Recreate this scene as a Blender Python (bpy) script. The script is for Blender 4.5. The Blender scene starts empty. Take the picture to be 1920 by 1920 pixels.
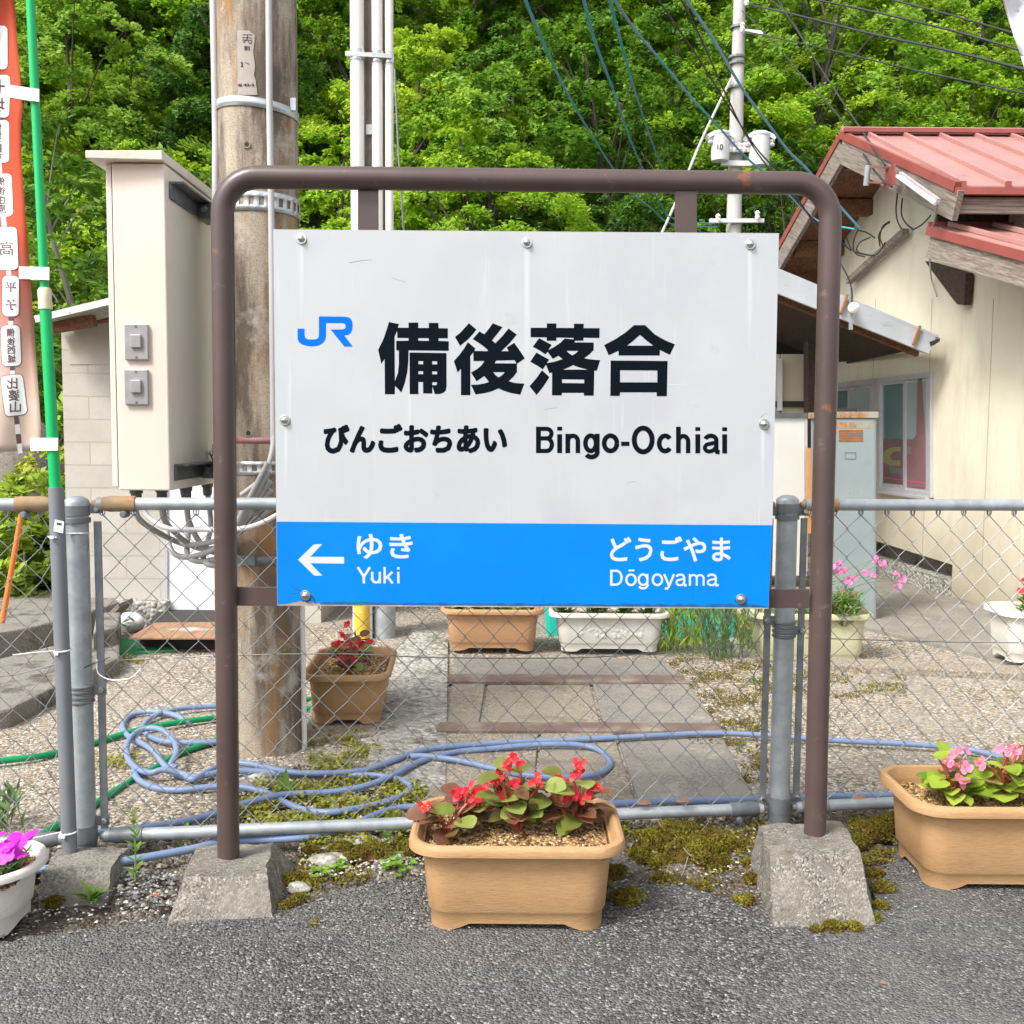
import bpy, bmesh, math, random
import numpy as np
from mathutils import Vector, Matrix
R = math.radians
random.seed(7); rng = np.random.default_rng(7)
S = bpy.context.scene
C = S.collection

# ------------------------------------------------------------------ camera
CAM_H, PITCH, ROLL, FPX = 1.12, R(4.4), R(0.42), 1925.0
_f = np.array([0, math.cos(PITCH), -math.sin(PITCH)])
_u0 = np.array([0, math.sin(PITCH), math.cos(PITCH)])
_r0 = np.array([1.0, 0, 0])
_r = math.cos(ROLL)*_r0 + math.sin(ROLL)*_u0
_u = math.cos(ROLL)*_u0 - math.sin(ROLL)*_r0
EYE = np.array([0, 0, CAM_H])
cd = bpy.data.cameras.new('camera'); cam = bpy.data.objects.new('camera', cd); C.objects.link(cam)
cd.sensor_fit = 'HORIZONTAL'; cd.sensor_width = 36; cd.lens = 36*FPX/1920
cd.clip_start = 0.05; cd.clip_end = 1000
cam.matrix_world = Matrix(((_r[0], _u[0], -_f[0], 0), (_r[1], _u[1], -_f[1], 0), (_r[2], _u[2], -_f[2], CAM_H), (0, 0, 0, 1)))
S.camera = cam

# ------------------------------------------------------------------ sky, sun, exposure
SUN_EL, SUN_AZ = R(50), R(228)      # azimuth: clockwise from +Y (behind the viewer, to the left)
w = bpy.data.worlds.new('World'); S.world = w; w.use_nodes = True
nt = w.node_tree; bg = nt.nodes['Background']
sky = nt.nodes.new('ShaderNodeTexSky'); sky.sky_type = 'NISHITA'; sky.sun_disc = False
sky.sun_elevation = SUN_EL; sky.sun_rotation = SUN_AZ; sky.air_density = 1.0; sky.dust_density = 4.0
hs = nt.nodes.new('ShaderNodeHueSaturation'); hs.inputs['Saturation'].default_value = 0.25
nt.links.new(sky.outputs[0], hs.inputs['Color']); nt.links.new(hs.outputs[0], bg.inputs[0])
bg.inputs[1].default_value = 0.15
sl = bpy.data.lights.new('sun', 'SUN'); sl.energy = 1.5; sl.angle = R(14); sl.color = (1, .96, .9)
so = bpy.data.objects.new('sun', sl); C.objects.link(so)
sd = Vector((math.sin(SUN_AZ)*math.cos(SUN_EL), math.cos(SUN_AZ)*math.cos(SUN_EL), math.sin(SUN_EL)))
so.rotation_euler = (-sd).to_track_quat('-Z', 'Y').to_euler(); so.location = (-4, -6, 12)
S.view_settings.view_transform = 'Standard'; S.view_settings.look = 'None'
S.view_settings.exposure = 1.07; S.view_settings.gamma = 1.0
S.cycles.use_denoising = True
S.cycles.max_bounces = 8; S.cycles.transparent_max_bounces = 8

# ------------------------------------------------------------------ helpers: pixels of the photo -> points of the place
def ray(x, y): return _f + _r*((x-960)/FPX) - _u*((y-960)/FPX)
def P(x, y, Y):
    d = ray(x, y); return EYE + d*(Y/d[1])
def G(x, y, z=0.0):
    d = ray(x, y); return EYE + d*((z-CAM_H)/d[2])
def on_cyl(x, y, cx, cy, rad):
    d = ray(x, y); a = d[0]**2+d[1]**2; b = -2*(d[0]*cx+d[1]*cy); c = cx*cx+cy*cy-rad*rad
    q = max(b*b-4*a*c, 0); t = (-b-math.sqrt(q))/(2*a); return EYE+d*t

# ------------------------------------------------------------------ helpers: materials
def new_mat(name):
    m = bpy.data.materials.new(name); m.use_nodes = True
    return m, m.node_tree, m.node_tree.nodes['Principled BSDF']
def c4(c): return (c[0], c[1], c[2], 1) if len(c) == 3 else c
class N:
    """tiny node-graph writer"""
    def __init__(s, nt): s.nt = nt; s.tc = nt.nodes.new('ShaderNodeTexCoord')
    def link(s, a, b): s.nt.links.new(a, b)
    def coord(s, scale=(1, 1, 1), loc=(0, 0, 0)):
        m = s.nt.nodes.new('ShaderNodeMapping'); m.inputs['Scale'].default_value = scale; m.inputs['Location'].default_value = loc
        s.link(s.tc.outputs['Object'], m.inputs[0]); return m.outputs[0]
    def noise(s, scale, detail=4, rough=.6, stretch=(1, 1, 1), loc=(0, 0, 0), out='Fac'):
        n = s.nt.nodes.new('ShaderNodeTexNoise'); n.inputs['Scale'].default_value = scale
        n.inputs['Detail'].default_value = detail; n.inputs['Roughness'].default_value = rough
        s.link(s.coord(stretch, loc), n.inputs['Vector']); return n.outputs[out]
    def voro(s, scale, out='Color', stretch=(1, 1, 1), feature='F1'):
        n = s.nt.nodes.new('ShaderNodeTexVoronoi'); n.inputs['Scale'].default_value = scale; n.feature = feature
        s.link(s.coord(stretch), n.inputs['Vector']); return n.outputs[out]
    def ramp(s, fac, stops, interp='LINEAR'):
        n = s.nt.nodes.new('ShaderNodeValToRGB'); r = n.color_ramp; r.interpolation = interp
        while len(r.elements) < len(stops): r.elements.new(.5)
        for e, (p, c) in zip(r.elements, stops):
            e.position = p; e.color = c4(c) if not isinstance(c, (int, float)) else (c, c, c, 1)
        s.link(fac, n.inputs[0]); return n.outputs[0]
    def mix(s, fac, a, b, mode='MIX'):
        n = s.nt.nodes.new('ShaderNodeMix'); n.data_type = 'RGBA'; n.blend_type = mode
        for k, v in ((0, fac), (6, a), (7, b)):
            if isinstance(v, (int, float)): n.inputs[k].default_value = v
            elif isinstance(v, tuple): n.inputs[k].default_value = c4(v)
            else: s.link(v, n.inputs[k])
        return n.outputs[2]
    def math(s, op, a, b=0.0):
        n = s.nt.nodes.new('ShaderNodeMath'); n.operation = op
        for k, v in ((0, a), (1, b)):
            if isinstance(v, (int, float)): n.inputs[k].default_value = v
            else: s.link(v, n.inputs[k])
        return n.outputs[0]
    def bump(s, h, strength, dist, bsdf):
        n = s.nt.nodes.new('ShaderNodeBump'); n.inputs['Strength'].default_value = strength; n.inputs['Distance'].default_value = dist
        s.link(h, n.inputs['Height']); s.link(n.outputs[0], bsdf.inputs['Normal'])
    def attr(s, name):
        n = s.nt.nodes.new('ShaderNodeAttribute'); n.attribute_name = name; return n.outputs['Fac']
    def objrand(s):
        return s.nt.nodes.new('ShaderNodeObjectInfo').outputs['Random']
    def sep(s, axis):
        n = s.nt.nodes.new('ShaderNodeSeparateXYZ'); s.link(s.tc.outputs['Object'], n.inputs[0]); return n.outputs[axis]

def paint(name, c1, c2=None, scale=6, rough=.5, metal=0, spots=(), bump=None, spec=.5):
    """c1..c2 by noise; spots = (colour, scale, lo, hi, stretch); bump = (scale, strength, dist)"""
    m, nt, b = new_mat(name); n = N(nt)
    col = n.mix(n.ramp(n.noise(scale), [(.35, 0.), (.65, 1.)]), c1, c2 or c1)
    for k, sp in enumerate(spots):
        col = n.mix(n.ramp(n.noise(sp[1], 6, .65, sp[4] if len(sp) > 4 else (1, 1, 1), (k*3.1, 1.7*k, 0)), [(sp[2], 0.), (sp[3], 1.)]), col, sp[0])
    n.link(col, b.inputs['Base Color']); b.inputs['Roughness'].default_value = rough; b.inputs['Metallic'].default_value = metal
    b.inputs['Specular IOR Level'].default_value = spec
    if bump: n.bump(n.noise(bump[0], 5), bump[1], bump[2], b)
    return m

def stony(name, stops, scale, patch=((.5, .5, .5), 3, .45, .6), extra=(), bump=.6, dist=.004, rough=.95):
    """aggregate surface: every voronoi cell a stone with its own colour"""
    m, nt, b = new_mat(name); n = N(nt)
    cell = n.voro(scale); g = n.nt.nodes.new('ShaderNodeSeparateColor'); n.link(cell, g.inputs[0])
    col = n.ramp(g.outputs[0], stops, 'CONSTANT' if len(stops) > 3 else 'LINEAR')
    fine = n.ramp(n.noise(scale*2.5, 3, .7), [(.3, .55), (.7, 1.25)])
    col = n.mix(1.0, col, fine, 'MULTIPLY')
    big = n.ramp(n.noise(patch[1], 5, .65), [(patch[2], 0.), (patch[3], 1.)])
    col = n.mix(n.math('MULTIPLY', big, .75), col, patch[0])
    for k, sp in enumerate(extra):
        col = n.mix(n.ramp(n.noise(sp[1], 6, .7, (1, 1, 1), (5+k*3.3, 2.1*k, 1)), [(sp[2], 0.), (sp[3], 1.)]), col, sp[0])
    n.link(col, b.inputs['Base Color']); b.inputs['Roughness'].default_value = rough; b.inputs['Specular IOR Level'].default_value = .25
    h = n.math('ADD', n.math('MULTIPLY', g.outputs[1], .6), n.math('ADD', n.math('MULTIPLY', n.voro(scale, 'Distance'), -1.2), n.noise(scale*.3, 4)))
    n.bump(h, bump, dist, b)
    return m

def leafy(name, dark, mid, light, transl=.35, rough=.55, patch=.9, perobj=True):
    m, nt, b = new_mat(name); n = N(nt)
    fac = n.math('ADD', n.math('MULTIPLY', n.attr('tint'), .55), n.math('MULTIPLY', n.noise(patch, 3), .45))
    if perobj: fac = n.math('ADD', fac, n.math('MULTIPLY', n.math('SUBTRACT', n.objrand(), .5), .35))
    col = n.ramp(fac, [(.22, dark), (.5, mid), (.8, light)])
    n.link(col, b.inputs['Base Color']); b.inputs['Roughness'].default_value = rough; b.inputs['Specular IOR Level'].default_value = .3
    t = nt.nodes.new('ShaderNodeBsdfTranslucent'); n.link(col, t.inputs[0])
    mx = nt.nodes.new('ShaderNodeMixShader'); mx.inputs[0].default_value = transl
    n.link(b.outputs[0], mx.inputs[1]); n.link(t.outputs[0], mx.inputs[2])
    n.link(mx.outputs[0], nt.nodes['Material Output'].inputs[0])
    return m

# ------------------------------------------------------------------ helpers: meshes and objects
OFF = {}
def off(o): return OFF.get(o.name, (0, 0, 0)) if o else (0, 0, 0)
def tag(o, label=None, cat=None, group=None, kind=None):
    if label: o['label'] = label
    if cat: o['category'] = cat
    if group: o['group'] = group
    if kind: o['kind'] = kind
    return o
def thing(name, loc, label, cat, group=None):
    o = bpy.data.objects.new(name, None); o.empty_display_size = .1; C.objects.link(o)
    o.location = tuple(loc); OFF[o.name] = tuple(loc)
    return tag(o, label, cat, group)
class MB:
    def __init__(s): s.v = []; s.f = []; s.t = []
    def add(s, vs, fs, tint=.5):
        k = len(s.v); s.v += [tuple(map(float, p)) for p in vs]; s.f += [tuple(i+k for i in f) for f in fs]; s.t += [tint]*len(vs); return s
    def hexa(s, p):   # 8 corners: bottom 0-3, top 4-7
        return s.add(p, [(3, 2, 1, 0), (4, 5, 6, 7), (0, 1, 5, 4), (1, 2, 6, 5), (2, 3, 7, 6), (3, 0, 4, 7)])
    def box(s, c, d, rz=0, rx=0, ry=0):
        M = Matrix.Rotation(rz, 3, 'Z') @ Matrix.Rotation(ry, 3, 'Y') @ Matrix.Rotation(rx, 3, 'X')
        ps = [M @ Vector((a*d[0]/2, b*d[1]/2, e*d[2]/2)) + Vector(c) for e in (-1, 1) for a, b in ((-1, -1), (1, -1), (1, 1), (-1, 1))]
        return s.hexa(ps)
    def beam(s, a, b, wd, ht, up=(0, 0, 1)):   # rectangular bar from a to b
        a = Vector(a); b = Vector(b); d = (b-a).normalized(); sd = d.cross(Vector(up)).normalized(); uu = sd.cross(d)
        ps = [p+sd*x*wd/2+uu*z*ht/2 for z in (-1, 1) for p, x in ((a, -1), (a, 1), (b, 1), (b, -1))]
        return s.hexa(ps)
    def prism(s, poly, vec):
        n = len(poly); a = [Vector(p) for p in poly]; b = [p+Vector(vec) for p in a]
        return s.add(a+b, [tuple(range(n-1, -1, -1)), tuple(range(n, 2*n))]+[(i, (i+1) % n, n+(i+1) % n, n+i) for i in range(n)])
    def tube(s, pts, r, k=8, cap=True, closed=False, tint=.5):
        pts = [Vector(p) for p in pts]; n = len(pts); rs = r if isinstance(r, (list, tuple)) else [r]*n
        prev = None; vs = []
        for i, p in enumerate(pts):
            a = pts[(i-1) % n] if (closed or i > 0) else p; b = pts[(i+1) % n] if (closed or i < n-1) else p
            t = (b-a).normalized() if (b-a).length > 1e-9 else Vector((0, 0, 1))
            if prev is None:
                q = Vector((0, 0, 1)) if abs(t.z) < .9 else Vector((1, 0, 0)); u = t.cross(q).normalized()
            else: u = (prev - t*prev.dot(t)).normalized()
            prev = u; v = t.cross(u)
            vs += [p+(u*math.cos(j*2*math.pi/k)+v*math.sin(j*2*math.pi/k))*rs[i] for j in range(k)]
        fs = []
        for i in range(n if closed else n-1):
            i2 = (i+1) % n
            fs += [(i*k+j, i*k+(j+1) % k, i2*k+(j+1) % k, i2*k+j) for j in range(k)]
        if cap and not closed: fs += [tuple(range(k-1, -1, -1)), tuple((n-1)*k+j for j in range(k))]
        return s.add(vs, fs, tint)
    def cyl(s, c, r, z0, z1, k=24, r2=None): return s.tube([(c[0], c[1], z0), (c[0], c[1], z1)], [r, r if r2 is None else r2], k)
    def lathe(s, c, prof, k=24, axis='Z'):   # prof: (radius, height)
        vs = []
        for (r, h) in prof:
            for j in range(k):
                a = j*2*math.pi/k
                if axis == 'Z': vs.append((c[0]+r*math.cos(a), c[1]+r*math.sin(a), c[2]+h))
                elif axis == 'Y': vs.append((c[0]+r*math.cos(a), c[1]+h, c[2]+r*math.sin(a)))
                else: vs.append((c[0]+h, c[1]+r*math.cos(a), c[2]+r*math.sin(a)))
        m = len(prof); fs = [(i*k+j, i*k+(j+1) % k, (i+1)*k+(j+1) % k, (i+1)*k+j) for i in range(m-1) for j in range(k)]
        fs += [tuple(range(k-1, -1, -1)), tuple((m-1)*k+j for j in range(k))]
        return s.add(vs, fs)
    def build(s, name, mat, parent=None, smooth=False, bevel=0, base=None):
        me = bpy.data.meshes.new(name); v = np.array(s.v, float)
        if parent is not None: o3 = np.array(off(parent))
        else: o3 = np.array(base) if base is not None else np.array([(v[:, 0].min()+v[:, 0].max())/2, (v[:, 1].min()+v[:, 1].max())/2, v[:, 2].min()])
        me.from_pydata((v-o3).tolist(), [], s.f)
        if len(set(s.t)) > 1:
            a = me.attributes.new('tint', 'FLOAT', 'POINT'); a.data.foreach_set('value', s.t)
        bm = bmesh.new(); bm.from_mesh(me); bmesh.ops.recalc_face_normals(bm, faces=bm.faces); bm.to_mesh(me); bm.free()
        if smooth:
            me.polygons.foreach_set('use_smooth', [True]*len(me.polygons))
        me.materials.append(mat)
        o = bpy.data.objects.new(name, me); C.objects.link(o); OFF[o.name] = tuple(o3)
        if parent is not None: o.parent = parent
        else: o.location = tuple(o3)
        if bevel:
            b = o.modifiers.new('b', 'BEVEL'); b.width = bevel; b.segments = 2; b.limit_method = 'ANGLE'; b.angle_limit = R(35)
        if smooth:
            e = o.modifiers.new('e', 'EDGE_SPLIT'); e.split_angle = R(42)
        return o
def smoothpts(pts, n=8):
    p = [np.array(q, float) for q in pts]; p = [2*p[0]-p[1]]+p+[2*p[-1]-p[-2]]; out = []
    for i in range(1, len(p)-2):
        for k in range(n):
            t = k/n; out.append(.5*((2*p[i])+(-p[i-1]+p[i+1])*t+(2*p[i-1]-5*p[i]+4*p[i+1]-p[i+2])*t*t+(-p[i-1]+3*p[i]-3*p[i+1]+p[i+2])*t**3))
    out.append(p[-2]); return out
def copy_tree(o, parent=None, loc=None, rz=None, scale=None):
    c = o.copy(); C.objects.link(c); OFF[c.name] = off(o)
    if parent is not None: c.parent = parent
    if loc is not None: c.location = tuple(loc)
    if rz is not None: c.rotation_euler = (0, 0, rz)
    if scale is not None: c.scale = (scale,)*3 if isinstance(scale, (int, float)) else scale
    for ch in [x for x in C.objects if x.parent == o]: copy_tree(ch, c)
    return c
def structure(o): o['kind'] = 'structure'; return o
def rock_mb(c, d, seed, sub=3, rough=.18):
    bm = bmesh.new(); bmesh.ops.create_icosphere(bm, subdivisions=sub, radius=1); rr = random.Random(seed)
    ks = [(Vector((rr.uniform(-1, 1), rr.uniform(-1, 1), rr.uniform(-1, 1)))*3, rr.uniform(0, 6)) for _ in range(7)]
    m = MB(); vs = []
    for v in bm.verts:
        s = 1+rough*sum(math.sin(k.dot(v.co)+p) for k, p in ks)/2.5
        vs.append((c[0]+v.co.x*s*d[0], c[1]+v.co.y*s*d[1], c[2]+v.co.z*s*d[2]))
    m.add(vs, [tuple(v.index for v in f.verts) for f in bm.faces]); bm.free(); return m

# ------------------------------------------------------------------ materials
M_brown = paint('brown_paint', (.070, .046, .042), (.088, .058, .052), 5, .33, spots=[((.16, .12, .11), 60, .68, .74), ((.19, .075, .045), 9, .645, .675), ((.13, .095, .085), 25, .62, .70)], bump=(90, .06, .002))
M_signw = paint('white_sheeting', (.43, .455, .475), (.47, .49, .505), 3, .33, spots=[((.36, .375, .375), 12, .66, .80), ((.42, .42, .46), 2.2, .52, .72), ((.56, .58, .60), 4, .60, .8, (14, 14, .8))], bump=(600, .05, .0006))
M_signb = paint('blue_sheeting', (.0, .175, .70), (.0, .20, .76), 4, .45, spec=.15, spots=[((.0, .125, .54), 9, .66, .82, (9, 9, 1))], bump=(600, .05, .0006))
M_ink = paint('black_vinyl', (.003, .006, .010), None, 4, .7, spec=.05)
M_jr = paint('blue_vinyl', (.0, .135, .66), None, 4, .5, spec=.1)
M_whitev = paint('white_vinyl', (.52, .56, .61), (.57, .60, .64), 8, .4)
M_edge = paint('panel_edge', (.30, .24, .22), (.42, .42, .40), 20, .6)
M_steel = paint('stainless', (.52, .52, .49), (.66, .66, .64), 30, .28, 1.0)
M_galv = paint('galvanised', (.32, .355, .375), (.44, .475, .50), 22, .45, .35, spots=[((.50, .52, .53), 60, .62, .72), ((.20, .21, .21), 4, .6, .8)])
M_galvd = paint('dull_zinc', (.15, .165, .175), (.23, .25, .26), 18, .5, .3)
M_wire = paint('mesh_wire', (.20, .208, .212), (.29, .30, .305), 6, .45, .35)
M_rusty = paint('rusty_sleeve', (.33, .22, .12), (.44, .31, .19), 14, .75, .2, spots=[((.32, .12, .03), 9, .5, .62), ((.14, .13, .12), 20, .58, .68)], bump=(80, .2, .002))
M_tan = None
def planter_plastic(name, a, b, dirt):
    m, nt, bs = new_mat(name); n = N(nt)
    col = n.mix(n.ramp(n.noise(5), [(.35, 0.), (.65, 1.)]), a, b)
    gr = n.noise(40, 5, .7, (1, 1, 9)); col = n.mix(n.math('MULTIPLY', n.ramp(gr, [(.42, 0.), (.75, 1.)]), .5), col, dirt)
    col = n.mix(n.math('MULTIPLY', n.ramp(n.noise(11, 6, .7), [(.6, 0.), (.78, 1.)]), .5), col, dirt)
    n.link(col, bs.inputs['Base Color']); bs.inputs['Roughness'].default_value = .55; bs.inputs['Specular IOR Level'].default_value = .35
    n.bump(n.math('ADD', gr, n.noise(300, 2)), .45, .002, bs); return m
M_tan = planter_plastic('tan_plastic', (.43, .255, .118), (.465, .28, .135), (.25, .145, .07))
M_terra = planter_plastic('brown_plastic', (.45, .255, .125), (.49, .285, .15), (.27, .145, .07))
M_wpl = planter_plastic('white_plastic', (.66, .64, .58), (.72, .70, .65), (.42, .39, .31))
M_cpl = planter_plastic('yellowed_plastic', (.52, .50, .30), (.60, .58, .40), (.30, .32, .15))
M_soil = stony('bark_soil', [(0, (.14, .08, .035)), (.2, (.45, .28, .12)), (.5, (.58, .38, .18)), (.74, (.32, .18, .08)), (.86, (.68, .50, .27))], 110, ((.20, .11, .05), 14, .56, .66), bump=1.0, dist=.008)
M_blockc = stony('weathered_concrete', [(0, (.10, .09, .075)), (.2, (.21, .19, .16)), (.45, (.28, .26, .225)), (.7, (.155, .14, .12)), (.86, (.40, .38, .34))], 240, ((.24, .22, .19), 7, .42, .6), [((.10, .09, .07), 12, .54, .66), ((.50, .48, .44), 16, .66, .74), ((.13, .11, .03), 5, .66, .72), ((.17, .155, .13), 40, .5, .6)], .55, .0025)
M_block2 = stony('grey_concrete', [(0, (.15, .14, .12)), (.3, (.25, .23, .20)), (.6, (.30, .28, .245)), (.85, (.21, .195, .17))], 170, ((.24, .22, .19), 5, .42, .6), [((.085, .078, .065), 6, .52, .64), ((.13, .12, .03), 8, .66, .74)], .5, .003)
M_asph = stony('asphalt', [(0, (.055, .054, .053)), (.2, (.115, .112, .109)), (.42, (.16, .155, .15)), (.62, (.085, .083, .082)), (.8, (.205, .20, .192)), (.93, (.37, .36, .345))], 165, ((.175, .168, .158), 1.7, .42, .66), [((.085, .083, .081), 1.1, .55, .68), ((.24, .225, .205), 3.5, .64, .80), ((.075, .072, .068), 9, .62, .74)], 1.0, .006)
M_yard = stony('exposed_aggregate', [(0, (.15, .12, .085)), (.15, (.42, .355, .27)), (.35, (.30, .245, .18)), (.52, (.56, .51, .425)), (.66, (.22, .18, .135)), (.82, (.45, .38, .29)), (.94, (.68, .64, .57))], 95, ((.36, .325, .275), 1.6, .44, .64), [((.19, .16, .12), 1.1, .54, .67), ((.46, .41, .335), 4, .64, .78), ((.19, .15, .05), 3.2, .62, .70), ((.12, .10, .075), 11, .64, .72)], .9, .006)
M_slab = stony('path_slab', [(0, (.22, .185, .14)), (.25, (.35, .30, .235)), (.5, (.29, .245, .19)), (.75, (.42, .365, .295))], 140, ((.27, .235, .19), 2.4, .44, .58), [((.19, .165, .13), 4, .55, .66), ((.44, .39, .31), 6, .62, .74)], .6, .003)
M_slabg = stony('grey_slab', [(0, (.20, .185, .16)), (.3, (.27, .25, .22)), (.6, (.31, .285, .25)), (.85, (.24, .222, .195))], 170, ((.29, .265, .225), 4, .44, .6), [((.40, .36, .29), 5, .60, .7), ((.18, .165, .14), 3, .58, .7)], .5, .003)
M_rough = stony('rough_concrete', [(0, (.22, .21, .18)), (.2, (.40, .385, .34)), (.45, (.30, .285, .25)), (.65, (.50, .48, .44)), (.85, (.26, .25, .21))], 40, ((.42, .40, .36), 9, .44, .58), [((.16, .15, .10), 8, .58, .68)], 1.0, .012)
M_dirt = stony('dirt', [(0, (.075, .062, .048)), (.3, (.16, .135, .105)), (.55, (.25, .22, .185)), (.8, (.12, .10, .08)), (.93, (.42, .39, .34))], 110, ((.12, .095, .065), 5, .46, .6), [((.30, .27, .23), 3, .55, .65), ((.10, .09, .02), 7, .62, .7)], 1.0, .008)
M_pole = None
def pole_concrete():
    m, nt, b = new_mat('stained_concrete'); n = N(nt)
    c = n.mix(n.ramp(n.noise(4), [(.35, 0.), (.65, 1.)]), (.35, .295, .22), (.42, .365, .285))
    sp = n.ramp(n.voro(170, 'Distance'), [(.15, .55), (.5, 1.1)]); c = n.mix(.8, c, sp, 'MULTIPLY')
    c = n.mix(n.math('MULTIPLY', n.ramp(n.noise(9, 6, .7, (1, 1, .16)), [(.45, 0.), (.60, 1.)]), .85), c, (.085, .062, .048))
    c = n.mix(n.math('MULTIPLY', n.ramp(n.noise(7, 5, .6, (1, 1, .25), (4, 2, 7)), [(.52, 0.), (.66, 1.)]), .75), c, (.33, .17, .055))
    c = n.mix(n.math('MULTIPLY', n.ramp(n.noise(5, 6, .7, (1, 1, .9), (1, 9, 3)), [(.58, 0.), (.68, 1.)]), .6), c, (.55, .53, .47))
    c = n.mix(n.ramp(n.noise(110, 3, .8), [(.66, 0.), (.72, 1.)]), c, (.11, .095, .08))
    n.link(c, b.inputs['Base Color']); b.inputs['Roughness'].default_value = .9; n.bump(n.noise(150, 4), .5, .002, b); return m
M_pole = pole_concrete()
M_cream = paint('cream_enamel', (.80, .72, .63), (.83, .755, .67), 2, .34, spots=[((.70, .60, .50), 4, .6, .85, (8, 8, .5))])
M_lid = paint('lid_enamel', (.78, .73, .66), (.66, .62, .53), 6, .45, spots=[((.45, .42, .30), 12, .6, .75)])
M_gap = paint('dark_gap', (.03, .026, .024), None, 5, .8)
M_plate = paint('brushed_plate', (.37, .375, .38), (.44, .445, .45), 20, .4, .2, bump=(200, .05, .001))
M_brk = paint('bracket_steel', (.10, .115, .125), (.17, .185, .195), 10, .5, .5)
M_grayp = paint('grey_vinyl_pipe', (.17, .185, .20), (.19, .205, .22), 4, .4)
M_green = paint('green_plastic', (.0, .42, .11), (.0, .47, .14), 5, .3)
M_joint = paint('cream_plastic', (.68, .60, .40), (.72, .65, .46), 8, .5)
M_cloth = None
def cloth():
    m, nt, b = new_mat('orange_cloth'); n = N(nt)
    c = n.mix(n.ramp(n.noise(3), [(.35, 0.), (.7, 1.)]), (.66, .105, .045), (.62, .075, .03))
    c = n.mix(n.ramp(n.sep(2), [(.0, 1.), (.45, 0.)]), c, (.62, .045, .028))
    pic = n.math('MULTIPLY', n.ramp(n.sep(0), [(-.0, 1.), (.06, 0.)]), n.ramp(n.sep(2), [(.1, .9), (.5, 0.)]))
    c = n.mix(pic, c, n.mix(n.noise(12), (.85, .75, .70), (.62, .50, .35)))
    n.link(c, b.inputs['Base Color']); b.inputs['Roughness'].default_value = .8
    t = nt.nodes.new('ShaderNodeBsdfTranslucent'); n.link(c, t.inputs[0]); mx = nt.nodes.new('ShaderNodeMixShader'); mx.inputs[0].default_value = .25
    n.link(b.outputs[0], mx.inputs[1]); n.link(t.outputs[0], mx.inputs[2]); n.link(mx.outputs[0], nt.nodes['Material Output'].inputs[0]); return m
M_cloth = cloth()
M_label = paint('white_cloth', (.80, .77, .76), (.84, .82, .81), 6, .8)
M_tab = paint('pale_tab', (.78, .77, .77), (.80, .72, .73), 14, .6)
M_bink = paint('plum_ink', (.13, .075, .085), None, 4, .8)
M_tie = paint('white_nylon', (.78, .78, .80), None, 4, .4)
M_blue = paint('blue_hose', (.16, .225, .38), (.20, .27, .43), 8, .42, spots=[((.27, .29, .34), 9, .62, .75)])
M_ghose = paint('green_hose', (.0, .22, .075), (.0, .27, .10), 8, .35)
M_grcab = paint('grey_cable', (.33, .325, .32), (.42, .415, .41), 6, .5)
M_conduit = paint('white_conduit', (.74, .72, .68), (.80, .78, .75), 3, .45, spots=[((.58, .55, .49), 5, .6, .8, (6, 6, .6))])
M_gconduit = paint('grey_conduit', (.45, .445, .45), (.52, .515, .52), 3, .5, spots=[((.30, .28, .27), 9, .6, .75)])
M_yellow = paint('yellow_guard', (.66, .42, .03), (.72, .48, .05), 8, .5, spots=[((.62, .58, .42), 20, .60, .66), ((.35, .22, .05), 9, .62, .72)])
M_dpole = paint('distant_pole', (.44, .43, .41), (.52, .51, .49), 3, .8, spots=[((.30, .29, .27), 6, .55, .7)])
M_trans = paint('pale_enamel', (.62, .63, .64), (.68, .69, .70), 4, .4)
M_twist = None
def twistwire():
    m, nt, b = new_mat('twisted_wire'); n = N(nt)
    c = n.mix(n.ramp(n.noise(2.2, 2), [(.42, 0.), (.56, 1.)]), (.02, .32, .34), (.12, .27, .46)); n.link(c, b.inputs['Base Color']); b.inputs['Roughness'].default_value = .5; return m
M_twist = twistwire()
M_black = paint('black_cable', (.02, .022, .025), (.035, .037, .04), 3, .5)
M_wall = None
def stucco():
    m, nt, b = new_mat('cream_stucco'); n = N(nt)
    c = n.mix(n.ramp(n.noise(1.3), [(.35, 0.), (.65, 1.)]), (.63, .575, .44), (.68, .635, .50))
    c = n.mix(n.math('MULTIPLY', n.ramp(n.noise(3, 6, .7, (1, 1, .35)), [(.52, 0.), (.75, 1.)]), .55), c, (.44, .37, .26))
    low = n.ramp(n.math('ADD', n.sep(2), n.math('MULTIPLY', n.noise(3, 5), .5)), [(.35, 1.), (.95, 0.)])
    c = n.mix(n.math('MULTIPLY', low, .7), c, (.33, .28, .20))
    c = n.mix(n.math('MULTIPLY', n.ramp(n.noise(7, 6, .75, (1, 1, .12), (3, 1, 5)), [(.58, 0.), (.76, 1.)]), .28), c, (.32, .27, .20))
    n.link(c, b.inputs['Base Color']); b.inputs['Roughness'].default_value = .9; n.bump(n.noise(130, 4), .5, .003, b); return m
M_wall = stucco()
M_roof = paint('red_roof', (.37, .185, .165), (.42, .225, .20), 2, .36, spots=[((.46, .27, .245), 5, .58, .8), ((.27, .10, .085), 9, .62, .75)])
M_roofd = paint('roof_trim', (.25, .060, .050), (.30, .075, .06), 6, .5)
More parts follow.
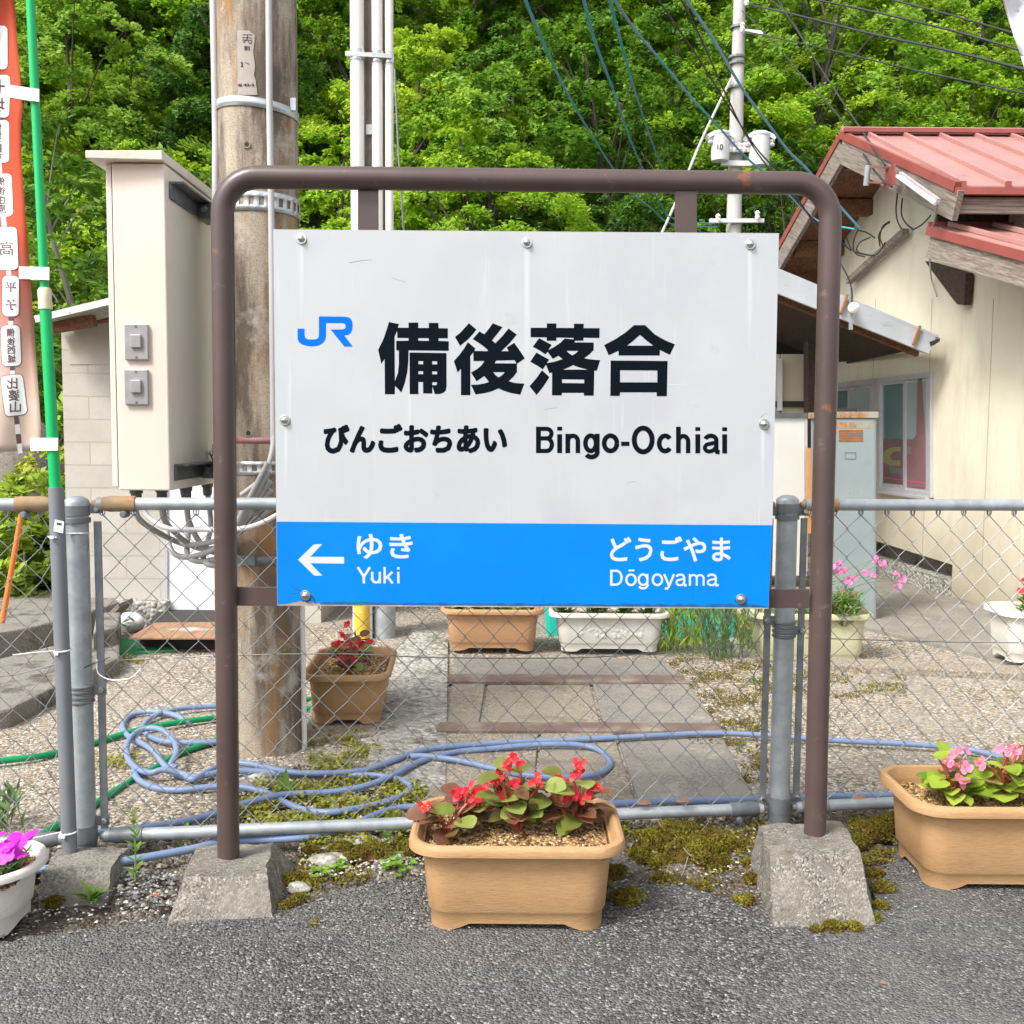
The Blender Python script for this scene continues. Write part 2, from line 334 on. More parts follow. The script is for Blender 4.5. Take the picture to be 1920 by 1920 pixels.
def wood(name, a, b_, ax=(1, 1, 1), rx=0):
    m, nt, b = new_mat(name); n = N(nt)
    mp = nt.nodes.new('ShaderNodeMapping'); mp.inputs['Rotation'].default_value = (R(rx), 0, 0); n.link(n.tc.outputs['Object'], mp.inputs[0])
    m2 = nt.nodes.new('ShaderNodeMapping'); m2.inputs['Scale'].default_value = ax; n.link(mp.outputs[0], m2.inputs[0])
    nz = nt.nodes.new('ShaderNodeTexNoise'); nz.inputs['Scale'].default_value = 9; nz.inputs['Detail'].default_value = 8; nz.inputs['Roughness'].default_value = .7; n.link(m2.outputs[0], nz.inputs['Vector']); g = nz.outputs['Fac']; c = n.ramp(g, [(.30, a), (.5, b_), (.72, tuple(min(1, x*1.7) for x in b_))])
    n.link(c, b.inputs['Base Color']); b.inputs['Roughness'].default_value = .9; n.bump(g, .6, .006, b); return m
M_wood = wood('weathered_wood', (.075, .06, .05), (.22, .185, .155), (6, .35, 9), -24)
M_wood2 = wood('weathered_board', (.075, .06, .05), (.24, .20, .165), (6, .35, 9), -18)
M_woodx = wood('weathered_fascia', (.075, .06, .05), (.24, .20, .165), (.35, 6, 9))
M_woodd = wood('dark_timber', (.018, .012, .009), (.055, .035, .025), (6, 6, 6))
M_rafter = wood('brown_timber', (.07, .03, .014), (.17, .075, .035), (6, 1, 6))
M_orangew = paint('orange_wood', (.50, .22, .05), (.56, .27, .07), 8, .6)
M_alu = paint('aluminium', (.50, .49, .52), (.58, .57, .60), 5, .4, .4)
M_fascia = paint('grey_sheet', (.40, .43, .46), (.47, .50, .53), 3, .45, spots=[((.33, .35, .37), 8, .58, .7, (1, 1, 3))])
M_rust = paint('rust', (.26, .085, .022), (.34, .13, .04), 20, .85)
M_locker = paint('locker_paint', (.235, .285, .295), (.275, .325, .335), 3, .5, spots=[((.22, .27, .28), 9, .6, .75), ((.36, .17, .04), 7, .66, .71)])
M_lockrust = paint('locker_rust', (.40, .22, .06), (.30, .34, .33), 14, .8, spots=[((.26, .10, .03), 12, .5, .62)])
M_paneld = paint('beige_panel', (.50, .44, .33), (.55, .49, .38), 3, .6)
M_panelw = paint('white_panel', (.60, .60, .57), (.64, .64, .61), 3, .5)
M_door = paint('door_white', (.70, .71, .72), (.75, .76, .77), 3, .4)
M_blockw = None
def blockwall():
    m, nt, b = new_mat('block_wall'); n = N(nt)
    br = nt.nodes.new('ShaderNodeTexBrick'); br.inputs['Scale'].default_value = 1; br.inputs['Brick Width'].default_value = .39; br.inputs['Row Height'].default_value = .131
    br.inputs['Mortar Size'].default_value = .004; br.inputs['Color1'].default_value = (.50, .475, .42, 1); br.inputs['Color2'].default_value = (.44, .42, .38, 1); br.inputs['Mortar'].default_value = (.385, .365, .32, 1)
    br.inputs['Bias'].default_value = 0; br.offset = .5
    mp = nt.nodes.new('ShaderNodeMapping'); mp.inputs['Rotation'].default_value = (R(90), 0, 0); n.link(n.tc.outputs['Object'], mp.inputs[0]); n.link(mp.outputs[0], br.inputs['Vector'])
    c = n.mix(n.math('MULTIPLY', n.ramp(n.noise(5, 6, .7), [(.45, 0.), (.7, 1.)]), .6), br.outputs[0], (.38, .35, .30))
    c = n.mix(n.ramp(n.noise(90, 4, .8), [(.62, 0.), (.74, 1.)]), c, (.33, .31, .27))
    n.link(c, b.inputs['Base Color']); b.inputs['Roughness'].default_value = .95
    n.bump(n.math('ADD', n.math('MULTIPLY', br.outputs['Fac'], -1.5), n.noise(120, 4)), .6, .004, b); return m
M_blockw = blockwall()
M_corr = paint('corrugated_sheet', (.34, .34, .32), (.46, .46, .44), 5, .6, .2, spots=[((.20, .18, .15), 7, .55, .7)])
M_teal = paint('turquoise_plastic', (.02, .50, .42), (.03, .56, .47), 3, .45)
M_trunk = paint('bark', (.05, .042, .033), (.10, .088, .07), 4, .9, spots=[((.17, .16, .14), 3, .62, .74)])
M_twig = paint('pale_bark', (.20, .18, .15), (.30, .28, .24), 4, .9)
M_hill = paint('forest_floor', (.022, .026, .012), (.045, .042, .022), 1.2, .95, spots=[((.035, .055, .012), 2, .5, .65)], bump=(3, .8, .2))
M_leafA = leafy('leaf_lime', (.10, .22, .012), (.30, .50, .03), (.52, .66, .06), .48)
M_leafB = leafy('leaf_green', (.07, .17, .016), (.19, .37, .035), (.35, .51, .065), .46)
M_leafC = leafy('leaf_deep', (.04, .105, .022), (.10, .22, .038), (.19, .33, .06), .42)
M_shrub = leafy('shrub_leaf', (.05, .11, .012), (.10, .22, .02), (.20, .33, .04), .35)
M_ylw = leafy('golden_leaf', (.16, .22, .015), (.34, .40, .03), (.52, .55, .06), .35)
M_weed = leafy('weed_leaf', (.09, .19, .02), (.16, .30, .035), (.26, .40, .07), .3)
M_dianl = leafy('blue_green_leaf', (.07, .14, .05), (.13, .22, .08), (.22, .32, .13), .25)
M_moss = leafy('moss_green', (.11, .062, .014), (.16, .14, .014), (.34, .32, .035), .15, .9, 16, False)
M_cover = leafy('groundcover_leaf', (.12, .13, .015), (.28, .29, .03), (.42, .40, .06), .3, .6, 9, False)
M_begl = leafy('begonia_leaf', (.13, .05, .03), (.15, .20, .035), (.26, .32, .08), .2, .32, 30, False)
M_begb = leafy('bronze_leaf', (.075, .03, .025), (.17, .075, .045), (.30, .14, .07), .2, .3, 30, False)
M_limel = leafy('lime_leaf', (.14, .24, .02), (.30, .42, .04), (.44, .54, .09), .3, .35, 30, False)
M_stem = paint('red_stem', (.25, .035, .03), (.30, .10, .04), 20, .5)
M_gstem = paint('green_stem', (.13, .22, .05), (.18, .28, .07), 20, .6)
def petal(name, c, c2, t=.3):
    m, nt, b = new_mat(name); n = N(nt)
    col = n.ramp(n.math('ADD', n.math('MULTIPLY', n.attr('tint'), .6), n.math('MULTIPLY', n.noise(40, 3), .4)), [(.25, c), (.75, c2)])
    col = n.mix(n.math('GREATER_THAN', n.attr('tint'), .97), col, (.80, .55, .03))
    n.link(col, b.inputs['Base Color']); b.inputs['Roughness'].default_value = .5; tr = nt.nodes.new('ShaderNodeBsdfTranslucent'); n.link(col, tr.inputs[0])
    mx = nt.nodes.new('ShaderNodeMixShader'); mx.inputs[0].default_value = t; n.link(b.outputs[0], mx.inputs[1]); n.link(tr.outputs[0], mx.inputs[2]); n.link(mx.outputs[0], nt.nodes['Material Output'].inputs[0]); return m
M_red = petal('red_petal', (.60, .008, .018), (.86, .035, .06))
M_pink = petal('pink_petal', (.75, .10, .24), (.90, .34, .48))
M_mag = petal('magenta_petal', (.55, .008, .52), (.80, .06, .78))
M_sil = petal('rose_petal', (.70, .10, .40), (.85, .30, .58))
M_ylc = paint('yellow_centre', (.80, .55, .03), None, 5, .6)
M_strip = paint('iron_strip', (.135, .088, .070), (.19, .135, .11), 6, .8, spots=[((.29, .255, .21), 6, .52, .70), ((.07, .04, .035), 5, .6, .75)], bump=(60, .3, .003))
M_mat = None
def doormat():
    m, nt, b = new_mat('woven_mat'); n = N(nt)
    x = n.math('ABSOLUTE', n.math('SUBTRACT', n.sep(0), -.06)); y = n.math('ABSOLUTE', n.math('SUBTRACT', n.sep(1), .0))
    d = n.math('ADD', n.math('MULTIPLY', x, 3.2), n.math('MULTIPLY', y, 6.5))
    c = n.ramp(d, [(0, (.48, .40, .38)), (.22, (.48, .40, .38)), (.24, (.55, .28, .28)), (.40, (.30, .16, .09)), (.44, (.12, .26, .14)), (.56, (.30, .16, .09)), (.8, (.32, .18, .10))], 'CONSTANT')
    st = n.ramp(n.noise(60, 2, .5, (1, .12, 1)), [(.4, .8), (.6, 1.1)]); c = n.mix(1.0, c, st, 'MULTIPLY')
    n.link(c, b.inputs['Base Color']); b.inputs['Roughness'].default_value = .95; return m
M_mat = doormat()
M_gmat = paint('green_mat', (.03, .26, .09), (.05, .32, .12), 40, .9, bump=(300, .5, .004))
M_orange = paint('orange_pole', (.72, .17, .03), (.78, .22, .05), 6, .5)
M_stone = paint('painted_stone', (.66, .66, .64), (.74, .74, .72), 4, .5)
M_pleaf = paint('painted_leaf', (.10, .19, .09), (.30, .36, .27), 40, .6)
M_paper = paint('barcode_paper', (.75, .75, .74), None, 4, .6)
M_grayclo = paint('white_flag_cloth', (.62, .62, .66), (.70, .70, .74), 4, .7)
M_glass = None
def glass():
    m, nt, b = new_mat('window_glass'); n = N(nt)
    t = nt.nodes.new('ShaderNodeBsdfTransparent'); t.inputs[0].default_value = (.86, .92, .92, 1); g = nt.nodes.new('ShaderNodeBsdfGlossy'); g.inputs['Roughness'].default_value = .02
    fr = nt.nodes.new('ShaderNodeLayerWeight'); fr.inputs[0].default_value = .5; mx = nt.nodes.new('ShaderNodeMixShader')
    n.link(n.math('ADD', n.math('MULTIPLY', n.math('POWER', fr.outputs['Facing'], 4.0), .5), .04), mx.inputs[0]); n.link(t.outputs[0], mx.inputs[1]); n.link(g.outputs[0], mx.inputs[2]); n.link(mx.outputs[0], nt.nodes['Material Output'].inputs[0]); return m
M_glass = glass()
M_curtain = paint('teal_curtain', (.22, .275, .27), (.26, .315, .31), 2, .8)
M_redb = paint('red_shape', (.20, .10, .105), (.235, .125, .13), 3, .6)
M_ybd = paint('yellow_paint', (.31, .275, .12), None, 3, .6)
M_gbd = paint('grey_paint', (.20, .18, .19), None, 3, .6)
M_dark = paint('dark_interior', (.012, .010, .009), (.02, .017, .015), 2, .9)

# ================================================================== GROUND
def pxpoly(pts, z=0.0): return [G(x, y, z) for x, y in pts]
m = MB(); m.add([(-260, -60, -.03), (260, -60, -.03), (260, 320, -.03), (-260, 320, -.03)], [(0, 1, 2, 3)])
structure(m.build('ground', M_dirt, base=(0, 0, 0)))
def hsum(x, y, seed=0):
    return (math.sin(x*17+seed)*math.sin(y*23+1.3*seed)+.6*math.sin(x*41+y*13+seed)+.5*math.sin(y*57-x*29)+.35*math.sin(x*97+y*71))/2.4
# dirt verge under the fence, with real lumps
nx, ny = 330, 90; m = MB(); vs = []
for j in range(ny):
    for i in range(nx):
        x = -2.6+5.4*i/(nx-1); y = 2.12+.98*j/(ny-1)
        z = -.012+.016*hsum(x, y)+random.uniform(-.0035, .0035)+.022*math.exp(-((y-2.55)/.16)**2)*(.5+.5*math.sin(x*2.3+1))
        vs.append((x, y, z))
m.add(vs, [(j*nx+i, j*nx+i+1, (j+1)*nx+i+1, (j+1)*nx+i) for j in range(ny-1) for i in range(nx-1)])
structure(m.build('dirt_verge', M_dirt, base=(0, 0, 0), smooth=True))
def ragged_sheet(name, front, mat, z, depth, amp=.012, step=.02, far=None):
    """sheet with a broken edge: front = list of world xy along the edge, far = closing corner points"""
    pts = []
    for (a, b) in zip(front[:-1], front[1:]):
        n = max(1, int(math.hypot(b[0]-a[0], b[1]-a[1])/step))
        for k in range(n):
            t = k/n; pts.append((a[0]+(b[0]-a[0])*t+random.uniform(-amp, amp), a[1]+(b[1]-a[1])*t+random.uniform(-amp, amp)+.6*amp*math.sin(a[0]*31+t*9)))
    pts.append(front[-1][:2]); pts += far
    return structure(MB().prism([(x, y, z-depth) for x, y in pts], (0, 0, depth)).build(name, mat, base=(0, 0, 0)))
edge = [(-9, 2.2, 0), (-2.5, 2.2, 0)]+[tuple(G(*p)) for p in ((-60, 1772), (120, 1755), (330, 1722), (450, 1700), (560, 1700), (700, 1655), (800, 1650), (1000, 1650), (1180, 1662), (1280, 1660), (1400, 1700), (1480, 1705), (1640, 1700), (1670, 1600), (1690, 1560), (1800, 1545), (2000, 1545))]+[(2.9, 2.75, 0), (9, 2.8, 0)]
ragged_sheet('platform', edge, M_asph, .006, .03, far=[(9, -14), (-9, -14)])
yedge = [(9, 2.95, 0), (3.2, 2.98, 0)]+[tuple(G(*p)) for p in ((1930, 1505), (1650, 1510), (1420, 1530), (1180, 1545), (980, 1560), (850, 1530), (800, 1500), (700, 1470), (560, 1440), (430, 1510), (360, 1545), (230, 1595), (60, 1600), (-120, 1610))]+[(-9, 2.6, 0)]
ragged_sheet('yard', yedge, M_yard, .012, .04, far=[(-9, 13), (9, 13)])
# rough concrete strip and paved path running away from the fence
ragged_sheet('rough_strip', [tuple(G(*p)) for p in ((690, 1440), (760, 1490), (835, 1490))], M_rough, .026, .03, amp=.01, far=[tuple(G(840, 1210)[:2]), tuple(G(790, 1175)[:2]), tuple(G(742, 1230)[:2]), tuple(G(716, 1330)[:2])])
def slab(name, quad, mat, z=.022):
    q = [G(x, y, z) for x, y in quad]; c = sum(q)/4; q = [p+(c-p)*.006 for p in q]
    return structure(MB().prism([(p[0], p[1], z-.03) for p in q], (0, 0, .03)).build(name, mat, base=(0, 0, 0), bevel=.004))
slab('paving_slab', ((800, 1490), (1000, 1496), (1010, 1372), (826, 1370)), M_slab)
slab('paving_slab', ((1004, 1496), (1190, 1500), (1150, 1372), (1014, 1372)), M_slab, .024)
slab('paving_slab', ((1196, 1500), (1415, 1498), (1352, 1374), (1154, 1372)), M_slabg, .020)
slab('paving_slab', ((838, 1355), (898, 1356), (910, 1280), (848, 1278)), M_slab, .023)
slab('paving_slab', ((903, 1356), (1126, 1356), (1106, 1282), (914, 1280)), M_slab, .019)
slab('paving_slab', ((1131, 1356), (1345, 1356), (1290, 1282), (1111, 1282)), M_slabg, .025)
slab('paving_slab', ((852, 1268), (1284, 1270), (1240, 1236), (850, 1230)), M_slabg, .021)
structure(MB().prism([(*G(x, y, .03)[:2], .0) for x, y in ((1500, 1150), (1640, 1180), (1930, 1250), (1990, 1180), (1730, 1060), (1600, 1040))], (0, 0, .03)).build('concrete_apron', M_slabg, base=(0, 0, 0)))
structure(MB().prism([(*G(x, y, .05)[:2], .0) for x, y in ((1560, 1245), (1930, 1262), (1930, 1248), (1560, 1232))], (0, 0, .05)).build('concrete_kerb', M_slab, base=(0, 0, 0), bevel=.008))
structure(MB().prism([(*G(x, y, .04)[:2], .0) for x, y in ((570, 1382), (705, 1370), (725, 1300), (590, 1290))], (0, 0, .034)).build('concrete_pad', M_slab, base=(0, 0, 0), bevel=.006))
for (a, b, y0, y1, lab) in ((818, 1356, 1355, 1371, 'rusty flat iron strip across the paved path, nearer the fence'), (838, 1288, 1265, 1279, 'rusty flat iron strip across the paved path, in front of the back planters')):
    o = MB().prism([(*G(x, y, .03)[:2], .018) for x, y in ((a, y1), (b, y1+2), (b-6, y0+2), (a+6, y0))], (0, 0, .016)).build('iron_strip', M_strip, bevel=.002)
    tag(o, lab, 'iron strip', 'iron strips in the paved path')

# hillside behind
nx, ny = 70, 40; vs = []
def hill_z(x, y):
    d = y-20.5-.8*math.sin(x*.13)
    return (-.05 if d < 0 else .80*d) + (.6*math.sin(x*.31+y*.17)*min(1, max(0, d)/6))
for j in range(ny):
    for i in range(nx):
        x = -75+150*i/(nx-1); y = 15+75*j/(ny-1); vs.append((x, y, hill_z(x, y)))
m = MB(); m.add(vs, [(j*nx+i, j*nx+i+1, (j+1)*nx+i+1, (j+1)*nx+i) for j in range(ny-1) for i in range(nx-1)])
structure(m.build('hillside', M_hill, base=(0, 0, 0), smooth=True))

# ================================================================== STATION SIGN
YS = 2.47
sign = thing('station_sign', (.03, 2.5, .08), 'white and blue railway station name board in a brown pipe frame', 'station sign')
YL, YR = 2.485, 2.515
def FP(x, y, t): return P(x, y, YL+(YR-YL)*t)
rb = .027
A0 = FP(428.5, 1616, 0); A1 = FP(417.5, 400, 0); B1 = FP(1557, 408, 1); B0 = FP(1527.5, 1577, 1)
TL = FP(416.5, 331.5, 0); TR = FP(1558.5, 344, 1)
def arc(p, a, b, rad, n=10):
    p = Vector(p); u = (Vector(a)-p).normalized(); v = (Vector(b)-p).normalized(); c = p+u*rad+v*rad
    return [c - v*rad*math.cos(t) - u*rad*math.sin(t) for t in [i/n*math.pi/2 for i in range(n+1)]]
path = [Vector(A0)] + [Vector(A0).lerp(Vector(A1), t) for t in (.33, .66)] + arc(TL, A0, TR, .085) + [Vector(TL).lerp(Vector(TR), t) for t in (.3, .5, .7)] + arc(TR, TL, B0, .085)[0:] + [Vector(B1).lerp(Vector(B0), t) for t in (.33, .66)] + [Vector(B0)]
MB().tube(path, rb, 28).build('frame', M_brown, sign, smooth=True)
def pxbox(x0, y0, x1, y1, Y, th):
    a, b, c, d = P(x0, y1, Y), P(x1, y1, Y), P(x1, y0, Y), P(x0, y0, Y)
    return MB().prism([a, b, c, d], (0, th, 0))
for (x0, y0, x1, y1) in ((671, 352, 709, 452), (1266, 358, 1307, 456)): pxbox(x0, y0, x1, y1, 2.496, .010).build('hanger', M_brown, sign, bevel=.001)
for (x0, y0, x1, y1) in ((438, 1101, 560, 1136), (1405, 1105, 1518, 1140)): pxbox(x0, y0, x1, y1, 2.496, .010).build('bracket', M_brown, sign, bevel=.001)
# rear stiffener rails
pxbox(520, 448, 1452, 470, 2.484, .02).build('rail', M_brown, sign); pxbox(522, 1100, 1438, 1128, 2.484, .02).build('rail', M_brown, sign)
pc = [P(519.8, 1135.5, YS), P(1441.2, 1141.5, YS), P(1461, 437.3, YS), P(511.8, 429.8, YS)]
board = MB().prism(pc, (0, .012, 0)).build('board', M_edge, sign)
def face(pts, Y, name, mat, th=.0006, parent=board, wob=0):
    q = [P(x, y, Y) for x, y in pts]; return MB().prism(q, (0, th, 0)).build(name, mat, parent)
face([(512.6, 430.5), (1460.3, 438), (1448.4, 984.8), (518.6, 978)], YS-.0008, 'white_field', M_signw)
lowr = [(518.6, 978), (520.3, 1133), (536, 1132), (560, 1127), (573, 1124), (590, 1131), (600, 1130)]
lowr += [(x, 1133.5+(x-600)/850*5+random.uniform(-1.1, .6)) for x in range(612, 1436, 18)] + [(1440.6, 1139.8), (1448.4, 984.8)]
face(lowr, YS-.0008, 'blue_band', M_signb)

def fill(loops):
    cu = bpy.data.curves.new('c', 'CURVE'); cu.dimensions = '2D'; cu.fill_mode = 'BOTH'
    for lp in loops:
        sp = cu.splines.new('POLY'); sp.points.add(len(lp)-1); sp.use_cyclic_u = True
        for q, (x, y) in zip(sp.points, lp): q.co = (x, -y, 0, 1)
    o = bpy.data.objects.new('c', cu); C.objects.link(o); bpy.context.view_layer.update()
    me = bpy.data.meshes.new_from_object(o.evaluated_get(bpy.context.evaluated_depsgraph_get()))
    r = ([(v.co.x, -v.co.y) for v in me.vertices], [tuple(p.vertices) for p in me.polygons])
    bpy.data.objects.remove(o); bpy.data.meshes.remove(me); bpy.data.curves.remove(cu); return r
def text(body, size=1.0, vertical=False):
    cu = bpy.data.curves.new('t', 'FONT'); cu.body = body; cu.size = size; cu.resolution_u = 3
    o = bpy.data.objects.new('t', cu); C.objects.link(o); bpy.context.view_layer.update()
    me = bpy.data.meshes.new_from_object(o.evaluated_get(bpy.context.evaluated_depsgraph_get()))
    v = np.array([(p.co.x, -p.co.y) for p in me.vertices]); f = [tuple(p.vertices) for p in me.polygons]
    bpy.data.objects.remove(o); bpy.data.meshes.remove(me); bpy.data.curves.remove(cu); return v, f
class Letters:
    """flat lettering; every layer of overlapping shapes lies 15 microns above the one before"""
    def __init__(s, mp, step=-1.5e-5): s.m = MB(); s.mp = mp; s.k = 0; s.step = step
    def put(s, v, f): s.m.add([s.mp(x, y, s.k) for x, y in v], f); s.k += 1
    def poly(s, loops, sc=1, ox=0, oy=0): s.put(*fill([[(ox+x/sc, oy+y/sc) for x, y in lp] for lp in loops]))
    def stroke(s, pts, wd):
        n = len(pts); p = [Vector((*q, 0)) for q in pts]; a = []; b = []
        for i in range(n):
            d0 = (p[i]-p[i-1]).normalized() if i else (p[1]-p[0]).normalized(); d1 = (p[i+1]-p[i]).normalized() if i < n-1 else d0
            t = (d0+d1); t = t.normalized() if t.length > 1e-6 else d0; nn = Vector((-t.y, t.x, 0)); k = max(.5, nn.dot(Vector((-d0.y, d0.x, 0))))
            a.append(p[i]+nn*wd/2/k); b.append(p[i]-nn*wd/2/k)
        s.put([(q.x, q.y) for q in a+b], [(i, i+1, n+i+1, n+i) for i in range(n-1)])
    def fit(s, body, x0, y0, x1, y1, bold=0, flip=False, shear=0):
        v, f = text(body); lo = v.min(0); hi = v.max(0); b = bold
        sx = (x1-x0-2*b)/(hi[0]-lo[0]); sy = (y1-y0-2*b)/(hi[1]-lo[1])
        q = np.stack([(v[:, 0]-lo[0])*sx+b, (v[:, 1]-lo[1])*sy+b], 1)
        if flip: q[:, 0] = (x1-x0)-q[:, 0]
        q = q+[x0, y0]; q[:, 0] += shear*(q[:, 1]-(y0+y1)/2)
        for i in range(14 if b else 1):
            a = i*2*math.pi/14; s.put([tuple(t) for t in q+[b*math.cos(a), b*math.sin(a)]], f)
            if b > 3: s.put([tuple(t) for t in q+[.5*b*math.cos(a), .5*b*math.sin(a)]], f)
    def build(s, name, mat, parent): return s.m.build(name, mat, parent)
def el(cx, cy, rx, ry, a0, a1, n=16): return [(cx+rx*math.cos(R(a0+(a1-a0)*i/n)), cy-ry*math.sin(R(a0+(a1-a0)*i/n))) for i in range(n+1)]
smap = lambda x, y, k: P(x, y, YS-.0011-k*1.5e-5)
# 備
L = Letters(smap); z = dict(sc=12.8, ox=700, oy=600)
L.poly([[(372,48),(612,96),(590,185),(845,185),(845,62),(1078,62),(1078,190),(1330,190),(1330,68),(1560,70),(1565,195),(1788,200),(1788,440),(1565,440),(1565,500),(1810,510),(1812,740),(845,730),(840,1000),(815,1250),(750,1530),(672,1740),(520,1580),(515,1782),(278,1782),(270,935),(192,1052),(115,718),(240,460),(330,200)],
        [(570,260),(575,430),(845,432),(845,497),(548,500),(550,728),(612,732),(612,1050),(590,1270),(516,1470),(510,400)], [(1080,435),(1330,437),(1330,500),(1080,497)]], **z)
L.poly([[(868,780),(1755,792),(1757,1600),(1740,1690),(1690,1740),(1600,1775),(1475,1778),(1418,1595),(1415,1765),(1195,1762),(1192,1490),(1080,1488),(1082,1780),(872,1780)],
        [(1082,985),(1195,987),(1195,1062),(1082,1060)], [(1413,988),(1530,990),(1530,1065),(1413,1063)], [(1082,1228),(1195,1230),(1195,1300),(1082,1298)], [(1413,1233),(1530,1235),(1530,1303),(1413,1301)], [(1413,1493),(1532,1493),(1525,1540),(1500,1565),(1415,1562)]], **z)
# 後
z = dict(sc=12.8, ox=840, oy=600)
L.poly([[(502,75),(682,228),(600,335),(480,465),(290,620),(165,405),(290,310),(400,190)]], **z)
L.poly([[(475,530),(655,680),(632,740),(945,748),(955,720),(830,610),(595,455),(755,270),(870,342),(980,210),(1075,78),(1308,170),(1055,490),(1138,557),(1300,390),(1455,203),(1650,350),(1480,555),(1280,750),(1455,745),(1408,662),(1590,545),(1720,730),(1845,920),(1655,1050),(1655,1245),(1580,1350),(1458,1470),(1600,1510),(1832,1527),(1735,1792),(1500,1750),(1330,1695),(1215,1640),(1050,1710),(880,1755),(660,1787),(552,1555),(720,1550),(880,1520),(985,1485),(868,1345),(685,1470),(552,1260),(700,1175),(800,1090),(875,985),(612,985),(605,775),(535,865),(537,1805),(310,1805),(310,1170),(230,1262),(140,985),(270,840),(390,680)],
        [(1155,975),(1600,965),(1640,1042),(1120,1038)], [(1085,1250),(1365,1252),(1290,1330),(1215,1375),(1150,1330)]], **z)
# 落
z = dict(sc=12.8, ox=985, oy=600)
L.poly([[(128,185),(515,185),(515,82),(745,82),(745,190),(1165,190),(1165,88),(1400,90),(1400,195),(1782,195),(1778,430),(1395,425),(1393,495),(1190,498),(1175,535),(1640,540),(1640,720),(1540,820),(1412,918),(1550,942),(1795,965),(1715,1220),(1655,1210),(1642,1815),(1405,1815),(1405,1748),(880,1748),(872,1810),(640,1810),(642,1258),(578,1278),(495,1075),(515,1035),(700,1000),(890,940),(795,858),(660,932),(535,765),(565,715),(720,630),(840,545),(945,445),(1155,465),(1160,430),(745,420),(745,498),(513,498),(513,415),(128,412)],
        [(990,740),(1275,740),(1200,805),(1125,850),(1050,800)], [(1145,1082),(1300,1140),(1500,1190),(905,1190),(1030,1140)], [(880,1422),(1412,1430),(1412,1518),(880,1510)]], **z)
L.poly([[(330,435),(630,595),(555,720),(545,775),(525,770),(485,825),(340,730),(178,640)]], **z)
L.poly([[(265,780),(570,950),(515,1035),(495,1075),(418,1185),(280,1090),(118,1000)]], **z)
L.poly([[(400,1205),(578,1370),(440,1585),(270,1800),(100,1590),(270,1390)]], **z)
# 合
z = dict(sc=3.692, ox=960, oy=420)
L.poly([[(845,700),(922,700),(990,765),(1060,805),(1128,833),(1093,905),(1023,872),(1023,910),(738,910),(738,877),(670,908),(638,838),(710,800),(780,755)], [(886,767),(930,805),(977,842),(796,842),(840,808)]], **z)
L.poly([[(683,945),(1077,948),(1072,1192),(1002,1192),(1002,1165),(748,1165),(745,1190),(680,1190)], [(748,1012),(1006,1014),(1006,1096),(748,1096)]], **z)
L.build('name_lettering', M_ink, board)
L = Letters(smap); L.fit('びんごおちあい', 606.5, 794.5, 951, 851, bold=2.6); L.build('kana_lettering', M_ink, board)
def strokes(L, sc, ox, oy, lst):
    for wd, pts in lst: L.stroke([(ox+x/sc, oy+y/sc) for x, y in pts], wd/sc)
def arch(x0, x1, top, yb, ym=None, ry=38):
    c = (x0+x1)/2; return [(x0, ym or yb)]+el(c, top+ry, (x1-x0)/2, ry, 180, 0)+[(x1, yb)]
L = Letters(smap); strokes(L, 3.692, 960, 420, [
    (34, [(183,1403),(183,1586)]), (30, [(183,1418)]+el(240,1451,33,33,90,-90)+[(183,1484)]), (30, [(183,1484)]+el(240,1527.5,36,43.5,90,-90)+[(183,1571)]),
    (34, [(330,1455),(330,1586)]), (34, [(330,1403),(330,1430)]),
    (33, [(386,1452),(386,1586)]), (31, arch(386,456,1466,1586,1520)),
    (32, el(545,1518,37,53,0,360,28)), (33, [(590,1452),(590,1575)]+el(550,1580,40,33,0,-150,14)),
    (33, el(682,1518,44,53,0,360,28)), (30, [(755,1522),(813,1522)]), (35, el(908,1495,62,82,0,360,36)),
    (33, el(1060,1519,41,53,38,322,26)), (33, [(1152,1403),(1152,1586)]), (31, arch(1152,1219,1468,1586,1520)),
    (34, [(1286,1455),(1286,1587)]), (34, [(1286,1406),(1286,1432)]),
    (31, el(1376,1496,38,30,165,0,14)+[(1414,1520),(1414,1566),(1420,1578),(1438,1580)]), (28, [(1412,1512),(1370,1522)]+el(1366,1549,31,26,95,270,14)+[(1392,1568),(1413,1545)]),
    (34, [(1472,1455),(1472,1588)]), (34, [(1472,1407),(1472,1433)])]); L.build('roman_lettering', M_ink, board)
L = Letters(smap); L.poly([[(222,753),(273,753),(273,800),(278,820),(295,830),(330,832),(360,828),(372,820),(376,800),(376,665),(565,667),(590,672),(608,685),(617,705),(619,735),(615,765),(605,785),(590,797),(560,803),(620,883),(560,883),(460,760),(545,759),(560,755),(568,745),(568,730),(562,718),(548,714),(428,714),(428,810),(422,835),(405,858),(375,875),(330,882),(290,878),(255,868),(230,848),(222,825)]], 3.84, 500, 420); L.build('company_emblem', M_jr, board)
L = Letters(smap); L.poly([[(513,478),(622,372),(680,370),(597,458),(831,459),(831,505),(597,502),(680,588),(625,588)]], 3.692, 420, 920); L.build('arrow', M_whitev, board)
L = Letters(smap); L.fit('ゆき', 668.6, 1001, 774, 1048, bold=1.15); strokes(L, 3.692, 420, 920, [
    (17, [(926,530),(968,594),(968,642)]), (17, [(1010,530),(968,596)]), (16, [(1026,562),(1026,608)]+el(1052,608,26,27,180,360,12)), (16, [(1079,562),(1079,642)]),
    (16, [(1112,528),(1112,642)]), (16, [(1166,562),(1113,612)]), (16, [(1131,594),(1168,642)]), (16, [(1207,562),(1207,642)]), (16, [(1207,530),(1207,546)])]); L.build('left_stop_lettering', M_whitev, board)
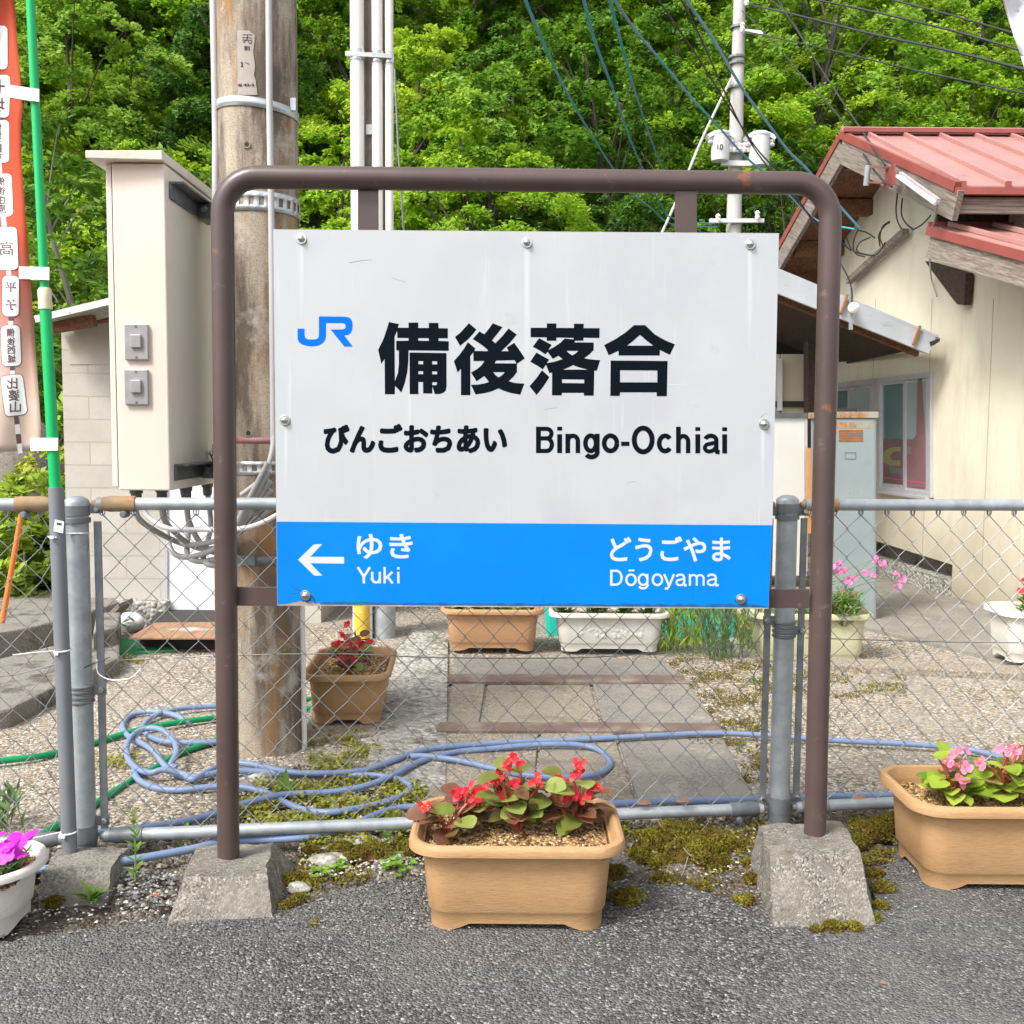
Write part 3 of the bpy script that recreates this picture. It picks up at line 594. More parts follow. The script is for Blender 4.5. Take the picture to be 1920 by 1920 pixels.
L = Letters(smap); L.fit('どうごやま', 1143.5, 1005.5, 1370, 1053, bold=1.15); w_ = 13.5; strokes(L, 3.31, 900, 920, [
    (15, [(815,490),(815,590)]), (w_, [(815,497)]+el(845,540,34,43,90,-90,16)+[(815,583)]), (w_, el(937,553,29,33,0,360,24)), (11, [(922,495),(958,495)]),
    (w_, el(1012,553,27,33,0,360,24)), (w_, [(1039,517),(1039,585)]+el(1012,585,27,22,0,-155,12)), (w_, el(1101,553,29,33,0,360,24)),
    (w_, [(1143,518),(1173,590)]), (w_, [(1204,518),(1172,596),(1163,608),(1147,607)]),
    (w_, el(1243,538,24,17,165,0,10)+[(1267,575),(1272,588),(1283,587)]), (12, [(1267,547),(1243,552)]+el(1241,570,22,17,95,270,10)+[(1256,585),(1267,568)]),
    (w_, [(1303,518),(1303,590)]), (12, arch(1303,1345,524,590,550,20)), (12, arch(1345,1388,524,590,550,20)),
    (w_, el(1438,538,25,17,165,0,10)+[(1463,575),(1468,588),(1482,587)]), (12, [(1463,547),(1438,552)]+el(1436,570,22,17,95,270,10)+[(1451,585),(1463,568)])]); L.build('right_stop_lettering', M_whitev, board)
# weather marks: pale run-off streaks under the bolts, grime rings, a torn film corner and scratches
def flat(pts, mat, name, lay):
    q = [P(x, y, YS-.0009-lay*2e-5) for x, y in pts]; MB().add(q, [tuple(range(len(q)))]).build(name, mat, board)
_st = [paint('runoff_%s' % n_, c_, None, 4, .4) for n_, c_ in (('faint', (.475, .495, .51)), ('pale', (.50, .52, .535)), ('bright', (.53, .545, .555)))]
for (x, y, ln, wd) in ((565, 458, 150, 9), (988, 466, 260, 13), (1406, 470, 190, 10), (536, 800, 120, 7), (1430, 806, 110, 8)):
    for k in range(3):
        ww, l2 = wd*(1-.28*k), ln*(1-.25*k); flat([(x-ww/2, y+3*k), (x+ww/2, y+3*k), (x+ww*.55, y+l2*.5), (x+ww*.2, y+l2), (x-ww*.3, y+l2*.97), (x-ww*.5, y+l2*.55)], _st[k], 'runoff_streak', 1+k)
M_grime = paint('grime', (.27, .25, .19), (.36, .34, .28), 60, .8); M_bgrime = paint('blue_grime', (.0, .07, .20), (.0, .11, .32), 40, .7)
for (x, y) in ((567, 451), (989, 457), (1408, 460), (536, 790), (1434, 797)):
    flat([(x+(9.5+random.uniform(-.8, 1.6))*math.cos(a), y+(9.5+random.uniform(-.8, 1.6))*math.sin(a)) for a in np.linspace(0, 6.1, 18)], M_grime, 'grime_ring', 5)
for (x, y) in ((574, 1118), (1390, 1125)):
    flat([(x+(11+random.uniform(-1.5, 2))*math.cos(a), y+(11+random.uniform(-1.5, 2))*math.sin(a)) for a in np.linspace(0, 6.1, 18)], M_bgrime, 'grime_ring', 5)
for pts, mt_ in (([(543, 1097), (558, 1105), (575, 1110), (588, 1118), (594, 1131), (590, 1131), (584, 1120), (572, 1112), (556, 1107)], M_bgrime), ([(548, 1112), (562, 1112), (562, 1113.2), (548, 1113.6)], M_bgrime), ([(655, 492), (676, 488), (697, 486.5), (697, 487.6), (676, 489.4), (656, 493.4)], M_grime), ([(1252, 719.5), (1287, 721.5), (1287, 722.6), (1252, 721)], _st[2]), ([(735, 521), (760, 528), (760, 529), (735, 522)], M_grime), ([(1425, 783), (1433, 776), (1443, 774), (1433, 777), (1426, 784)], M_grime), ([(1175, 905), (1192, 902), (1192, 903), (1175, 906)], M_grime), ([(1020, 767), (1045, 764), (1045, 764.8), (1020, 768)], M_grime)): flat(pts, mt_, 'scratch', 6)
e_ = [(600, 1130)]+[(600+i*12, 1129.5+i*.072+random.uniform(-2.2, 1.2)) for i in range(1, 70)]; flat(e_+[(1440, 1138.5), (600, 1133)], M_bgrime, 'grime_edge', 6)
for (x, y) in ((565, 448), (988, 455), (1407, 458), (534, 788), (1432, 795), (573, 1116), (1389, 1123)):
    c = P(x, y, YS-.001); b = MB().lathe(c, [(.0125, 0), (.0125, -.0016)], 20, 'Y')
    b.lathe((c[0], c[1]-.0016, c[2]), [(.0088, 0), (.0088, -.0058), (.0068, -.0074)], 6, 'Y'); b.build('bolt', M_steel, board, bevel=.0008)
    b = MB().lathe((c[0], c[1]-.0072, c[2]), [(.0062, 0), (.0055, -.0032), (.0035, -.0046), (.0008, -.005)], 14, 'Y'); b.build('dome_nut', M_steel, board, smooth=True)

# footings: broken-topped concrete blocks
def footing(name, top, bot, mat, label, seed, group, hole=None):
    """top and bot: four corners near-left, near-right, far-right, far-left"""
    n = 14; rr = random.Random(seed); m = MB()
    T = [Vector(p) for p in top]; B = [Vector(p) for p in bot]
    def bil(q, u, v): return q[0].lerp(q[1], u).lerp(q[3].lerp(q[2], u), v)
    grid = {}; vs = []; fs = []
    def key(p):
        k = tuple(round(x, 5) for x in p)
        if k not in grid:
            grid[k] = len(vs); s = .0017; vs.append(tuple(c+rr.uniform(-s, s)+.003*math.sin(c2*45+seed) for c, c2 in zip(p, (p[1], p[2], p[0]))))
        return grid[k]
    def patch(f):
        for i in range(n):
            for j in range(n): fs.append(tuple(key(f(a/n, b/n)) for a, b in ((i, j), (i+1, j), (i+1, j+1), (i, j+1))))
    patch(lambda u, v: bil(T, u, v))
    for a, b in ((0, 1), (1, 2), (2, 3), (3, 0)): patch(lambda u, v, a=a, b=b: B[a].lerp(B[b], u).lerp(T[a].lerp(T[b], u), v))
    m.add(vs, fs); o = m.build(name, mat, smooth=True); return tag(o, label, 'concrete footing', group)
def blk(l0, r0, l1, r1, y0, yf, zt, zb):  # pixel corners of the near face
    pass
tl = [G(345, 1648, .075), G(498, 1640, .08), G(512, 1580, .055), G(372, 1583, .045)]; bl_ = [G(300, 1752), G(520, 1735), G(565, 1640, -.03), G(345, 1640, -.03)]
footing('concrete_footing', tl, [(p[0], p[1], -.03) for p in bl_], M_blockc, 'rough mossy concrete footing under the left leg of the sign frame', 3, 'sign frame footings')
tl = [G(1446, 1606, .135), G(1612, 1600, .135), G(1578, 1540, .115), G(1425, 1548, .115)]; bl_ = [G(1452, 1755), G(1652, 1750), G(1630, 1620), G(1400, 1620)]
footing('concrete_footing', tl, [(p[0], p[1], -.03) for p in bl_], M_blockc, 'tall tapered concrete footing under the right leg of the sign frame', 8, 'sign frame footings')
tl = [G(76, 1632, .06), G(205, 1624, .06), G(240, 1588, .05), G(110, 1592, .05)]; bl_ = [G(74, 1698, 0), G(204, 1690, 0), G(250, 1630, 0), G(100, 1630, 0)]
footing('concrete_footing', tl, [(p[0], p[1], -.03) for p in bl_], M_block2, 'low grey concrete footing under the left fence post', 5, None)

# ================================================================== CHAIN LINK FENCE
fence = thing('chain_link_fence', (-.2, 2.7, .0), 'galvanised chain link fence with two posts and pipe rails behind the station sign', 'fence')
YF0, YF1 = 2.62, 2.87
pL = P(160, 1588, YF0); pLt = P(150, 930, YF0); pR = P(1460, 1540, YF1); pRt = P(1470, 928, YF1)
def fx(t): return Vector((pL[0]+(pR[0]-pL[0])*t, pL[1]+(pR[1]-pL[1])*t, 0))     # along the fence, ground plan
dirF = (fx(1)-fx(0)).normalized(); nF = Vector((dirF.y, -dirF.x, 0))
zT0, zT1 = P(300, 944, 2.65)[2], P(1600, 946, 2.9)[2]; zB0, zB1 = P(200, 1566, 2.63)[2], P(1600, 1508, 2.9)[2]
rp, rr_ = .0285, .0165
dirL = Vector((-math.cos(R(14)), -math.sin(R(14)), 0))
for (p, pt, side) in ((pL, pLt, 0), (pR, pRt, 1)):
    zt = pt[2]; b = Vector(p); 
    post = MB().tube([(b.x, b.y, b.z-.15), (b.x, b.y, zt-.012)], rp, 24).build('post', M_galv, fence, smooth=True)
    MB().lathe((b.x, b.y, zt-.014), [(rp+.003, -.016), (rp+.003, 0), (rp*.96, .006), (rp*.6, .012), (.004, .014)], 24).build('cap', M_galv, post, smooth=True)
    for (dz, hh, ex) in ((-.037, .026, .0035), (-.062, .012, .005)): MB().lathe((b.x, b.y, zt+dz), [(rp+ex, -hh/2), (rp+ex, hh/2)], 24).build('clamp_band', M_galvd, post, smooth=True)
    mid = (zt+zB0)/2-.085 if not side else (zt+zB1)/2+.05
    m = MB()
    for k in range(4): m.lathe((b.x, b.y, mid+k*.013), [(rp+.001, -.005), (rp+.005, -.002), (rp+.005, .002), (rp+.001, .005)], 24)
    m.build('clamp_band', M_galvd, post, smooth=True)
    zb = (zB0, zB1)[side]
    MB().lathe((b.x, b.y, zb+.012), [(rp+.0035, -.022), (rp+.0035, .022)], 24).build('clamp_band', M_galvd, post, smooth=True)
    MB().lathe((b.x, b.y, zb-.022), [(rp+.002, -.018), (rp+.002, .012)], 24).build('clamp_band', M_galvd, post, smooth=True)
    for sgn, dv in ((1, dirF), (-1, -dirF if side else dirL)):
        e = b+dv*(rp+.024)
        for zz in (zt-.060, mid+(.0 if sgn > 0 else .03), zb+.014):
            m = MB().beam(b+dv*rp+Vector((0, 0, zz)), b+dv*(rp+.034)+Vector((0, 0, zz)), .005, .026)
            m.build('clamp_tab', M_galvd, post, bevel=.001)
            c = b+dv*(rp+.022)+Vector((0, -.003, zz)); MB().lathe(tuple(c), [(.0085, 0), (.0085, -.006), (.006, -.009)], 6, 'Y').build('bolt', M_steel, post)
        bz = b+dv*(rp+.0215)
        MB().box((bz.x, bz.y, (zt-.065+zb+.02)/2), (.019, .006, zt-.085-zb), math.atan2(dv.y, dv.x)).build('tension_bar', M_galvd, fence, bevel=.001)
def rail(a, b, name): return MB().tube([a, b], rr_, 20).build(name, M_galv, fence, smooth=True)
far = fx(2.1); nl = fx(0)+dirL*1.1
def zz_(z0, z1, t): return z0+(z1-z0)*t
segs = [(fx(0)+dirF*.05, fx(1)-dirF*.05, .03, .98), (fx(1)+dirF*.05, far, 1.03, 2.1), (nl, fx(0)+dirL*.05, -.5, 0)]
for si, (a, b, ta, tb) in enumerate(segs):
    for nm, z0, z1 in (('top_rail', zT0, zT1), ('bottom_rail', zB0, zB1)):
        za, zb = (zz_(z0, z1, ta), zz_(z0, z1, tb)) if si < 2 else (z0-.005, z0)
        A = Vector((a.x, a.y, za)); B = Vector((b.x, b.y, zb)); d = (B-A).normalized()
        ra = rail(A, B, nm)
        ends = ((A, d), (B, -d)) if si == 0 else (((A, d),) if si == 1 else ((B, -d),))
        for e, dd in ends:
            mat = M_rusty if nm == 'top_rail' else M_galvd
            MB().tube([e-dd*.012, e+dd*.006, e+dd*.03, e+dd*.095], [.008, .015, .0205, .0205], 18).build('end_sleeve', mat, ra, smooth=True)
            c = e+dd*.07+Vector((0, -.012, -.026)); MB().lathe(tuple(c), [(.010, .02), (.010, -.004), (.0065, -.009)], 8, 'Y').build('sleeve_bolt', M_galvd, ra)
# chain link mesh: zig-zag wires hooked into each other
def link_panel(A, B, z0a, z0b, z1a, z1b, pitch=.078, q=.083, rw=.00165):
    A = Vector(A); B = Vector(B); Lg = (B-A).length; d = (B-A)/Lg; n = Vector((d.y, -d.x, 0)); m = MB()
    for k in range(int(Lg/(pitch/2))+1):
        pts = []; rows = int((z1a-z0a)/(q/2))+1
        for j in range(rows+1):
            u = (k+((j+k) % 2))*pitch/2; s = 1 if (j+k) % 2 else -1; u = min(max(u+s*.0016, 0), Lg); t = u/Lg
            top = z1a+(z1b-z1a)*t-rr_*.9; bot = z0a+(z0b-z0a)*t+.004
            z = top-.012-j*q/2
            if z < bot: pts.append(A+d*u+Vector((0, 0, bot))); break
            pts.append(A+d*u+n*(s*.0026+.002*math.sin(k*1.7+j*.9))+Vector((0, 0, z))+Vector((random.uniform(-.0012, .0012), 0, random.uniform(-.0015, .0015))))
        if pts: 
            p0 = pts[0]; pts = [p0+Vector((0, .0, .014))]+pts
            m.tube(pts, rw, 5, cap=False)
        if k % 2 == 0:
            u = k*pitch/2; t = u/Lg; top = z1a+(z1b-z1a)*t; c = A+d*(u)+Vector((0, 0, top-rr_-.004))
            m.tube([c+d*(.007*math.cos(a))+Vector((0, 0, .010*math.sin(a))) for a in [i*math.pi/5 for i in range(11)]], rw*.9, 5, cap=False)
    return m.build('mesh_panel', M_wire, fence, smooth=True)
a, b = fx(0)+dirF*.062, fx(1)-dirF*.062; link_panel((a.x, a.y, 0), (b.x, b.y, 0), zB0, zB1, zT0, zT1)
a, b = fx(1)+dirF*.062, far; link_panel((a.x, a.y, 0), (b.x, b.y, 0), zB1, zz_(zB0, zB1, 2.1), zT1, zz_(zT0, zT1, 2.1))
a, b = nl, fx(0)+dirL*.062; link_panel((a.x, a.y, 0), (b.x, b.y, 0), zB0-.005, zB0, zT0-.005, zT0)
def ftube(pts, r=.0016): MB().tube(smoothpts(pts, 6), r, 5).build('tension_wire', M_wire, fence, smooth=True)
ftube([P(220, 1238, 2.645), P(420, 1229, 2.67), P(640, 1226, 2.71), P(830, 1233, 2.74), P(1080, 1233, 2.79), P(1260, 1222, 2.83), P(1425, 1203, 2.865)])
ftube([P(1510, 1196, 2.89), P(1640, 1200, 2.91), P(1800, 1204, 2.95), P(1990, 1206, 3.0)])
ftube([P(-40, 1275, 2.52), P(40, 1262, 2.57), P(110, 1243, 2.605)])
for k in range(9):   # stretcher wire wound round the tension bars
    pass

# ================================================================== FLAG POLE, BANNER
YP = 2.535
hold = thing('pipe_holder', P(132, 1606, YP), 'dark grey plastic pipe standing beside the left fence post and holding the green flag pole', 'pipe')
MB().tube([P(131, 1608, YP), P(105, 914, YP)], .0185, 24).build('pipe', M_grayp, hold, smooth=True)
b = P(112, 988, YP-.019); MB().prism([P(103, 974, YP-.0195), P(120, 978, YP-.0195), P(118, 1000, YP-.0195), P(100, 996, YP-.0195)], (0, .0008, 0)).build('price_sticker', M_paper, hold)
L = Letters(lambda x, y, k: P(x, y, YP-.0198-k*1e-5))
for i in range(9): L.stroke([(106.5+i*1.1, 979.5+i*.2), (106+i*1.1, 984+i*.2)], .5+.25*(i % 3))
L.build('barcode', M_ink, hold)
for i, (y, lead) in enumerate(((1006, 0), (1222, 1), (1562, 2))):
    t = (y-914)/694.; c = P(105+26*t, y, YP); pc_ = pL
    if lead == 0: pts = [(c[0]+.021*math.cos(a), c[1]+.021*math.sin(a), c[2]) for a in np.linspace(R(100), R(280), 8)] + [(pc_[0]-.01, pc_[1]-.033, c[2]+.002), (pc_[0]+.024, pc_[1]-.022, c[2]+.002), (pc_[0]+.03, pc_[1]+.0, c[2])]
    else: pts = [(c[0]+.0205*math.cos(a), c[1]+.0205*math.sin(a), c[2]+.0004*k) for k, a in enumerate(np.linspace(R(80), R(430), 16))]
    m = MB().tube(pts, .0022, 6)
    if lead: m.tube(smoothpts([P(105+26*t-14, y-2, YP-.02), P(60, y+2+8*(lead-1), YP-.05), P(24, y+6+12*(lead-1), YP-.06)], 5), .0016, 6)
    m.box((c[0]-.004, c[1]-.023, c[2]), (.009, .008, .007))
    tag(m.build('cable_tie', M_tie), ('white cable tie joining the grey pipe to the fence post near its top', 'white cable tie with a long tail round the middle of the grey pipe', 'white cable tie round the foot of the grey pipe')[i], 'cable tie', 'cable ties on the flag pole holder')
o = MB().tube(smoothpts([P(182, 1236, 2.6), P(184, 1262, 2.59), P(210, 1275, 2.57), P(245, 1271, 2.56), P(264, 1254, 2.56)], 6), .0015, 6).build('cable_tie', M_tie)
tag(o, 'loose curved tail of a white cable tie hanging on the left fence post clamp', 'cable tie')
o = MB().tube(smoothpts([P(158, 1252, 2.58), P(178, 1243, 2.575), P(206, 1232, 2.58)], 6), .0017, 6).build('cable_tie', M_black); tag(o, 'black cable tie on the left fence post clamp', 'cable tie')
fp = thing('flag_pole', P(105, 914, YP), 'bright green telescopic flag pole rising from the grey pipe at the left edge', 'flag pole')
MB().tube([P(105, 940, YP), P(85, 575, YP)], .0138, 18).build('lower_tube', M_green, fp, smooth=True)
MB().tube([P(85.2, 580, YP), P(85, 576, YP), P(84.2, 562, YP), P(83.6, 545, YP), P(83, 540, YP)], [.0165, .0165, .0155, .0165, .013], 18).build('joint', M_joint, fp, smooth=True)
MB().tube([P(83.5, 548, YP), P(57, 0, YP), P(50.5, -140, YP)], .0105, 18).build('upper_tube', M_green, fp, smooth=True)
# banner cloth
def bY(x, y): return YP+.012+.012*math.sin(x*.055+y*.006)+.008*math.sin(y*.021+1)
edgeR = [(-140, 16), (0, 27), (100, 34), (180, 41), (205, 43), (235, 39), (300, 40), (440, 51), (560, 60), (700, 70), (800, 77), (846, 75)]
ys_ = [p[0] for p in edgeR]; xs_ = [p[1] for p in edgeR]
nx, ny = 40, 70; vs = []
for j in range(ny+1):
    y = -140+986*j/ny; xr = np.interp(y, ys_, xs_)
    for i in range(nx+1):
        x = -330+(xr+330)*i/nx; vs.append(P(x, y+(4*(1-i/nx) if j == ny else 0), bY(x, y)))
m = MB(); k0 = len(vs); m.add(vs, [(j*(nx+1)+i, j*(nx+1)+i+1, (j+1)*(nx+1)+i+1, (j+1)*(nx+1)+i) for j in range(ny) for i in range(nx)])
banner = thing('banner', P(70, 846, YP+.012), 'orange red railway banner seen from behind with mirrored station names, tied to the green pole', 'banner')
cl = m.build('cloth', M_cloth, banner, smooth=True); sm = cl.modifiers.new('s', 'SOLIDIFY'); sm.thickness = .0006
def rrect(cx, cy, w_, h_, r, rot=0, n=5):
    out = []
    for sx, sy, a0 in ((1, -1, -90), (1, 1, 0), (-1, 1, 90), (-1, -1, 180)):
        for i in range(n+1):
            a = R(a0+90*i/n); out.append((cx+sx*(w_/2-r)+r*math.cos(a), cy+sy*(h_/2-r)+r*math.sin(a)))
    c, s = math.cos(rot), math.sin(rot); return [((x-cx)*c-(y-cy)*s+cx, (x-cx)*s+(y-cy)*c+cy) for x, y in out]
names = [('山ノ内', -12, 89, 52, 82, 0), ('七塚', -5, 180, 46, 80, .03), ('備後三日市', -4, 265, 42, 80, .0), ('備後庄原', 2, 366, 42, 80, -.04), ('高', 12, 466, 42, 80, -.04), ('平子', 20, 555, 31, 76, 0), ('備後西城', 20.5, 648, 36, 76, -.04), ('比婆山', 26, 741, 42, 76, -.13)]
strip = [(x, y) for _, x, y, *_r2 in names]+[(38, 850)]
bmap = lambda e: (lambda x, y, k: P(x, y, bY(x, y)-e-k*8e-6))
for (x0, y0), (x1, y1) in zip(strip[:-1], strip[1:]):
    Ld, Lw = Letters(bmap(.0010)), Letters(bmap(.0011))
    Lw.stroke([(x0+(x1-x0)*i/20, y0+(y1-y0)*i/20) for i in range(21)], 9); Lw.build('route_line', M_label, banner)
    if y1 > 600:
        for i in (0, 2, 4):
            q = [((i+k/5)/6, k) for k in range(6)]; Ld = Letters(bmap(.0013)); Ld.stroke([(x0+(x1-x0)*a, y0+(y1-y0)*a) for a, _k in q], 9)
            if (y0+(y1-y0)*i/6 > y0+30) or i: Ld.build('route_mark', M_bink, banner)
def lgrid(cx, cy, w_, h_, r, rot):
    v = []; nr, nc = 26, 8; c, s2 = math.cos(rot), math.sin(rot)
    ys3 = [-h_/2+r*(1-math.cos(i/6*math.pi/2)) for i in range(7)]; ys3 = ys3+list(np.linspace(-h_/2+r, h_/2-r, 12))[1:-1]+[-y for y in reversed(ys3)]
    for y in ys3:
        d = max(0, abs(y)-(h_/2-r)); hw = w_/2-r+math.sqrt(max(0, r*r-d*d))
        for i in range(nc+1): x = -hw+2*hw*i/nc; v.append((cx+x*c-y*s2, cy+x*s2+y*c))
    n = len(ys3); return v, [(j*(nc+1)+i, j*(nc+1)+i+1, (j+1)*(nc+1)+i+1, (j+1)*(nc+1)+i) for j in range(n-1) for i in range(nc)]
for nm, cx, cy, w_, h_, rot in names:
    Lo = Letters(bmap(.0014)); Lo.put(*lgrid(cx, cy, w_+2.4, h_+2.4, 10, rot)); Ll = Letters(bmap(.0017)); Ll.put(*lgrid(cx, cy, w_, h_, 9, rot)); lb = Ll.build('name_label', M_label, banner); Lo.build('label_outline', M_bink, lb)
    n = len(nm); st = (h_-10)/n; gs = min(st*.95, w_*.62); Lt = Letters(bmap(.0021))
    for i, ch in enumerate(nm):
        yy = cy-(h_-10)/2+st*(i+.5); xx = cx-math.sin(rot)*(yy-cy)
        Lt.fit(ch, xx-gs/2, yy-gs/2, xx+gs/2, yy+gs/2, bold=.35, flip=True)
    Lt.build('name_lettering', M_bink, lb)
for (x0, x1, yc, sl_) in ((18, 73, 175, .18), (35, 92, 512, .05), (57, 108, 833, 0)):
    ytop = yc-11; q = []
    for t in np.linspace(0, 1, 9):
        x = x0+(x1-x0)*t; q.append((x, yc+sl_*(x-(x0+x1)/2)*.8))
    m = MB(); vs = []
    for k, (x, y) in enumerate(q):
        Yk = bY(x, y)-.003 if k < 4 else YP-.0175
        vs += [P(x, y-12, Yk), P(x, y+12, Yk)]
    e = len(vs); last = q[-1]
    vs += [P(last[0]+1.5, last[1]-12, YP), P(last[0]+1.5, last[1]+12, YP), P(last[0], last[1]-10, YP+.016), P(last[0], last[1]+14, YP+.016), P(q[3][0], q[3][1]-10, bY(*q[3])+.004), P(q[3][0], q[3][1]+14, bY(*q[3])+.004)]
    nq = len(vs)//2; m.add(vs, [(2*i, 2*i+1, 2*i+3, 2*i+2) for i in range(nq-1)])
    m.build('fastening_tab', M_tab, banner, smooth=True)
# white flag corner at the top right
m = MB(); vs = []; fe = [(-160, 1868), (0, 1880), (60, 1898), (130, 1922), (260, 1960)]
for j in range(31):
    y = -160+420*j/30; xl = np.interp(y, [p[0] for p in fe], [p[1] for p in fe])
    for i in range(21):
        x = xl+(2130-xl)*i/20; vs.append(P(x, y, 2.3+.02*math.sin(x*.06+y*.02)+.01*math.sin(y*.07)))
m.add(vs, [(j*21+i, j*21+i+1, (j+1)*21+i+1, (j+1)*21+i) for j in range(30) for i in range(20)])
wf = thing('white_banner', P(1960, 260, 2.3), 'white cloth flag whose hemmed edge enters at the top right corner', 'banner')
o = m.build('cloth', M_grayclo, wf, smooth=True); sm = o.modifiers.new('s', 'SOLIDIFY'); sm.thickness = .0008
MB().tube([P(np.interp(y, [p[0] for p in fe], [p[1] for p in fe])+3, y, 2.3+.02*math.sin(1880*.06+y*.02)+.01*math.sin(y*.07)-.001) for y in range(-160, 261, 12)], .0022, 6).build('hem', M_tie, wf, smooth=True)
MB().tube([P(2130, -400, 2.3), P(2118, 1560, 2.3)], .011, 12).build('flag_staff', M_tie, wf, smooth=True)

# ================================================================== PLANTERS
def rr_loop(a, b, r, nc=6, ns=14):
    """rounded rectangle with evenly cut sides; returns xy list"""
    pts = []; r = min(r, a*.98, b*.98)
    cs = [(a-r, -b+r, -90), (a-r, b-r, 0), (-a+r, b-r, 90), (-a+r, -b+r, 180)]
    for k, (cx, cy, a0) in enumerate(cs):
        arc_ = [(cx+r*math.cos(R(a0+90*i/nc)), cy+r*math.sin(R(a0+90*i/nc))) for i in range(nc+1)]
        pts += arc_; nx_, ny_, na = cs[(k+1) % 4]; e = (nx_+r*math.cos(R(na)), ny_+r*math.sin(R(na))); s = arc_[-1]
        pts += [(s[0]+(e[0]-s[0])*i/ns, s[1]+(e[1]-s[1])*i/ns) for i in range(1, ns)]
    return pts
def loft(m, loops, cap_last=False):
    n = len(loops[0]); base = len(m.v); vs = [p for l in loops for p in l]
    fs = [(i*n+j, i*n+(j+1) % n, (i+1)*n+(j+1) % n, (i+1)*n+j) for i in range(len(loops)-1) for j in range(n)]
    if cap_last: fs.append(tuple((len(loops)-1)*n+j for j in range(n)))
    m.add(vs, fs)
def make_planter(loc, label, mat, a=.245, b=.168, h=.222, group='planters along the fence', relief=False, round_=False):
    t = thing('flower_planter', loc, label, 'planter', group); lx, ly, lz = loc; ro = .075 if not round_ else .12
    def lp(fa, fb, z, r): return [(lx+x, ly+y, lz+z) for x, y in rr_loop(a*fa, b*fb, r)]
    def foot(fa, fb, r):
        out = []
        for x, y in rr_loop(a*fa, b*fb, r):
            d = min(max((a*fa*.70-abs(x))/(a*fa*.12), 0), 1) if abs(y) > b*fb*.9 else min(max((b*fb*.5-abs(y))/(b*fb*.16), 0), 1)
            out.append((lx+x, ly+y, lz+.015*d))
        return out
    m = MB()
    loft(m, [foot(.795, .74, ro*.62), lp(.80, .75, .036, ro*.62), lp(.812, .768, .040, ro*.64), lp(.826, .782, .046, ro*.66), lp(.845, .81, h*.5, ro*.7), lp(.872, .845, h*.86, ro*.74)])
    loft(m, [[(x, y, lz+.018) for x, y, _ in lp(.77, .72, 0, ro*.6)], lp(.845, .80, h*.86, ro*.7)], False)
    m.v += []; n = len(rr_loop(1, 1, .1)); m.f.append(tuple(len(m.v)-2*n+j for j in range(n)))
    body = m.build('body', mat, t, smooth=True)
    if relief:
        m = MB()
        for sx in (-.13, -.06, 0, .06, .13):
            for k in range(9):
                u = sx+random.uniform(-.03, .03); v = h*.5+random.uniform(-.03, .03); yy = -b*.815-.0005
                m.lathe((lx+u, ly+yy, lz+v), [(.010, .002), (.008, -.002), (.002, -.003)], 7, 'Y')
        m.build('relief', mat, body, smooth=True)
    m = MB()
    loft(m, [lp(.872, .845, h*.86, ro*.74), lp(.985, .975, h*.875, ro), lp(1.0, .995, h*.885, ro*1.03), lp(1, 1, h*.945, ro*1.04), lp(.985, .975, h*.985, ro), lp(.955, .93, h, ro*.96), lp(.925, .89, h*.985, ro*.9), lp(.905, .865, h*.93, ro*.86), lp(.845, .80, h*.66, ro*.8)])
    m.build('rim', mat, t, smooth=True)
    m = MB(); vs = []; nx, ny = 60, 40; A, B = a*.87, b*.83
    for j in range(ny+1):
        for i in range(nx+1):
            u, v = -1+2*i/nx, -1+2*j/ny; x = A*u*math.sqrt(1-.12*v*v*v*v*abs(u)**6); y = B*v*math.sqrt(max(0, 1-.22*abs(u)**8*abs(v)))
            vs.append((lx+x, ly+y, lz+h*.80+.006*hsum(x*2.3+lx, y*2.3, 3)+random.uniform(-.003, .004)))
    m.add(vs, [(j*(nx+1)+i, j*(nx+1)+i+1, (j+1)*(nx+1)+i+1, (j+1)*(nx+1)+i) for j in range(ny) for i in range(nx)])
    m.build('soil', M_soil, t, smooth=True)
    # bark crumbs on the soil
    m = MB()
    for k in range(260):
        x, y = random.uniform(-A*.92, A*.92), random.uniform(-B*.92, B*.92); s = random.uniform(.003, .009)
        M3 = Matrix.Rotation(random.uniform(0, 6), 3, 'Z') @ Matrix.Rotation(random.uniform(-.6, .6), 3, 'X')
        q = [M3 @ Vector(v) for v in ((-s, 0, 0), (s*.3, -s*.55, 0), (s, 0, 0), (0, s*.5, 0), (0, 0, s*.5), (0, 0, -s*.4))]
        c = Vector((lx+x, ly+y, lz+h*.80+.004)); m.add([c+p for p in q], [(0, 1, 4), (1, 2, 4), (2, 3, 4), (3, 0, 4), (1, 0, 5), (2, 1, 5), (3, 2, 5), (0, 3, 5)])
    o = m.build('bark_crumb', M_soil, t); o['kind'] = 'stuff'
    return t
def leaf(m, p, d, nrm, L, W, cup=.25, tint=.5, shape=((0, .0), (.22, .72), (.5, 1), (.78, .78), (1, 0)), droop=.15):
    d = Vector(d).normalized(); nrm = Vector(nrm); nrm = (nrm-d*nrm.dot(d)).normalized(); s = d.cross(nrm)
    p = Vector(p); vs = []; k = len(shape)
    for (t, w_) in shape:
        c = p+d*L*t-nrm*(droop*L*t*t); vs += [c+s*W*.5*w_+nrm*W*.5*w_*cup, c, c-s*W*.5*w_+nrm*W*.5*w_*cup]
    fs = []
    for i in range(k-1): fs += [(3*i, 3*i+1, 3*i+4, 3*i+3), (3*i+1, 3*i+2, 3*i+5, 3*i+4)]
    m.add(vs, fs, min(max(tint, 0), 1))
ROUND = ((0, .25), (.12, .75), (.35, 1), (.62, .98), (.85, .65), (1, .12))
LANCE = ((0, .3), (.25, .85), (.5, 1), (.78, .6), (1, .03))
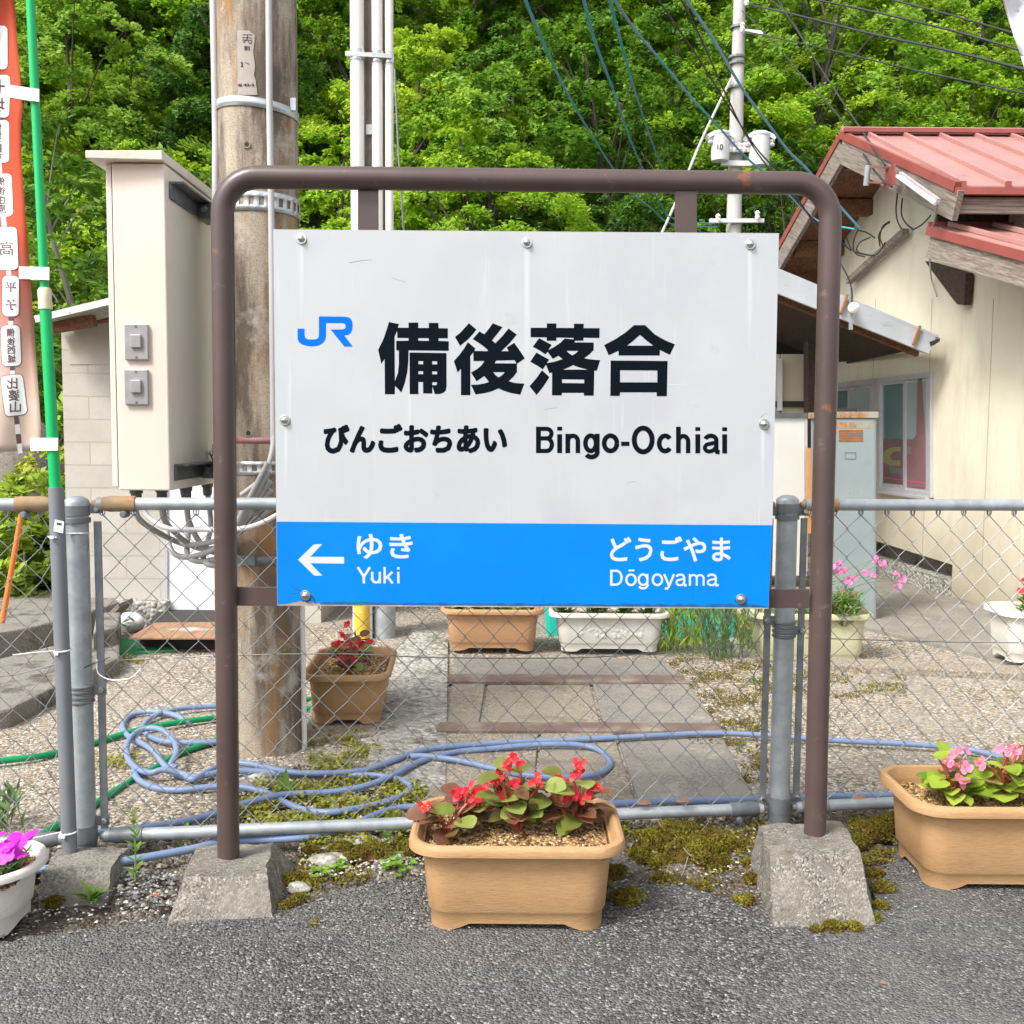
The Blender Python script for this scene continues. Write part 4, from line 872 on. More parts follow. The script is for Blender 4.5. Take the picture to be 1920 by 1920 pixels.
def flower(m, p, up, r, n=4, tint=.5, cup=.5, wid=1.0):
    up = Vector(up).normalized(); q = up.cross(Vector((.3, .2, 1))).normalized(); v = up.cross(q); ph = random.uniform(0, 6)
    for i in range(n):
        a = ph+i*2*math.pi/n; d = q*math.cos(a)+v*math.sin(a)
        rr = r*(1 if n > 4 or i % 2 == 0 else .62)
        leaf(m, p, d+up*cup, up-d*cup, rr, rr*wid, .12, min(.9, tint+random.uniform(-.25, .25)), ((0, .3), (.35, .9), (.7, 1), (.92, .7), (1, .35)))
def begonia(loc, label, hgt, nl, nf, lm, lm2, pet, rad=.085, group='begonias in the planters', big=1.0, seed=0):
    random.seed(seed+100); t = thing('begonia', loc, label, 'flower', group); b = Vector(loc)
    st, l1, l2, fl, ce = MB(), MB(), MB(), MB(), MB(); tips = []
    for i in range(max(4, nl//4)):
        a = random.uniform(0, 6.28); rr = rad*random.uniform(.2, .8); tip = b+Vector((rr*math.cos(a), rr*.8*math.sin(a), hgt*random.uniform(.5, 1)))
        mid = b.lerp(tip, .5)+Vector((random.uniform(-.012, .012), random.uniform(-.012, .012), .012)); st.tube(smoothpts([b+Vector((0, 0, -.01)), mid, tip], 4), [.0045-.0002*k for k in range(9)], 6); tips.append((mid, tip))
    for i in range(nl):
        mid, tip = random.choice(tips); u = random.uniform(.0, 1); p = b.lerp(mid, .4).lerp(tip, u); a = random.uniform(0, 6.28)
        d = Vector((math.cos(a), math.sin(a), random.uniform(-.1, .55))); L = random.uniform(.036, .058)*big
        q = p+d.normalized()*random.uniform(.012, .03); st.tube([p, q], .0016, 5)
        leaf(random.choice((l1, l1, l2, l2)), q, d, Vector((random.uniform(-.5, .5), random.uniform(-.7, .2), 1)), L, L*random.uniform(.8, 1.0), random.uniform(.1, .4), random.random(), ROUND, random.uniform(0, .35))
    for i in range(nf):
        mid, tip = tips[i % len(tips)]; p = tip+Vector((random.uniform(-.03, .03), random.uniform(-.03, .01), random.uniform(.0, .028)))
        st.tube([tip.lerp(mid, .3), p], .0014, 5)
        for k in range(random.choice((2, 3, 3))):
            c = p+Vector((random.uniform(-.014, .014), random.uniform(-.014, .004), random.uniform(-.012, .012))); up = Vector((random.uniform(-.6, .6), -1, random.uniform(.0, .9)))
            flower(fl, c, up, random.uniform(.010, .0145)*big, 4, .5, .45, 1.0); cc = c+up.normalized()*.004
            if random.random() < .3: fl.tube([cc-up.normalized()*.003, cc+up.normalized()*.003], [.0028, .001], 6, tint=1.0)
    st.build('stem', M_stem, t, smooth=True); l1.build('foliage', lm, t, smooth=True)
    if l2.v: l2.build('foliage', lm2, t, smooth=True)
    fl.build('blossom', pet, t, smooth=True); return t
z0 = .006
fp_ = make_planter((.017, 2.352, z0), 'tan plastic planter with red begonias on the asphalt below the station sign', M_tan, h=.208)
SZ = z0+.208*.8
def at_soil(px, py): g = G(px, py, SZ); return (g[0], g[1], SZ)
for i, (px, py, h, nl, nf, rad, lab) in enumerate((
        (846, 1570, .08, 16, 3, .05, 'low bronze begonia at the left end of the front planter'), (885, 1548, .10, 24, 6, .07, 'green leaved red begonia left of centre in the front planter'),
        (972, 1560, .16, 44, 11, .095, 'tallest red begonia in the middle of the front planter'), (1075, 1556, .135, 42, 10, .09, 'bushy red begonia at the right end of the front planter'))):
    begonia(at_soil(px, py), lab, h, nl, nf, M_begl, M_begb, M_red, rad, 'red begonias in the front planter', seed=i)
make_planter((1.24, 2.575, z0), 'tan plastic planter with pink begonias at the right edge of the asphalt', M_tan, a=.255)
for i, (px, py, h, nl, nf, rad, lab) in enumerate(((1785, 1512, .12, 40, 6, .085, 'pink begonia with lime leaves nearer the sign in the right planter'), (1890, 1508, .17, 44, 7, .09, 'taller pink begonia cut by the right edge of the photo'))):
    begonia(at_soil(px, py), lab, h, nl, nf, M_limel, M_limel, M_pink, rad, 'pink begonias in the right planter', 1.15, 20+i)
# white planter with magenta dianthus, left edge
wp = make_planter((-1.285, 2.245, z0), 'white plastic planter with magenta dianthus at the lower left edge', M_wpl, a=.235, b=.125, h=.150, round_=True)
def bushy(name, loc, label, cat, h, rad, n, lm, L, W, fl=None, nf=0, fr=.015, npet=5, group=None, fz=(.8, 1.1), seed=0, shape=LANCE, cup=.1, stems=True, lowest=.12):
    random.seed(seed+300); t = thing(name, loc, label, cat, group); b = Vector(loc); st, l1, f1 = MB(), MB(), MB(); ends = []
    for i in range(n):
        a = random.uniform(0, 6.28); rr = rad*math.sqrt(random.random()); hh = h*random.uniform(.55, 1)*(1-.25*rr/rad)
        tip = b+Vector((rr*math.cos(a), rr*math.sin(a), hh)); base_ = b+Vector((.35*rr*math.cos(a), .35*rr*math.sin(a), 0)); mid = base_.lerp(tip, .5)+Vector((0, 0, .06*h))
        pts = smoothpts([base_, mid, tip], 4); st.tube(pts, .0016, 5); ends.append(tip)
        k = max(4, int(hh/(L*.42)))
        for j in range(k):
            u = lowest+(1-lowest)*(j+random.random()*.5)/k; p = pts[min(int(u*(len(pts)-1)), len(pts)-1)]; a2 = random.uniform(0, 6.28)
            for s in (0, math.pi):
                d = Vector((math.cos(a2+s), math.sin(a2+s), random.uniform(.2, 1.0))); leaf(l1, p, d, (0, 0, 1), L*random.uniform(.6, 1.1), W*random.uniform(.7, 1.1), cup, random.random(), shape, .2)
    st.build('stem', M_gstem, t); l1.build('foliage', lm, t, smooth=True)
    if nf:
        for i in range(nf):
            e = random.choice(ends); p = Vector((e[0]+random.uniform(-.02, .02), e[1]+random.uniform(-.02, .02), b.z+h*random.uniform(*fz)))
            flower(f1, p, (random.uniform(-.6, .6), random.uniform(-1, 0), random.uniform(.3, 1)), fr*random.uniform(.8, 1.15), npet, .5, .15, .95)
        f1.build('blossom', fl, t, smooth=True)
    return t
bushy('dianthus', (-1.15, 2.235, .115), 'magenta dianthus with narrow grey green leaves in the white pot at the lower left', 'flower', .085, .08, 44, M_dianl, .035, .006, M_mag, 22, .019, 5, None, (.7, 1.15), 1)
# planters beyond the fence
back = make_planter((-.095, 5.2, .03), 'brown planter with leafy seedlings under the sign, beyond the paved path', M_terra, a=.262, b=.165, h=.215, group='planters beyond the fence')
for i, dx in enumerate((-.16, -.05, .06, .16)): bushy('seedling', (-.095+dx, 5.16, .03+.172), ('pale green seedling at the left end of the brown planter beyond the path', 'pale green seedling left of the middle of the brown planter beyond the path', 'pale green seedling right of the middle of the brown planter beyond the path', 'pale green seedling at the right end of the brown planter beyond the path')[i], 'plant', .085, .06, 9, M_limel, .045, .03, M_red, 1, .008, 4, 'seedlings in the brown planter', seed=i, shape=ROUND)
bw = make_planter((.495, 5.2, .03), 'white planter with moulded flower relief beside the brown planter', M_wpl, a=.305, b=.165, h=.20, group='planters beyond the fence', relief=True)
for i, dx in enumerate((-.21, -.07, .08, .2)): bushy('leafy_plant', (.495+dx, 5.18, .03+.16), ('green leafy plant at the left end of the white relief planter', 'green leafy plant left of the middle of the white relief planter', 'broad green leafy plant right of the middle of the white relief planter', 'green leafy plant with pink buds at the right end of the white relief planter')[i], 'plant', .16, .07, 12, M_leafB, .075, .026, M_sil, 3 if i == 3 else 0, .012, 5, 'plants in the white relief planter', (.4, .7), seed=20+i)
ang = make_planter((0, 0, 0), 'brown planter with red begonias standing end on beside the concrete pole', M_tan, a=.262, b=.165, h=.195, group='planters beyond the fence')
_g = G(648, 1356, .04); ang.location = (_g[0]-.008, _g[1]+.205, .038); ang.rotation_euler = (0, 0, R(93))
c = Vector(ang.location)
for i, (dx, dy) in enumerate(((.02, -.16), (-.02, -.02), (.0, .14))): begonia((c.x+dx, c.y+dy, c.z+.155), ('red begonia at the near end of the end-on brown planter', 'red begonia in the middle of the end-on brown planter', 'red begonia at the far end of the end-on brown planter')[i], .13, 20, 5, M_begl, M_begb, M_red, .085, 'red begonias in the end-on brown planter', seed=40+i)
cp = make_planter((1.49, 5.12, .0), 'yellowed cream planter of pink silene beyond the right fence post', M_cpl, a=.30, b=.17, h=.25, group='planters beyond the fence')
bushy('silene', (1.63, 5.03, .17), 'bushy pink flowered silene spilling over the yellowed planter', 'flower', .24, .13, 60, M_weed, .06, .013, None, 0, .01, 5, None, seed=5)
bushy('silene', (1.40, 5.05, .19), 'lower silene leaves at the left end of the yellowed planter', 'flower', .12, .12, 30, M_dianl, .055, .012, None, 0, .01, 5, None, seed=6)
def pxflowers(name, label, pts, Y, base, cat='flower'):
    t = thing(name, base, label, cat); st, fl = MB(), MB(); b = Vector(base)
    for (x, y) in pts:
        p = Vector(P(x, y, Y+random.uniform(-.05, .05))); s = b+Vector((random.uniform(-.12, .12), random.uniform(-.05, .05), .05)); st.tube(smoothpts([s, s.lerp(p, .55)+Vector((0, 0, .04)), p], 4), .0018, 5)
        for k in range(6): flower(fl, p+Vector((random.uniform(-.016, .016), random.uniform(-.016, .016), random.uniform(-.010, .010))), (random.uniform(-.5, .5), -.8, random.uniform(0, 1)), .010, 5, .5, .2, 1)
    st.build('stem', M_gstem, t); fl.build('blossom', M_sil, t, smooth=True); return t
pxflowers('silene', 'tall pink silene stalks above the yellowed planter beside the locker', [(1562, 1065), (1572, 1072), (1580, 1070), (1590, 1090), (1596, 1086), (1600, 1086), (1570, 1057), (1622, 1073), (1637, 1080), (1641, 1048), (1655, 1056), (1683, 1074), (1692, 1086), (1580, 1110), (1682, 1100)], 5.05, (1.45, 5.05, .2))
wr = make_planter((2.56, 4.92, .05), 'white planter at the right edge beyond the fence', M_wpl, a=.23, b=.16, h=.25, group='planters beyond the fence')
bushy('red_flowered_plant', (2.5, 4.9, .25), 'leafy plant with a red flower in the white planter at the right edge', 'plant', .17, .09, 14, M_weed, .06, .024, M_red, 5, .02, 5, None, seed=9)

# ================================================================== HOSES
def hose(name, pts, r, mat, label, group, zz=.024, lift=None):
    q = []
    for i, (x, y) in enumerate(pts): q.append(G(x, y, zz+(lift[i] if lift else .006*math.sin(i*1.3)+.006)))
    return tag(MB().tube(smoothpts(q, 7), r, 12).build(name, mat, smooth=True), label, 'hose', group)
ring = [(284+47*math.cos(a), 1407-42*math.sin(a)) for a in np.linspace(R(-40), R(300), 12)]
hb = [(330, 1440)]+ring+[(345, 1452), (362, 1461), (392, 1445), (425, 1431), (470, 1433), (540, 1447), (600, 1450), (680, 1445), (740, 1425), (800, 1405), (900, 1396), (1000, 1390), (1060, 1388), (1200, 1381), (1330, 1375), (1440, 1379), (1560, 1388), (1700, 1395), (1800, 1403), (1870, 1418), (1925, 1436)]
GH = 'blue hoses on the yard behind the fence'
hose('garden_hose', hb, .0100, M_blue, 'blue hose with a standing coil, running far right along the yard', GH, lift=[.02]+[.012+.03*(.5+.5*math.sin(i/11*6.28)) for i in range(12)]+[.012]*(len(hb)-13))
hose('garden_hose', [(410, 1324), (345, 1328), (300, 1338), (276, 1352), (268, 1368), (290, 1385), (330, 1392), (405, 1391), (470, 1380)], .0100, M_blue, 'blue hose loop lying behind the standing coil', GH)
hose('garden_hose', [(355, 1356), (325, 1340), (280, 1334), (245, 1342), (230, 1360), (238, 1378), (262, 1392), (290, 1410), (308, 1435), (330, 1452), (370, 1456), (420, 1447), (480, 1446), (560, 1453), (640, 1454), (700, 1454), (745, 1461), (768, 1474), (758, 1490), (715, 1506), (670, 1516), (620, 1523), (575, 1520), (535, 1505), (500, 1487), (450, 1475), (400, 1475), (340, 1481), (295, 1478), (262, 1464), (250, 1446)], .0100, M_blue, 'blue hose in wide flat loops left of the front planter', GH, .022)
hose('garden_hose', [(20, 1600), (110, 1572), (180, 1562), (260, 1553), (340, 1541), (400, 1526), (440, 1512), (500, 1496), (545, 1489), (620, 1485), (680, 1475), (730, 1457), (790, 1427), (850, 1411), (920, 1404), (1000, 1397), (1070, 1396), (1115, 1403), (1140, 1420), (1142, 1438), (1115, 1452), (1060, 1458), (985, 1453), (920, 1440), (860, 1426), (800, 1418), (770, 1418)], .0100, M_blue, 'blue hose crossing the path and doubling back in a long narrow bend', GH, .03)
hose('garden_hose', [(60, 1632), (190, 1620), (265, 1609), (360, 1592), (430, 1577), (560, 1571), (640, 1556), (700, 1530), (745, 1516), (800, 1513), (960, 1514), (1150, 1507), (1250, 1502), (1420, 1499), (1560, 1493), (1650, 1492), (1760, 1488), (1930, 1480)], .0105, M_blue, 'blue hose lying along the bottom rail of the fence', GH, .022)
hose('green_hose', [(-60, 1442), (0, 1427), (60, 1420), (110, 1411), (180, 1392), (240, 1374), (300, 1360), (400, 1346), (480, 1336), (560, 1330), (620, 1326)], .0112, M_ghose, 'bright green hose running from the left edge behind the concrete pole', 'green hoses', .022)
hose('green_hose', [(60, 1575), (100, 1553), (180, 1506), (240, 1468), (290, 1440), (340, 1412), (400, 1390), (460, 1370), (560, 1318), (600, 1310)], .0112, M_ghose, 'bright green hose passing under the blue coil to the fence foot', 'green hoses', .014)

# ================================================================== CONCRETE POLE WITH FITTINGS
cxp, cyp, rpl = P(489, 700, 3.55)[0], 3.55, .1335
pole = thing('utility_pole', (cxp, cyp, 0), 'thick stained concrete pole with steel bands and numbers, directly behind the sign', 'utility pole')
MB().tube([(cxp, cyp, z) for z in (-.3, .3, 1, 2, 3.0, 4.2)], [rpl*k for k in (1.03, 1.02, 1.005, .99, .98, .96)], 48).build('shaft', M_pole, pole, smooth=True)
def zat(py, px=480): return on_cyl(px, py, cxp, cyp, rpl)[2]
def band(z, hgt, mat, name='steel_band', tilt=0, holes=False, ex=.003):
    n = 52; m = MB(); zs = [-hgt/2, -hgt*.22, hgt*.22, hgt/2] if holes else [-hgt/2, hgt/2]; vs = []
    for zz in zs:
        for i in range(n):
            a = 2*math.pi*i/n; vs.append((cxp+(rpl+ex)*math.cos(a), cyp+(rpl+ex)*math.sin(a), z+zz+tilt*math.cos(a)))
    fs = [(k*n+i, k*n+(i+1) % n, (k+1)*n+(i+1) % n, (k+1)*n+i) for k in range(len(zs)-1) for i in range(n) if not (holes and k == 1 and i % 2)]
    m.add(vs, fs); o = m.build(name, mat, pole, smooth=True); s = o.modifiers.new('s', 'SOLIDIFY'); s.thickness = .002; return o
M_bandm = paint('band_steel', (.46, .50, .52), (.56, .60, .62), 8, .35, .6)
b1 = band(zat(190), .030, M_bandm, tilt=-.012)
c = on_cyl(550, 196, cxp, cyp, rpl+.006); MB().box(c, (.018, .012, .040)).build('band_buckle', M_bandm, b1)
band(zat(376), .062, M_bandm, 'perforated_band', holes=True); band(zat(878), .045, M_bandm, 'perforated_band', holes=True)
band(zat(826), .020, paint('pink_tape', (.52, .16, .18), (.26, .16, .17), 12, .6), 'pink_tape', ex=.001)
band(zat(1276), .05, paint('old_band', (.22, .20, .17), (.30, .27, .24), 8, .8), 'perforated_band', holes=True, ex=.002)
band(zat(1052), .030, M_galvd, ex=.004); MB().box(on_cyl(462, 1050, cxp, cyp, rpl+.012), (.06, .02, .034)).build('band_buckle', M_galvd, pole)
for (x, y) in ((463, 271), (466, 812)):
    c = on_cyl(x, y, cxp, cyp, rpl); MB().lathe((c[0], c[1]-.001, c[2]), [(.0125, .012), (.0125, -.002), (.008, -.002), (.008, .010)], 16, 'Y').build('bolt_socket', M_pole, pole); MB().lathe((c[0], c[1]-.0015, c[2]), [(.0078, .0), (.0078, -.0012)], 14, 'Y').build('socket_hole', M_gap, pole)
cm = lambda e: (lambda x, y, k: on_cyl(x, y, cxp, cyp, rpl*.99+e+k*1e-5))
wst = paint('worn_white_paint', (.42, .375, .34), (.35, .30, .26), 14, .8, spots=[((.30, .22, .16), 16, .6, .72)])
L = Letters(cm(.002), 1e-5); 
for i in range(6):
    x0 = 445; n = 14; ys2 = np.linspace(57, 178, n); 
    if i: break
    vs = []; 
    for k, yy in enumerate(ys2):
        wv = 31+1.5*math.sin(k*1.1)+ (4 if k > 9 else 0) - (9 if k < 1 else 0)
        for u in np.linspace(0, 1, 6): vs.append((x0+u*wv+.009*(yy-57), yy))
    L.put(vs, [(k*6+u, k*6+u+1, (k+1)*6+u+1, (k+1)*6+u) for k in range(n-1) for u in range(5)])
L.build('number_panel', wst, pole)
L = Letters(cm(.003), 1e-5)
for pts, wd in (([(455, 65), (473, 65.5)], 1.6), ([(454.5, 70.5), (472, 71)], 1.6), ([(454.5, 75), (472.5, 75.3)], 1.6), ([(464, 66), (463, 74), (456, 80)], 1.5), ([(464, 75), (468, 81), (471, 81), (471.5, 77)], 1.4), ([(459, 117), (467.5, 120.2)], 1.2)): L.stroke(pts, wd)
L.fit('割', 457.5, 85.5, 468, 94.5, .15); L.fit('2', 451, 116, 456, 125.2, .35); L.fit('昭', 446.5, 157, 453.5, 162.5, .2); L.fit('42-2', 456.5, 156.5, 477, 161.5, .3)
L.build('number_lettering', M_gap, pole)
def xy_on(px, py, Y): return P(px, py, Y)
m = MB(); 
for dx in (0, 9): m.tube([P(399+dx, -150, 3.5), P(400+dx, 0, 3.5), P(403+dx, 150, 3.5), P(405+dx, 260, 3.5), P(404+dx, 400, 3.5), P(410+dx, 900, 3.5)], .0125-.0005*dx, 12)
m.build('conduit', M_gconduit, pole, smooth=True)
m = MB(); m.tube([P(503, -150, 3.412), P(505, 180, 3.412), P(509, 430, 3.412), P(513, 840, 3.412)], .0105, 10)
m.tube(smoothpts([P(513, 820, 3.405), P(508, 855, 3.39), P(494, 893, 3.38), P(470, 915, 3.38), P(452, 928, 3.38)], 6), .0085, 10); m.build('cable', M_gconduit, pole, smooth=True)
MB().tube([P(566, 1100, 3.53), P(571, 1418, 3.53)], .0095, 12).build('conduit', M_conduit, pole, smooth=True)

# ================================================================== ELECTRICAL CABINET ON THE POLE
xr = P(313, 600, 3.25)[0]; xl = xr-.163; zt = 1.944; zb = .93; y0, y1 = 3.25, 3.80
cab = thing('electrical_cabinet', (xr-.08, 3.5, zb), 'tall cream electrical cabinet with two grey switches, bracketed to the concrete pole', 'cabinet')
body = MB().box(((xl+xr)/2, (y0+y1)/2, (zt+zb)/2), (xr-xl, y1-y0, zt-zb)).build('body', M_cream, cab, bevel=.004)
MB().box((xl-.0135, (y0+y1)/2+.004, (zt+zb)/2+.004), (.019, y1-y0-.012, zt-zb-.012)).build('door', M_cream, cab, bevel=.003)
MB().box((xl-.002, (y0+y1)/2, (zt+zb)/2), (.006, y1-y0-.02, zt-zb-.02)).build('door_gap', M_gap, cab)
lid = MB().hexa([(xl-.062, y0-.045, zt+.003), (xr+.004, y0-.03, zt+.003), (xr+.008, y1+.02, zt+.003), (xl-.062, y1+.02, zt+.003), (xl-.062, y0-.045, zt+.026), (xr+.004, y0-.03, zt+.032), (xr+.008, y1+.02, zt+.034), (xl-.062, y1+.02, zt+.026)]).build('lid', M_lid, cab, bevel=.002)
for (py0, py1) in ((608, 675), (693, 759)):
    q0 = P(236, py1, y0); q1 = P(279, py0, y0); cx = (q0[0]+q1[0])/2; cz = (q0[2]+q1[2])/2; wd = q1[0]-q0[0]; hh = q1[2]-q0[2]
    s = MB().box((cx, y0-.006, cz), (wd, .0118, hh)).build('switch_plate', M_plate, cab, bevel=.003)
    MB().box((cx+.001, y0-.016, cz+.002), (wd*.44, .010, hh*.36)).build('rocker', M_plate, s, bevel=.002)
    for sg in (-1, 1): MB().lathe((cx, y0-.0118, cz+sg*hh*.43), [(.0042, 0), (.0036, -.0016)], 12, 'Y').build('screw', M_galvd, s)
for py in (372, 884):
    zz = P(330, py, 3.4)[2]; br = MB().box((xr+.004, 3.50, zz), (.008, .42, .05)).build('bracket', M_brk, cab, bevel=.001)
    MB().box((xr+.024, 3.50, zz+.025), (.046, .42, .006)).build('bracket_flange', M_brk, br)
    MB().box((xr+.045, 3.60, zz-.005), (.075, .07, .05)).build('clamp_block', M_brk, br, bevel=.002)
    MB().box((xr+.10, 3.60, zz-.004), (.05, .05, .035)).build('clamp_arm', M_brk, br, bevel=.002)
    c = (xr+.03, 3.562, zz); MB().lathe(c, [(.013, .004), (.013, -.008), (.009, -.012)], 6, 'Y').build('bolt', M_galvd, br)
for i in range(6):
    gx = xl+.03+(i % 3)*.055; gy = 3.32+.13*i/1.6; MB().lathe((gx, gy, zb-.045), [(.014, 0), (.017, .012), (.017, .03), (.021, .032), (.021, .046)], 12).build('cable_gland', M_brk, cab, smooth=True)
m = MB()
for i in range(6):
    gx = xl+.03+(i % 3)*.055; gy = 3.32+.13*i/1.6; k = i*.012
    m.tube(smoothpts([(gx, gy, zb-.03), (gx+.01, gy, zb-.10-k), (gx+.07, 3.5-k, zb-.19-k), (gx+.17, 3.43, zb-.19-k), (xr+.17, 3.39-.01*i, zb-.15), (xr+.30, 3.36-.012*i, zb-.06+.03*i)], 7), .0095, 10)
o = tag(m.build('supply_cable', M_grcab, cab, smooth=True))
o = MB().tube(smoothpts([P(268, 955, 3.3), P(285, 975, 3.3), P(320, 992, 3.3), (xr+.07, 3.34, P(400, 995, 3.3)[2]), P(460, 990, 3.3), P(520, 965, 3.32), P(560, 930, 3.4)], 7), .0085, 10).build('supply_cable', M_tie, cab, smooth=True)
tf = bushy('grass_tuft', (xr+.03, 3.66, P(380, 866, 3.6)[2]-.005), 'small tuft of grass growing on the lower cabinet bracket', 'plant', .075, .035, 16, M_weed, .03, .004, seed=3)

# ================================================================== SECOND POLE WITH WHITE CONDUITS
Y2 = 5.6
p2 = thing('service_pole', (P(705, 700, Y2)[0], Y2, 0), 'slim weathered pole carrying three white conduits, behind the sign left of centre', 'utility pole')
c2 = P(704, 300, Y2); MB().tube([(c2[0]-.0, Y2, -.1), (c2[0], Y2, 4.2)], [.072, .066], 24).build('shaft', paint('old_pole', (.15, .125, .105), (.21, .18, .15), 8, .85, spots=[((.30, .29, .27), 3, .55, .7), ((.22, .10, .06), 5, .6, .72)]), p2, smooth=True)
for (a, bx, r) in ((670, 3, .036), (707.5, 3, .028), (730, 3, .0215)):
    c = P(a, 300, Y2-.10)
    MB().tube([(c[0], Y2-.095, .0 if a < 690 else .55), (c[0], Y2-.095, 4.2)], r, 16).build('conduit', M_conduit, p2, smooth=True)
c = P(682, 1200, Y2-.1); MB().tube([(c[0], Y2-.16, .02), (c[0], Y2-.16, .62)], .042, 18).build('yellow_guard', M_yellow, p2, smooth=True)
c = P(697, 1200, Y2-.1); MB().tube([(c[0], Y2-.15, .0), (c[0], Y2-.15, .55)], .011, 10).build('conduit', M_conduit, p2, smooth=True)
c = P(721, 1200, Y2-.1); MB().tube([(c[0], Y2-.1, .0), (c[0], Y2-.1, .6)], .060, 20).build('sleeve', M_galv, p2, smooth=True)
m = MB(); z = P(700, 100, Y2-.13)[2]; 
for a, r in ((670, .040), (707.5, .032), (730, .025)):
    c = P(a, 100, Y2-.1); m.lathe((c[0], Y2-.095, z-.002*(a-670)/10), [(r, -.028), (r+.002, -.010), (r+.001, .010), (r, .028)], 16)
m.beam((P(655, 100, Y2)[0], Y2-.13, z-.002), (P(740, 100, Y2)[0], Y2-.13, z-.014), .012, .022); m.build('clamp_band', M_steel, p2, smooth=True)
c = on_cyl(693, 245, c2[0], Y2, .07); MB().box((c[0], c[1]-.01, c[2]), (.03, .03, .05)).build('bolt', M_galv, p2)
o = MB().tube([P(740, 130, 5.9), P(748, 300, 5.85), P(758, 440, 5.8), P(765, 600, 5.75)], .006, 6).build('guy_wire', M_galvd); tag(o, 'thin grey stay wire just right of the white conduits', 'wire')

# ================================================================== BLOCK SHED, LEFT
YW = 5.9
x0w = P(122, 900, YW)[0]; x1w = P(600, 900, YW)[0]; zr0 = P(120, 612, YW)[2]; zr1 = zr0+(x1w-x0w)*.24
shed = thing('block_shed', ((x0w+x1w)/2, YW+1, 0), 'concrete block shed with a sloping corrugated roof behind the cream cabinet', 'shed')
dx0 = P(313, 1100, YW)[0]
MB().prism([(x0w, YW, -.02), (x1w, YW, -.02), (x1w, YW, zr1), (x0w, YW, zr0)], (0, 2.2, 0)).build('wall', M_blockw, shed)
pxbox(130, 606, 330, 683, YW-.004, .02).build('wall_plate', paint('render_band', (.40, .375, .325), (.46, .43, .38), 5, .9), shed)
m = MB(); nx = 60; vs = []; xa = P(66, 598, 5.45)[0]; xb = x1w+.2; za = P(66, 598, 5.45)[2]; sl_ = .245
for k, (yy, dz) in enumerate(((5.45, 0), (8.4, .0))):
    for th in (0, -.012):
        for i in range(nx+1): pass
for yy in np.linspace(5.45, 8.4, 70):
    for xx in (xa, xb): vs.append((xx, yy, za+(xx-xa)*sl_+.014*math.sin(yy*70)))
m.add(vs, [(2*i, 2*i+1, 2*i+3, 2*i+2) for i in range(69)]); rf = m.build('roof', M_corr, shed, smooth=True); s = rf.modifiers.new('s', 'SOLIDIFY'); s.thickness = .008
MB().beam((xa, 5.45, za-.002), (xb, 5.45, za+(xb-xa)*sl_-.002), .012, .035).build('roof_edge', paint('edge_flashing', (.55, .54, .52), (.64, .63, .61), 9, .6, spots=[((.2, .18, .16), 20, .6, .7)]), rf)
for yy, xe in ((5.58, 128), (5.74, 118)):
    a = P(88, 606, yy); b = P(160, 598, yy); MB().beam((a[0], yy, a[2]-.03), (b[0]+.05, yy, a[2]-.03+(b[0]+.05-a[0])*.18), .05, .06).build('rafter', M_rafter, rf)
MB().beam((x0w-.01, YW-.06, zr0-.02), (x1w, YW-.06, zr1-.02), .05, .05).build('rafter', M_rafter, rf)
pxbox(314, 860, 470, 1172, YW-.03, .03).build('door', M_door, shed, bevel=.003)
pxbox(308, 860, 314, 1174, YW-.04, .04).build('door_frame', M_alu, shed)
pxbox(180, 1128, 312, 1180, YW-.10, .10).build('plinth', M_rough, shed, bevel=.01)
ledge = tag(MB().prism([G(-120, 1268), G(60, 1232), G(132, 1212), G(225, 1178), G(200, 1150), G(100, 1150), G(-120, 1180)], (0, 0, .15)).build('concrete_ledge', M_block2, bevel=.012), 'long dark weathered concrete ledge running into the left edge behind the fence', 'ledge')
tag(MB().prism([G(-120, 1400), G(20, 1370), G(140, 1308), G(225, 1268), G(225, 1225), G(130, 1235), G(-120, 1300)], (0, 0, .085)).build('concrete_step', M_block2, bevel=.012), 'low concrete step in front of the weathered ledge', 'step')
tag(MB().prism([G(176, 1252), G(223, 1240), G(228, 1205), G(182, 1210)], (0, 0, .17)).build('concrete_post', M_block2, bevel=.01), 'short dark concrete block end beside the green mat', 'concrete block')
# low wall behind the second pole
tag(MB().box((P(640, 1150, 6.6)[0], 6.6, .12), (1.1, .2, .4)).build('low_wall', M_block2, bevel=.01), 'low mossy concrete wall behind the yellow pole guard', 'wall')
mat_ = tag(MB().prism([G(240, 1199, .09), G(470, 1199, .09), G(470, 1168, .09), G(290, 1170, .09)], (0, 0, .008)).build('doormat', M_mat), 'patterned brown doormat with green and pink diamonds before the white shed door', 'doormat')
tag(MB().prism([G(262, 1222, 0), G(480, 1222, 0), G(480, 1170, 0), G(300, 1170, 0)], (0, 0, .088)).build('door_step', M_gap), 'black step carrying the patterned doormat', 'step')
tag(MB().prism([G(215, 1229, .014), G(330, 1222, .014), G(330, 1200, .014), G(218, 1200, .014)], (0, 0, .012)).build('green_mat', M_gmat), 'bright green mat on the ground beside the black step', 'mat')
st = P(243, 1168, 5.6); stone = tag(rock_mb((st[0], 5.6, st[2]), (.082, .06, .058), 5, 4, .05).build('decorated_stone', M_stone, smooth=True), 'white stone painted with green leaves beside the shed door', 'stone')
L = Letters(lambda x, y, k: P(x, y, 5.536-k*1e-4))
